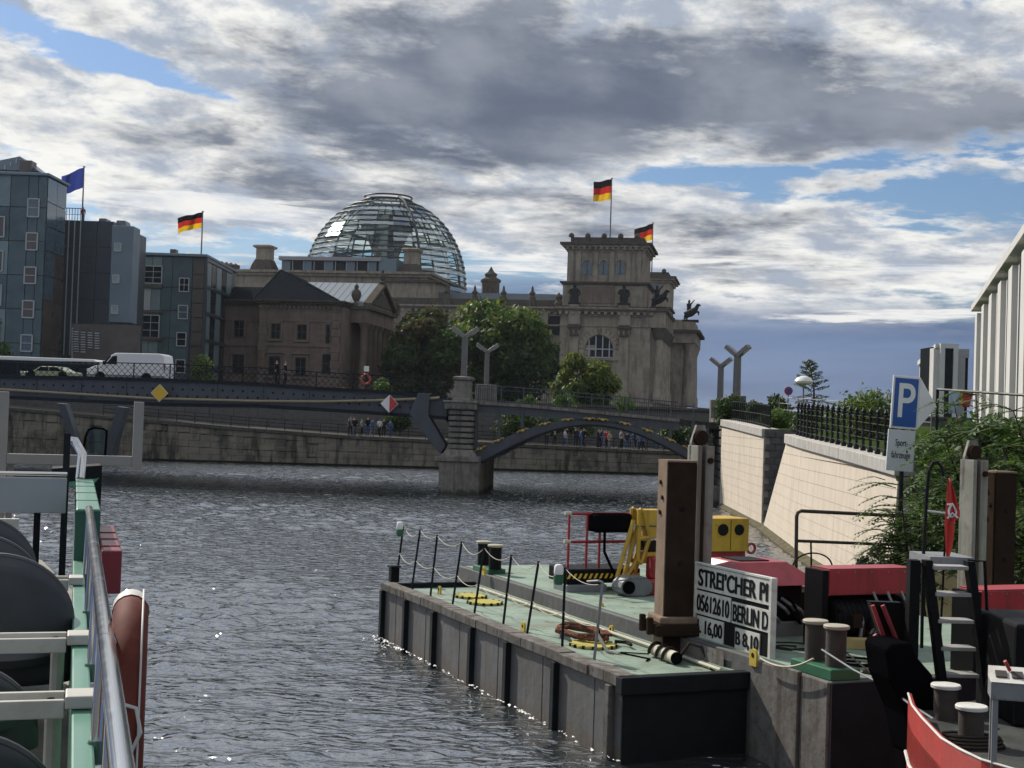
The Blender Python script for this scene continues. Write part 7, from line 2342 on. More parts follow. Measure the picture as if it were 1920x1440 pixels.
# ------------------------------------------------------------------ pusher tug at the lower right
def tug():
    t = thing('pusher_tug', 'red pusher tug with black rubber bow, bottom right of the picture', 'tug boat', (4.6, 13.6, 0))
    O = Vector((4.6, 13.6, 0))
    def P(px, py, z): p = on(px, py, z) - O; return (p.x, p.y)
    ztop, zdk = 2.0, 1.72
    edge = [P(1703, 1300, ztop), P(1710, 1322, ztop), P(1728, 1345, ztop), P(1765, 1384, ztop), P(1800, 1405, ztop), P(1840, 1424, ztop), P(1900, 1442, ztop)]
    edge += [(edge[-1][0] + .9, edge[-1][1] - .35), (edge[-1][0] + 3.5, edge[-1][1] - 1.2)]
    back = [(4.5, 5.0), (1.2, 3.4), (edge[0][0] + .2, edge[0][1] + .5)]
    full = edge + back
    MB().prism(full, -.4, zdk - .004, 'z').build('hull', 'tug_red', t)
    MB().prism([(x * .985 + .03, y) for x, y in full], zdk, zdk + .006, 'z').build('deck', 'deck_grey', t)
    bw = MB()
    for (xa, ya), (xb, yb) in zip(edge, edge[1:]):
        d = Vector((yb - ya, xa - xb)).normalized() * .035
        bw.add([(xa, ya, zdk - .5), (xb, yb, zdk - .5), (xb, yb, ztop), (xa, ya, ztop), (xa - d.x, ya - d.y, zdk - .5), (xb - d.x, yb - d.y, zdk - .5), (xb - d.x, yb - d.y, ztop), (xa - d.x, ya - d.y, ztop)],
               [(0, 1, 2, 3), (7, 6, 5, 4), (3, 2, 6, 7), (0, 4, 5, 1)])
    bw.build('bulwark', 'tug_red', t)
    MB().tube([(x, y, ztop) for x, y in edge], .013, 6).build('top_rail', 'white_worn', t)
    MB().tube([(x - .02, y - .02, 1.35) for x, y in edge], .02, 6).build('rubbing_strake', 'white_worn', t)
    # rubber push knee
    Y = 16.4
    F = Frame((at(1695, 1270, Y).x, Y, 0), R(8))
    kn = bpy.data.objects.new('push_knee', None); col.objects.link(kn); kn.parent = t; kn.location = F.loc - O; kn.rotation_euler.z = F.rz
    pr = [F.hit(*p) for p in ((1652, 1215), (1662, 1203), (1700, 1201), (1708, 1225), (1740, 1262), (1748, 1300), (1748, 1420), (1706, 1420), (1690, 1340), (1660, 1270))]
    MB().prism(pr, -.15, .55, 'y').build('rubber_pad', 'rubber', kn, bevel=.09)
    # red brace panels above the knee
    pr = [F.hit(*p, .5) for p in ((1632, 1128), (1690, 1130), (1712, 1165), (1718, 1235), (1668, 1240))]
    MB().prism(pr, .5, .62, 'y').build('brace_plate', 'grease_black', kn)
    for a, b in (((1655, 1135), (1685, 1210)), ((1636, 1135), (1668, 1225)), ((1640, 1190), (1664, 1228))):
        (xa, za), (xb, zb) = F.hit(*a, .42), F.hit(*b, .42)
        MB().tube([(xa, .42, za), (xb, .42, zb)], .028, 6).build('brace', 'machine_red', kn)
    # tall black post and ladder
    Yl = 16.6
    FL = Frame((at(1785, 1300, Yl).x, Yl, 0), R(4))
    ld = bpy.data.objects.new('ladder', None); col.objects.link(ld); ld.parent = t; ld.location = FL.loc - O; ld.rotation_euler.z = FL.rz
    for (p0, p1) in (((1738, 1050), (1766, 1330)), ((1817, 1052), (1846, 1330))):
        (xa, za), (xb, zb) = FL.hit(*p0), FL.hit(*p1)
        MB().add([(xa - .045, -.07, za), (xa + .045, -.07, za), (xa + .045, .07, za), (xa - .045, .07, za), (xb - .045, -.17, zb), (xb + .045, -.17, zb), (xb + .045, -.03, zb), (xb - .045, -.03, zb)],
                 [(0, 1, 2, 3), (4, 7, 6, 5), (0, 4, 5, 1), (1, 5, 6, 2), (2, 6, 7, 3), (3, 7, 4, 0)]).build('stringer', 'grease_black', ld)
    for x0, x1, y in ((1744, 1808, 1062), (1748, 1813, 1112), (1752, 1818, 1162), (1757, 1822, 1213), (1762, 1828, 1263)):
        (a, z), (b, _) = FL.hit(x0, y), FL.hit(x1, y)
        MB().box(a, b, -.14, .1, z - .022, z + .022).build('tread', mat('tread_grey', (.36, .35, .33), .7, var=.25, scuff=.6) if 'tread_grey' not in MATS else 'tread_grey', ld, bevel=.006)
    (a, z), (b, _) = FL.hit(1738, 1050, .3), FL.hit(1820, 1050, .3)
    MB().box(a, b, .2, .9, z - .05, z + .05).build('landing', 'steel_grey', ld)
    (xa, za), (xb, zb) = FL.hit(1722, 1052, -.1), FL.hit(1728, 1345, -.1)
    MB().box(xa - .06, xa + .06, -.05, .12, zdk, za).build('post', 'grease_black', t).location = FL.loc - O
    (xa, za) = FL.hit(1846, 1052, .05)
    MB().tube([(xa - .2, .05, za), (xa, .05, za), (xa + .06, .05, za - .8), (xa + .16, .05, zdk)], .02, 6).build('hand_rail', 'grease_black', ld)
    # wheelhouse bulk out of sight to the right: low deckhouse
    dh = MB().box(1.1, 4.0, 1.9, 3.2, zdk, zdk + 1.15).build('deckhouse', 'grease_black', t, bevel=.04)
    # grey control console
    Yc = 12.6
    FCc = Frame((at(1890, 1380, Yc).x, Yc, 0), R(-14))
    cs = bpy.data.objects.new('control_console', None); col.objects.link(cs); cs.parent = t; cs.location = FCc.loc - O; cs.rotation_euler.z = FCc.rz
    (a, z1), (b, _) = FCc.hit(1858, 1278), FCc.hit(1902, 1282); z0 = FCc.hit(1860, 1312)[1]
    MB().box(a, b + .22, 0, .3, z0, z1).build('case', 'steel_grey', cs, bevel=.012)
    MB().add([(a, -.01, z1), (b + .22, -.01, z1), (b + .22, .3, z1 + .1), (a, .3, z1 + .1), (a, .3, z1), (b + .22, .3, z1)], [(0, 1, 2, 3), (0, 3, 4), (1, 5, 2), (3, 2, 5, 4)]).build('sloped_panel', 'white_worn', cs)
    for k in range(2):
        MB().cbox((a + .1 + k * .14, .13, z1 + .055), (.1, .12, .012), rx=math.atan(.1 / .31)).build('switch_plate', 'bollard_rust', cs)
    MB().tube([(b - .02, .2, z1 + .08), (b - .07, .16, z1 + .17)], .017, 6).build('lever', 'tug_red', cs)
    for x in (a + .02, b + .18):
        MB().box(x, x + .05, .02, .07, zdk, z0).build('leg', 'steel_grey', cs); MB().box(x, x + .05, .22, .27, zdk, z0).build('leg', 'steel_grey', cs)
    MB().tube([(b + .1, -.25, zdk), (b + .16, -.22, z0 + .05)], .022, 6).build('stanchion', 'grease_black', t).location = FCc.loc - O
    # rope heap and blue line
    bl = [on(1795, 1392, zdk) - O, on(1790, 1370, zdk + .1) - O, on(1830, 1375, zdk + .08) - O, on(1845, 1392, zdk) - O]
    MB().tube([tuple(p) for p in bl], .012, 5).build('blue_line', mat('line_blue', (0.06, 0.2, 0.34), .8), t)
    hp = MB(); c = on(1830, 1405, zdk) - O
    rng = random.Random(3)
    hp.tube([(c.x + .3 * math.cos(k * .5), c.y + .16 * math.sin(k * .5) + .004 * k, zdk + .02 + .002 * k) for k in range(50)], .018, 5)
    hp.build('rope_coil', 'rope_dark', t)
    return O, zdk
TO, TZ = tug()
def tug_bollards():
    a, b = on(1772, 1350, TZ), on(1820, 1395, TZ)
    t = thing('double_bollard', 'rusty double bollard with cream caps on the red tug bow', 'bollard', ((a.x + b.x) / 2, (a.y + b.y) / 2, TZ + .006), 0, 'double bollards on the barges')
    cx, cy = (a.x + b.x) / 2, (a.y + b.y) / 2
    for p in (a, b):
        r_ = .135; h = .40
        o = MB().lathe([(r_, 0), (r_ * .97, .04), (r_ * .97, h - .04)], 20, (p.x - cx, p.y - cy, 0)).build('bollard_drum', 'bollard_rust', t, smooth=True)
        MB().lathe([(r_, h - .05), (r_ * 1.22, h - .04), (r_ * 1.24, h - .01), (r_ * 1.18, h), (0, h + .006)], 20, (p.x - cx, p.y - cy, 0)).build('bollard_cap', 'white_worn', o, smooth=True)
tug_bollards()
def pennant():
    Y = 16.9
    F = Frame((at(1772, 1215, Y).x, Y, 0), 0)
    t = thing('red_pennant', 'limp red pennant with a white emblem hanging from a black staff at the ladder', 'flag', F.loc + Vector((0, 0, F.hit(1762, 1215)[1])), 0)
    z00 = F.hit(1762, 1215)[1]
    H = lambda px, py: (F.hit(px, py)[0], F.hit(px, py)[1] - z00)
    (xa, za), (xb, zb) = H(1762, 1215), H(1778, 893)
    MB().tube([(xa, 0, 0), ((xa + xb) / 2, 0, zb * .5), (xb, 0, zb)], .014, 8).build('staff', 'grease_black', t, smooth=True)
    pts = [((1777, 896), (1781, 897)), ((1774, 925), (1789, 925)), ((1773, 950), (1797, 958)), ((1771, 968), (1797, 968)), ((1770, 985), (1788, 978)), ((1771, 1005), (1789, 1000)), ((1772, 1030), (1786, 1025)), ((1773, 1047), (1779, 1050))]
    g = MB(); n = len(pts)
    def fn(u, v):
        k = min(n - 2, int(v * (n - 1))); f = v * (n - 1) - k
        (a0, b0), (a1, b1) = pts[k], pts[k + 1]
        pa = (a0[0] + (a1[0] - a0[0]) * f, a0[1] + (a1[1] - a0[1]) * f); pb = (b0[0] + (b1[0] - b0[0]) * f, b0[1] + (b1[1] - b0[1]) * f)
        x, z = H(pa[0] + (pb[0] - pa[0]) * u, pa[1] + (pb[1] - pa[1]) * u)
        return (x, -.02 + .035 * math.sin(u * 9 + v * 6) * (u + .1), z)
    g.grid(fn, 10, 28)
    cl = g.build('cloth', 'pennant_red', t, smooth=True); cl.modifiers.new('thick', 'SOLIDIFY').thickness = .004
    em = MB()
    def on_cloth(u, v, lift=-.012):
        p = fn(u, v); return (p[0], p[1] + lift, p[2])
    em.tube([on_cloth(.2 + .6 * (.5 + .5 * math.cos(q)), .34 + .10 * math.sin(q)) for q in np.linspace(0, 2 * math.pi, 20, endpoint=False)], .014, 5, closed=True)
    em.tube([on_cloth(.15, .46), on_cloth(.5, .36), on_cloth(.9, .46)], .012, 5)
    em.tube([on_cloth(.05, .26), on_cloth(.45, .24), on_cloth(.8, .3)], .012, 5)
    em.build('emblem', 'white_paint', t)
    # curved black vent pipe beside it
    t2 = thing('swan_neck_vent', 'black swan-neck vent pipe arching behind the red pennant', 'pipe', F.loc + Vector((0, .25, z00 - .9)), 0)
    q = lambda px, py: (F.hit(px, py, .25)[0], 0, F.hit(px, py, .25)[1] - z00 + .9)
    MB().tube([q(1728, 1215), q(1731, 1050), q(1738, 920), q(1741, 885), q(1749, 868), q(1757, 866), q(1765, 875), q(1769, 893)], .022, 8).build('pipe', 'iron_black', t2, smooth=True)
    MB().tube([q(1735, 957), q(1772, 962)], .014, 6).build('stay', 'white_paint', t2)
pennant()
# ================================================================== our own excursion boat (left)
mat('boat_green', (0.10, 0.27, 0.19), .35, var=.12, scale=4, coat=.3)
mat('boat_green_dark', (0.012, 0.095, 0.065), .4, var=.1, coat=.3)
mat('seat_black', (0.055, 0.058, 0.066), .5, var=.15, scale=8, bump=.1, bscale=80)
mat('seat_frame', (0.50, 0.49, 0.44), .45, var=.12, blotch=.35, blotch_c=(.3, .28, .23), bl_scale=8)
mat('frame_beige', (0.30, 0.285, 0.26), .6, var=.1)
mat('table_grey', (0.30, 0.32, 0.35), .35, var=.12, scale=2)
mat('tread_plate', (0.16, 0.145, 0.12), .6, metal=.3, var=.3, bump=.8, bscale=40)
mat('ring_orange', (0.125, 0.028, 0.018), .75, spec=.25, var=.3, scale=6, scuff=.4, streak=.5, streak_c=(.2, .05, .03))
mat('ring_band', (0.55, 0.53, 0.5), .6, var=.15)
mat('dark_red', (0.21, 0.014, 0.02), .35, var=.08, coat=.3)
m_ = bpy.data.materials.new('stainless'); m_.use_nodes = True
t_ = m_.node_tree; b_ = t_.nodes['Principled BSDF']
b_.inputs['Metallic'].default_value = 1.0; b_.inputs['Base Color'].default_value = (.62, .62, .62, 1)
tc_ = t_.nodes.new('ShaderNodeTexCoord'); n_ = noise(t_, tc_.outputs['Object'], 14, 3, .5)
t_.links.new(((n_ - .5) * .12 + .17).k, b_.inputs['Roughness'])
MATS['stainless'] = m_

SF = Frame((-.741, 2.756, 0), R(17.47))
SM = Matrix.Rotation(SF.rz, 3, 'Z')
def spos(x, y, z): return SF.loc + SM @ Vector((x, y, z))
RZ, LZ, DZ = 4.28, 3.92, 3.35      # rail, ledge and deck heights

def own_boat():
    t = frame_thing('excursion_boat', 'green gunwale and steel rail of the excursion boat at the left edge', 'boat', SF)
    hull = MB(); hull.prism([(-3.6, -4), (.02, -4), (.02, 9.5), (-.35, 12.5), (-1.4, 15), (-2.4, 15), (-3.6, 12)], -.3, DZ - .3, 'z').build('hull', 'boat_green_dark', t)
    MB().prism([(-3.5, -4), (-.02, -4), (-.02, 9.4), (-.38, 12.3), (-1.4, 14.6), (-2.4, 14.6), (-3.5, 11.8)], DZ - .28, DZ, 'z').build('deck', 'tread_plate', t)
    # gunwale ledge: lower run, then the raised box further forward
    MB().box(-.09, -.02, -4, 7.05, DZ - .25, LZ).build('gunwale', 'boat_green', t, bevel=.008)
    (a, _), (b, _) = SF.hit(141, 1000, 7.0), SF.hit(187, 1000, 7.0)
    MB().box(a, b, 7.06, 10.9, DZ - .25, 4.27).build('gunwale_box', 'boat_green', t, bevel=.01)
    MB().box(a - .004, b + .002, 7.045, 7.058, DZ + .1, 4.255).build('gunwale_end', 'boat_green_dark', t)
    for y in (7.9, 8.8, 9.7): MB().box(a - .003, b + .003, y, y + .015, 4.1, 4.274).build('weld_seam', 'boat_green_dark', t)
    # stainless rail
    MB().tube([(-.01, -3.5, RZ), (0, 2, RZ), (0, 6.9, RZ), (0, 7.15, RZ - .03)], .026, 16).build('hand_rail', 'stainless', t, smooth=True)
    for y in (.55, 1.75, 3.1, 4.6, 6.2):
        x = -.0
        MB().tube([(-.012, y, LZ - .02), (-.004, y, RZ - .01)], .021, 12).build('rail_post', 'stainless', t, smooth=True)
        MB().lathe([(.04, 0), (.034, .05), (.026, .07)], 12, (-.012, y, LZ - .06)).build('post_socket', 'boat_green_dark', t, smooth=True)
    for y, s in ((1.5, .02), (2.9, .02), (4.4, .02)):
        MB().tube([(0, y, RZ), (0, y + .012, RZ)], .0275, 16).build('weld_bead', 'stainless', t, smooth=True)
    MB().tube([(a + .04, 10.9, 4.27), (a + .05, 11.0, 4.5), (a - .02, 11.1, 4.62), (a - .12, 11.1, 4.63)], .045, 10).build('bow_pipe', 'stainless', t, smooth=True)
    MB().box(a - .12, a - .06, 10.7, 10.8, DZ, 4.7).build('bow_post', 'steel_dark', t)
    # bow fairing with green edge
    p = SF.loc_of(at(168, 880, 13.6))
    MB().prism([(p.x - .35, p.z), (p.x + .10, p.z + .04), (p.x + .12, p.z - .05), (p.x - .0, p.z - .14), (p.x - .35, p.z - .12)], p.y, p.y + .5, 'y').build('bow_fairing', 'hull_dark', t)
    MB().prism([(p.x - .28, p.z - .14), (p.x + .09, p.z - .085), (p.x + .02, p.z - .17), (p.x - .28, p.z - .17)], p.y - .01, p.y + .5, 'y').build('bow_edge', 'boat_green', t)
    return t
own_boat()

def bench_bars():
    """white seat frames bolted on the gunwale"""
    for k, (yl, lab) in enumerate(((5.75, 'white seat frame bar farthest along the green gunwale'), (3.65, 'white seat frame bar in the middle of the green gunwale'), (2.32, 'white seat frame bar nearest to us on the green gunwale'))):
        t = thing('seat_frame', lab, 'seat frame', spos(-.1, yl, LZ), SF.rz, 'white seat frames on the boat')
        MB().box(-.012, .10 if k else .07, -.075, .075, .004, .05).build('bracket', 'seat_frame', t, bevel=.006)
        MB().box(-1.9, -.014, -.06, -.035, -.03, .035).build('front_bar', 'seat_frame', t, bevel=.004)
        MB().box(-1.9, -.014, .04, .065, -.03, .045).build('rear_bar', 'seat_frame', t, bevel=.004)
        MB().cbox((-.55, 0, .012), (.95, .06, .012), ry=R(3)).build('slat', 'steel_grey', t)
        for q in (-.08, .0):
            pass
        MB().lathe([(.014, 0), (.012, .012), (0, .014)], 8, (-.06, .0, .02)).build('bolt', 'rust', t)
        MB().tube([(-.05, .1, -.35), (-.05, .1, -.02)], .03, 8).build('leg', 'seat_frame', t)
        MB().tube([(-1.5, .1, -.57), (-1.5, .1, -.02)], .03, 8).build('leg', 'seat_frame', t)
bench_bars()

def tub_chair(label, x, y, ztop, r, lean=0.0):
    """round-backed moulded chair"""
    t = thing('tub_chair', label, 'chair', spos(x, y, DZ), SF.rz, 'black round-backed chairs on the boat')
    zt_ = ztop - DZ
    n = 26
    # curved shell: seen from behind as a rounded arch
    def fn(u, v):
        a = math.pi * (u - .5) * 1.02
        w = r * math.sin(a)
        depth = .17 * (1 - math.cos(a))
        hh = zt_ - r + math.sqrt(max(0, r * r - w * w)) * (.98)
        z = .25 + (hh - .25) * v
        return (w, depth + .06 * (1 - v), z)
    g = MB().grid(fn, n, 8); sh = g.build('shell', 'seat_black', t, smooth=True); sh.modifiers.new('thick', 'SOLIDIFY').thickness = .02
    MB().tube([fn(u / n, 1.0) for u in range(n + 1)], .018, 8).build('rim', 'seat_black', t, smooth=True)
    for q_ in (.93, .84): MB().tube([(p_[0] * (.97 if q_ > .9 else .92), p_[1] - .012, p_[2]) for p_ in (fn(.04 + .92 * u / n, q_) for u in range(n + 1))], .009, 6).build('shell_ridge', 'seat_black', t, smooth=True)
    MB().lathe([(0, .36), (r * .85, .36), (r * .9, .40), (r * .82, .44), (0, .45)], 20, (0, r * .6, 0)).build('seat', 'seat_black', t, smooth=True)
    MB().lathe([(.22, 0), (.22, .02), (.04, .05), (.035, .36)], 14, (0, r * .6, 0)).build('pedestal', 'steel_grey', t, smooth=True)
    MB().box(-.1, .02, -.012, -.004, zt_ - .10, zt_ - .096).build('trim_strip', 'stainless', t)
for k, (yl, xr, pyt, r_, lab) in enumerate(((5.9, 62, 968, .34, 'black round-backed chair farthest forward on the boat deck'), (5.1, 76, 1003, .34, 'second black round-backed chair from the bow'), (4.3, 134, 1040, .36, 'large black round-backed chair beside the green gunwale'),
                                       (2.9, 62, 1243, .30, 'low black round-backed chair between the two near seat frames'), (1.7, 104, 1372, .30, 'black round-backed chair in the bottom left corner'))):
    xe = SF.hit(xr, pyt + 120, yl)[0]; zt2 = SF.hit(20, pyt, yl)[1]
    tub_chair(lab, xe - r_, yl, zt2, r_)

def boat_bits():
    # grey table or locker ahead
    F = SF
    y = F.loc_of(at(60, 930, 11.0)).y
    (a, z1), (b, _) = F.hit(-60, 886, y), F.hit(126, 890, y); z0 = F.hit(60, 962, y)[1]
    t = thing('folded_table', 'grey folded table top with a bright steel rim at the left edge', 'table', spos((a + b) / 2, y, DZ), SF.rz)
    w = (b - a) / 2
    MB().box(-w, w, 0, .04, z0 - DZ, z1 - DZ - .03).build('top', 'table_grey', t, bevel=.008)
    MB().tube([(-w, .02, z1 - DZ), (w, .02, z1 - DZ)], .016, 8).build('rim', 'stainless', t)
    for x in (-w + .1, -w + .5): MB().box(x, x + .05, .0, .05, 0, z0 - DZ).build('leg', 'grease_black', t)
    MB().box(-w, w - .35, .02, .08, z0 - DZ - .12, z0 - DZ - .05).build('shelf', 'seat_frame', t)
    # beige frame
    y = F.loc_of(at(130, 850, 14.2)).y
    (x0, z1), (x1, _) = F.hit(7, 745, y), F.hit(261, 762, y); z0 = F.hit(261, 882, y)[1]; zb0, zb1 = F.hit(130, 872, y)[1], F.hit(130, 853, y)[1]
    t = thing('beige_frame', 'open beige rectangular frame standing on the bow above the water', 'frame', spos((x0 + x1) / 2, y, DZ), SF.rz)
    w = (x1 - x0) / 2
    MB().box(w - .05, w + .05, 0, .07, z0 - DZ, z1 - DZ).build('upright', 'frame_beige', t, bevel=.006)
    MB().box(-w - .05, -w + .05, 0, .07, 0, z1 - DZ + .06).build('upright', 'frame_beige', t, bevel=.006)
    MB().box(-w + .05, w - .05, .005, .065, zb0 - DZ, zb1 - DZ).build('crossbar', 'frame_beige', t, bevel=.006)
    MB().box(-w + .06, -w + .12, .08, .12, 0, zb0 - DZ).build('strut', 'frame_beige', t)
    # rounded windscreen standing behind the crossbar
    y2 = y + .35
    t = thing('windscreen', 'small rounded dark-rimmed windscreen behind the beige crossbar', 'windscreen', spos(F.hit(178, 840, y2)[0], y2, DZ), SF.rz)
    cx = F.hit(178, 840, y2)[0]
    q = [F.hit(*p, y2) for p in ((153, 872), (160, 820), (166, 806), (176, 802), (193, 804), (200, 808), (199, 830), (196, 872))]
    pts = [(a - cx, z - DZ) for a, z in q]
    MB().tube([(a, 0, z) for a, z in pts], .012, 8).build('rim', 'rubber', t)
    MB().prism(pts, -.004, .004, 'y').build('pane', 'pane_clear', t)
    MB().box(-.1, .08, -.02, .02, 0, min(p[1] for p in pts)).build('mount', 'hull_dark', t)
    # dark red box outboard
    D = 9.0
    c = F.loc_of(at(208, 1070, D))
    (a, z1), (b, _) = F.hit(191, 1032, c.y), F.hit(229, 1036, c.y); z0 = F.hit(208, 1114, c.y)[1]
    t = thing('red_light_box', 'dark red box lantern fixed outside the green gunwale', 'lantern', spos((a + b) / 2, c.y, z0), SF.rz)
    w = (b - a) / 2
    MB().box(-w, w, 0, 1.9, 0, z1 - z0).build('case', 'dark_red', t, bevel=.01)
    for k in range(3): MB().box(-w + .005, w - .005, .25 + k * .5, .28 + k * .5, z1 - z0, z1 - z0 + .008).build('lid_rib', 'dark_red', t)
    MB().box(-w - .1, -w, .3, .4, .1, .16).build('bracket', 'steel_dark', t)
    # life ring hung outside, seen edge on
    D = 4.55
    c = F.loc_of(at(240, 1290, D)); ztop = F.hit(238, 1108, c.y)[1]
    RR, rr = .385, .056
    zc = ztop - RR - rr
    t = thing('life_ring', 'worn orange life ring with grey bands hung outside the rail', 'life ring', spos(c.x, c.y, zc), SF.rz + R(-3))
    ring = MB(); n = 48
    ring.tube([(0, RR * math.cos(2 * math.pi * k / n), RR * math.sin(2 * math.pi * k / n)) for k in range(n)], rr, 16, closed=True)
    ring.build('ring', 'ring_orange', t, smooth=True)
    for a0 in (90, 200, 330, 20):
        aa = [R(a0 - 9 + 3 * k) for k in range(7)]
        MB().tube([(0, RR * math.cos(q), RR * math.sin(q)) for q in aa], rr + .003, 16, caps=False).build('band', 'ring_band', t, smooth=True)
    MB().tube([(rr * .5 + .01, (RR + rr * .9) * math.cos(q), (RR + rr * .9) * math.sin(q) + .008 * math.sin(q * 6)) for q in np.linspace(.2, 2 * math.pi, 60)], .0035, 6).build('grab_line', 'ring_band', t, smooth=True)
    MB().tube([(-.02, -RR - .02, .16), (.03, -RR - .05, .15), (.045, -RR - .06, .08), (.02, -RR - .05, .02), (-.02, -RR - .03, .0)], .006, 6).build('lashing', 'ring_band', t, smooth=True)

boat_bits()
# ================================================================== vehicles on the bridge
mat('van_white', (0.70, 0.70, 0.69), .3, var=.04, coat=.5)
mat('car_green', (0.34, 0.40, 0.22), .3, var=.05, coat=.5)
mat('coach_dark', (0.02, 0.025, 0.032), .25, var=.1, coat=.5)
mat('tyre', (0.012, 0.012, 0.013), .8)
mat('car_glass', (0.012, 0.015, 0.018), .08, var=.1, spec=.8)
mat('lamp_red', (0.35, 0.02, 0.02), .3)

def wheel(parent, x, y, r, w=.2):
    o = MB().lathe([(0, 0), (r, 0), (r * 1.0, w), (0, w)], 20).build('wheel', 'tyre', parent, smooth=True)
    o.matrix_local = Matrix.Translation((x, y, r)) @ Matrix.Rotation(R(90), 4, 'X')
    h = MB().lathe([(0, -.005), (r * .62, -.005), (r * .55, .02), (0, .02)], 16).build('rim', 'steel_grey', o)
def vehicle(name, label, cat, lx, ly, prof, W, m, wheels, glass_polys, roof=None, extra=None):
    z = bridge_z(lx)
    t = thing(name, label, cat, b_wpos(lx, ly, z), BF.rz)
    MB().prism(prof, 0, W, 'y').build('body', m, t, bevel=.07)
    for x, r in wheels:
        wheel(t, x, .14, r); wheel(t, x, W + .02, r)
    for nm, poly in glass_polys:
        MB().prism(poly, -.012, .0, 'y').build(nm, 'car_glass', t)
    if roof: MB().prism(roof, .02, W - .02, 'y').build('roof', 'van_white', t, bevel=.05)
    return t
x0 = BF.hit(162, 700, 8)[0]; x1 = BF.hit(308, 700, 8)[0]; Lv = x1 - x0; k = Lv / 5.3
van_p = [(0.02, .35), (0, .62), (.12, .86), (.55, 1.06), (1.0, 1.13), (1.62, 1.78), (1.95, 1.95), (4.9, 1.98), (5.2, 1.88), (5.3, 1.2), (5.3, .4), (5.2, .28), (.2, .26)]
v = vehicle('white_van', 'white panel van driving left on the bridge behind the lattice railing', 'van', x0, 8.0, [(a * k, b * k) for a, b in van_p], 1.95 * k, 'van_white', [(.95 * k, .34 * k), (4.1 * k, .34 * k)],
            [('side_window', [(a * k, b * k) for a, b in ((1.32, 1.2), (1.75, 1.72), (2.05, 1.76), (2.05, 1.18))]), ('windscreen', [(a * k, b * k) for a, b in ((1.02, 1.16), (1.58, 1.74), (1.66, 1.74), (1.22, 1.18))])])
MB().box(.02 * k, .16 * k, -.02, .3, .7 * k, .86 * k).build('headlight', 'lamp_glass', v)
MB().box(5.24 * k, 5.33 * k, -.02, .12, .9 * k, 1.3 * k).build('tail_light', 'lamp_red', v)
MB().box(1.15 * k, 1.3 * k, -.2, -.0, 1.15 * k, 1.38 * k).build('mirror', 'tyre', v)
MB().box(.0, 5.3 * k, -.015, .01, .36 * k, .5 * k).build('side_strip', 'steel_grey', v)
x0c = BF.hit(-70, 690, 12)[0]; x1c = BF.hit(186, 690, 12)[0]; zc = bridge_z(x1c); ztp = BF.hit(100, 670, 12)[1] - zc
Lc = x1c - x0c
c = vehicle('coach', 'long dark coach with a white roof at the left end of the bridge', 'coach', x0c, 12.0, [(0, .4), (0, ztp - .3), (Lc, ztp - .34), (Lc, .4), (Lc - .1, .3), (.1, .3)], 2.5, 'coach_dark', [(2.0, .5), (Lc - 2, .5)],
            [('side_window', [(i * (Lc - .6) / 5 + .35, ztp - 1.35), (i * (Lc - .6) / 5 + .35, ztp - .5), ((i + 1) * (Lc - .6) / 5 + .2, ztp - .5), ((i + 1) * (Lc - .6) / 5 + .2, ztp - 1.35)]) for i in range(5)],
            roof=[(0, ztp - .29), (.1, ztp), (Lc - .5, ztp - .06), (Lc, ztp - .33)])
xk = BF.hit(38, 700, 4)[0]; xk1 = BF.hit(138, 700, 4)[0]; kk = (xk1 - xk) / 4.2
car_p = [(0, .3), (0, .62), (.3, .72), (.95, .80), (1.55, 1.28), (2.9, 1.30), (3.6, .86), (4.15, .78), (4.2, .34), (4.0, .22), (.2, .22)]
c2 = vehicle('small_car', 'pale green-yellow small car low behind the lattice railing', 'car', xk, 4.0, [(a * kk, b * kk * .8) for a, b in car_p], 1.7, 'car_green', [(.85 * kk, .30), (3.35 * kk, .30)],
             [('side_window', [(a * kk, b * kk * .8) for a, b in ((1.15, .84), (1.62, 1.22), (2.2, 1.23), (2.2, .84))]), ('side_window', [(a * kk, b * kk * .8) for a, b in ((2.28, .84), (2.28, 1.23), (2.85, 1.22), (3.3, .86))])])
MB().box(.0, .1, -.01, .2, .42, .55).build('headlight', 'lamp_glass', c2)

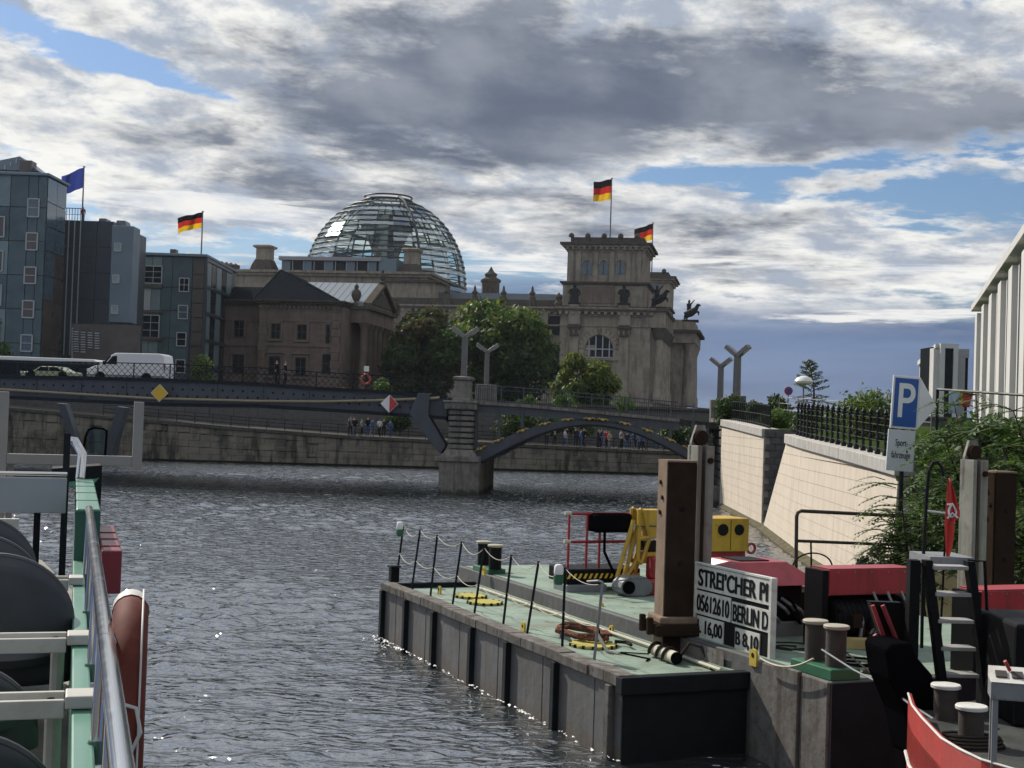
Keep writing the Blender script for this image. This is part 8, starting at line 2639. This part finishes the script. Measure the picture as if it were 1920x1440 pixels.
# ================================================================== people
def person_mesh(step):
    me = bpy.data.meshes.new('person')
    J = {'pel': (0, 0, .95), 'bel': (0, 0, 1.12), 'che': (0, -.01, 1.35), 'nek': (0, 0, 1.52), 'hd0': (0, -.01, 1.60), 'hd1': (0, -.01, 1.74),
         'shl': (-.19, 0, 1.42), 'ell': (-.25, .03 * step, 1.14), 'hal': (-.24, -.06 - .08 * step, .92), 'shr': (.19, 0, 1.42), 'elr': (.25, -.03 * step, 1.14), 'har': (.24, -.06 + .08 * step, .92),
         'hil': (-.10, 0, .90), 'knl': (-.11, -.16 * step, .50), 'anl': (-.11, -.05 * step + .02, .08), 'tol': (-.12, -.05 * step - .15, .04),
         'hir': (.10, 0, .90), 'knr': (.11, .05 * step, .50), 'anr': (.11, .26 * step, .10), 'tor': (.12, .26 * step - .14, .05)}
    rad = dict(pel=.14, bel=.13, che=.155, nek=.055, hd0=.085, hd1=.09, shl=.075, ell=.05, hal=.04, shr=.075, elr=.05, har=.04, hil=.095, knl=.07, anl=.05, tol=.04, hir=.095, knr=.07, anr=.05, tor=.04)
    ks = list(J); E_ = [('pel', 'bel'), ('bel', 'che'), ('che', 'nek'), ('nek', 'hd0'), ('hd0', 'hd1'), ('che', 'shl'), ('shl', 'ell'), ('ell', 'hal'), ('che', 'shr'), ('shr', 'elr'), ('elr', 'har'),
                        ('pel', 'hil'), ('hil', 'knl'), ('knl', 'anl'), ('anl', 'tol'), ('pel', 'hir'), ('hir', 'knr'), ('knr', 'anr'), ('anr', 'tor')]
    me.from_pydata([J[k] for k in ks], [(ks.index(a), ks.index(b)) for a, b in E_], [])
    o = bpy.data.objects.new('person', me); col.objects.link(o)
    o.modifiers.new('skin', 'SKIN'); o.modifiers.new('sub', 'SUBSURF').levels = 1
    for i, kx in enumerate(ks): me.skin_vertices[0].data[i].radius = (rad[kx], rad[kx] * (.8 if kx in ('che', 'bel', 'pel') else 1))
    me.skin_vertices[0].data[0].use_root = True
    dg = bpy.context.evaluated_depsgraph_get()
    m2 = bpy.data.meshes.new_from_object(o.evaluated_get(dg))
    bpy.data.objects.remove(o)
    for nm in ('cloth_dark', 'cloth_white', 'skin', 'hair'): m2.materials.append(MATS[nm])
    for p in m2.polygons:
        c = p.center; p.use_smooth = True
        if c.z > 1.66 or (c.z > 1.56 and c.y > .03): p.material_index = 3
        elif c.z > 1.50 or (abs(c.x) > .2 and c.z < 1.12): p.material_index = 2
        elif c.z > .93: p.material_index = 1
        else: p.material_index = 0
    return m2
mat('cloth_dark', (0.03, 0.033, 0.045), .9); mat('cloth_white', (0.55, 0.55, 0.54), .9); mat('cloth_blue', (0.06, 0.12, 0.27), .9); mat('cloth_red', (0.36, 0.05, 0.04), .9)
mat('cloth_black', (0.02, 0.02, 0.022), .9); mat('cloth_grey', (0.20, 0.20, 0.21), .9); mat('cloth_beige', (0.38, 0.31, 0.22), .9); mat('skin', (0.42, 0.26, 0.19), .6); mat('hair', (0.05, 0.035, 0.025), .7)
PM = [person_mesh(s) for s in (0.0, .8, -1.0)]
shirts = ['cloth_white', 'cloth_dark', 'cloth_blue', 'cloth_grey', 'cloth_black', 'cloth_black', 'cloth_beige', 'cloth_white', 'cloth_dark', 'cloth_dark', 'cloth_red', 'cloth_grey']
cname = {'cloth_white': 'white', 'cloth_dark': 'dark navy', 'cloth_blue': 'blue', 'cloth_grey': 'grey', 'cloth_black': 'black', 'cloth_red': 'red', 'cloth_beige': 'beige'}
prng = random.Random(21)
def person(loc, shirt, trousers, label, group, i):
    o = bpy.data.objects.new('person', PM[i % 3]); col.objects.link(o)
    o.location = loc; o.rotation_euler.z = prng.uniform(0, 6.28); s = prng.uniform(.92, 1.06); o.scale = (s, s, s)
    for k, m in ((0, trousers), (1, shirt)):
        o.material_slots[k].link = 'OBJECT'; o.material_slots[k].material = MATS[m]
    return tag(o, label, 'person', group)
grp = [(640, 770, 11, 'far promenade left of the pier'), (868, 870, 1, 'behind the pier'), (1020, 1105, 9, 'promenade under the left arch half'), (1108, 1245, 20, 'promenade under the right arch half')]
for a, b, n, where in grp:
    if n == 1: continue
    spots_ = []
    for i in range(n):
        cl_ = a + (b - a) * [.12, .22, .45, .58, .70, .88][prng.randrange(6)]
        spots_.append((min(b, max(a, prng.gauss(cl_, (b - a) * .05))), prng.uniform(1.4, 9.0), shirts[prng.randrange(len(shirts))]))
    spots_.sort(); seen_ = {}
    for i, (px, ly, sh) in enumerate(spots_):
        lx = QF.hit(px, 830, ly)[0]
        seen_[sh] = seen_.get(sh, 0) + 1
        p = QF.loc + Matrix.Rotation(QRZ, 3, 'Z') @ Vector((lx, ly, quay_top(lx) - .12 + .0065 * (ly - .7)))
        nth = ['first', 'second', 'third', 'fourth', 'fifth', 'sixth', 'seventh', 'eighth', 'ninth', 'tenth', 'eleventh', 'twelfth'][seen_[sh] - 1]
        person(p, sh, ['cloth_dark', 'cloth_black', 'cloth_blue', 'cloth_grey'][i % 4], '%s %s-topped walker from left, %s' % (nth, cname[sh], where), 'walkers on the far promenade', i)
for px, ly, sh, lab in ((519, 3.0, 'cloth_black', 'person in dark clothes standing on the bridge before the palace'), (535, 3.6, 'cloth_dark', 'person in a navy top right beside the dark one on the bridge')):
    lx = BF.hit(px, 700, ly)[0]
    person(b_wpos(lx, ly, bridge_z(lx)), sh, 'cloth_dark', lab, None, 1)
p = at(156, 402, 157.5)
o = person((p.x, 157.5, 6.2 + ztB), 'cloth_red', 'cloth_dark', 'person standing at the roof railing under the blue flag', None, 0)
# ================================================================== slight haze over the river
def haze():
    m = bpy.data.materials.new('air'); m.use_nodes = True
    t = m.node_tree; t.nodes.clear()
    v = t.nodes.new('ShaderNodeVolumePrincipled')
    v.inputs['Color'].default_value = (.80, .88, 1.0, 1)
    v.inputs['Density'].default_value = 0.00006
    v.inputs['Anisotropy'].default_value = 0.3
    o_ = t.nodes.new('ShaderNodeOutputMaterial'); t.links.new(v.outputs[0], o_.inputs['Volume'])
    MATS['air'] = m
    o = MB().box(-2700, 2700, -200, 4800, -2.0, 75).build('haze', 'air')
    stuff(o)
haze()
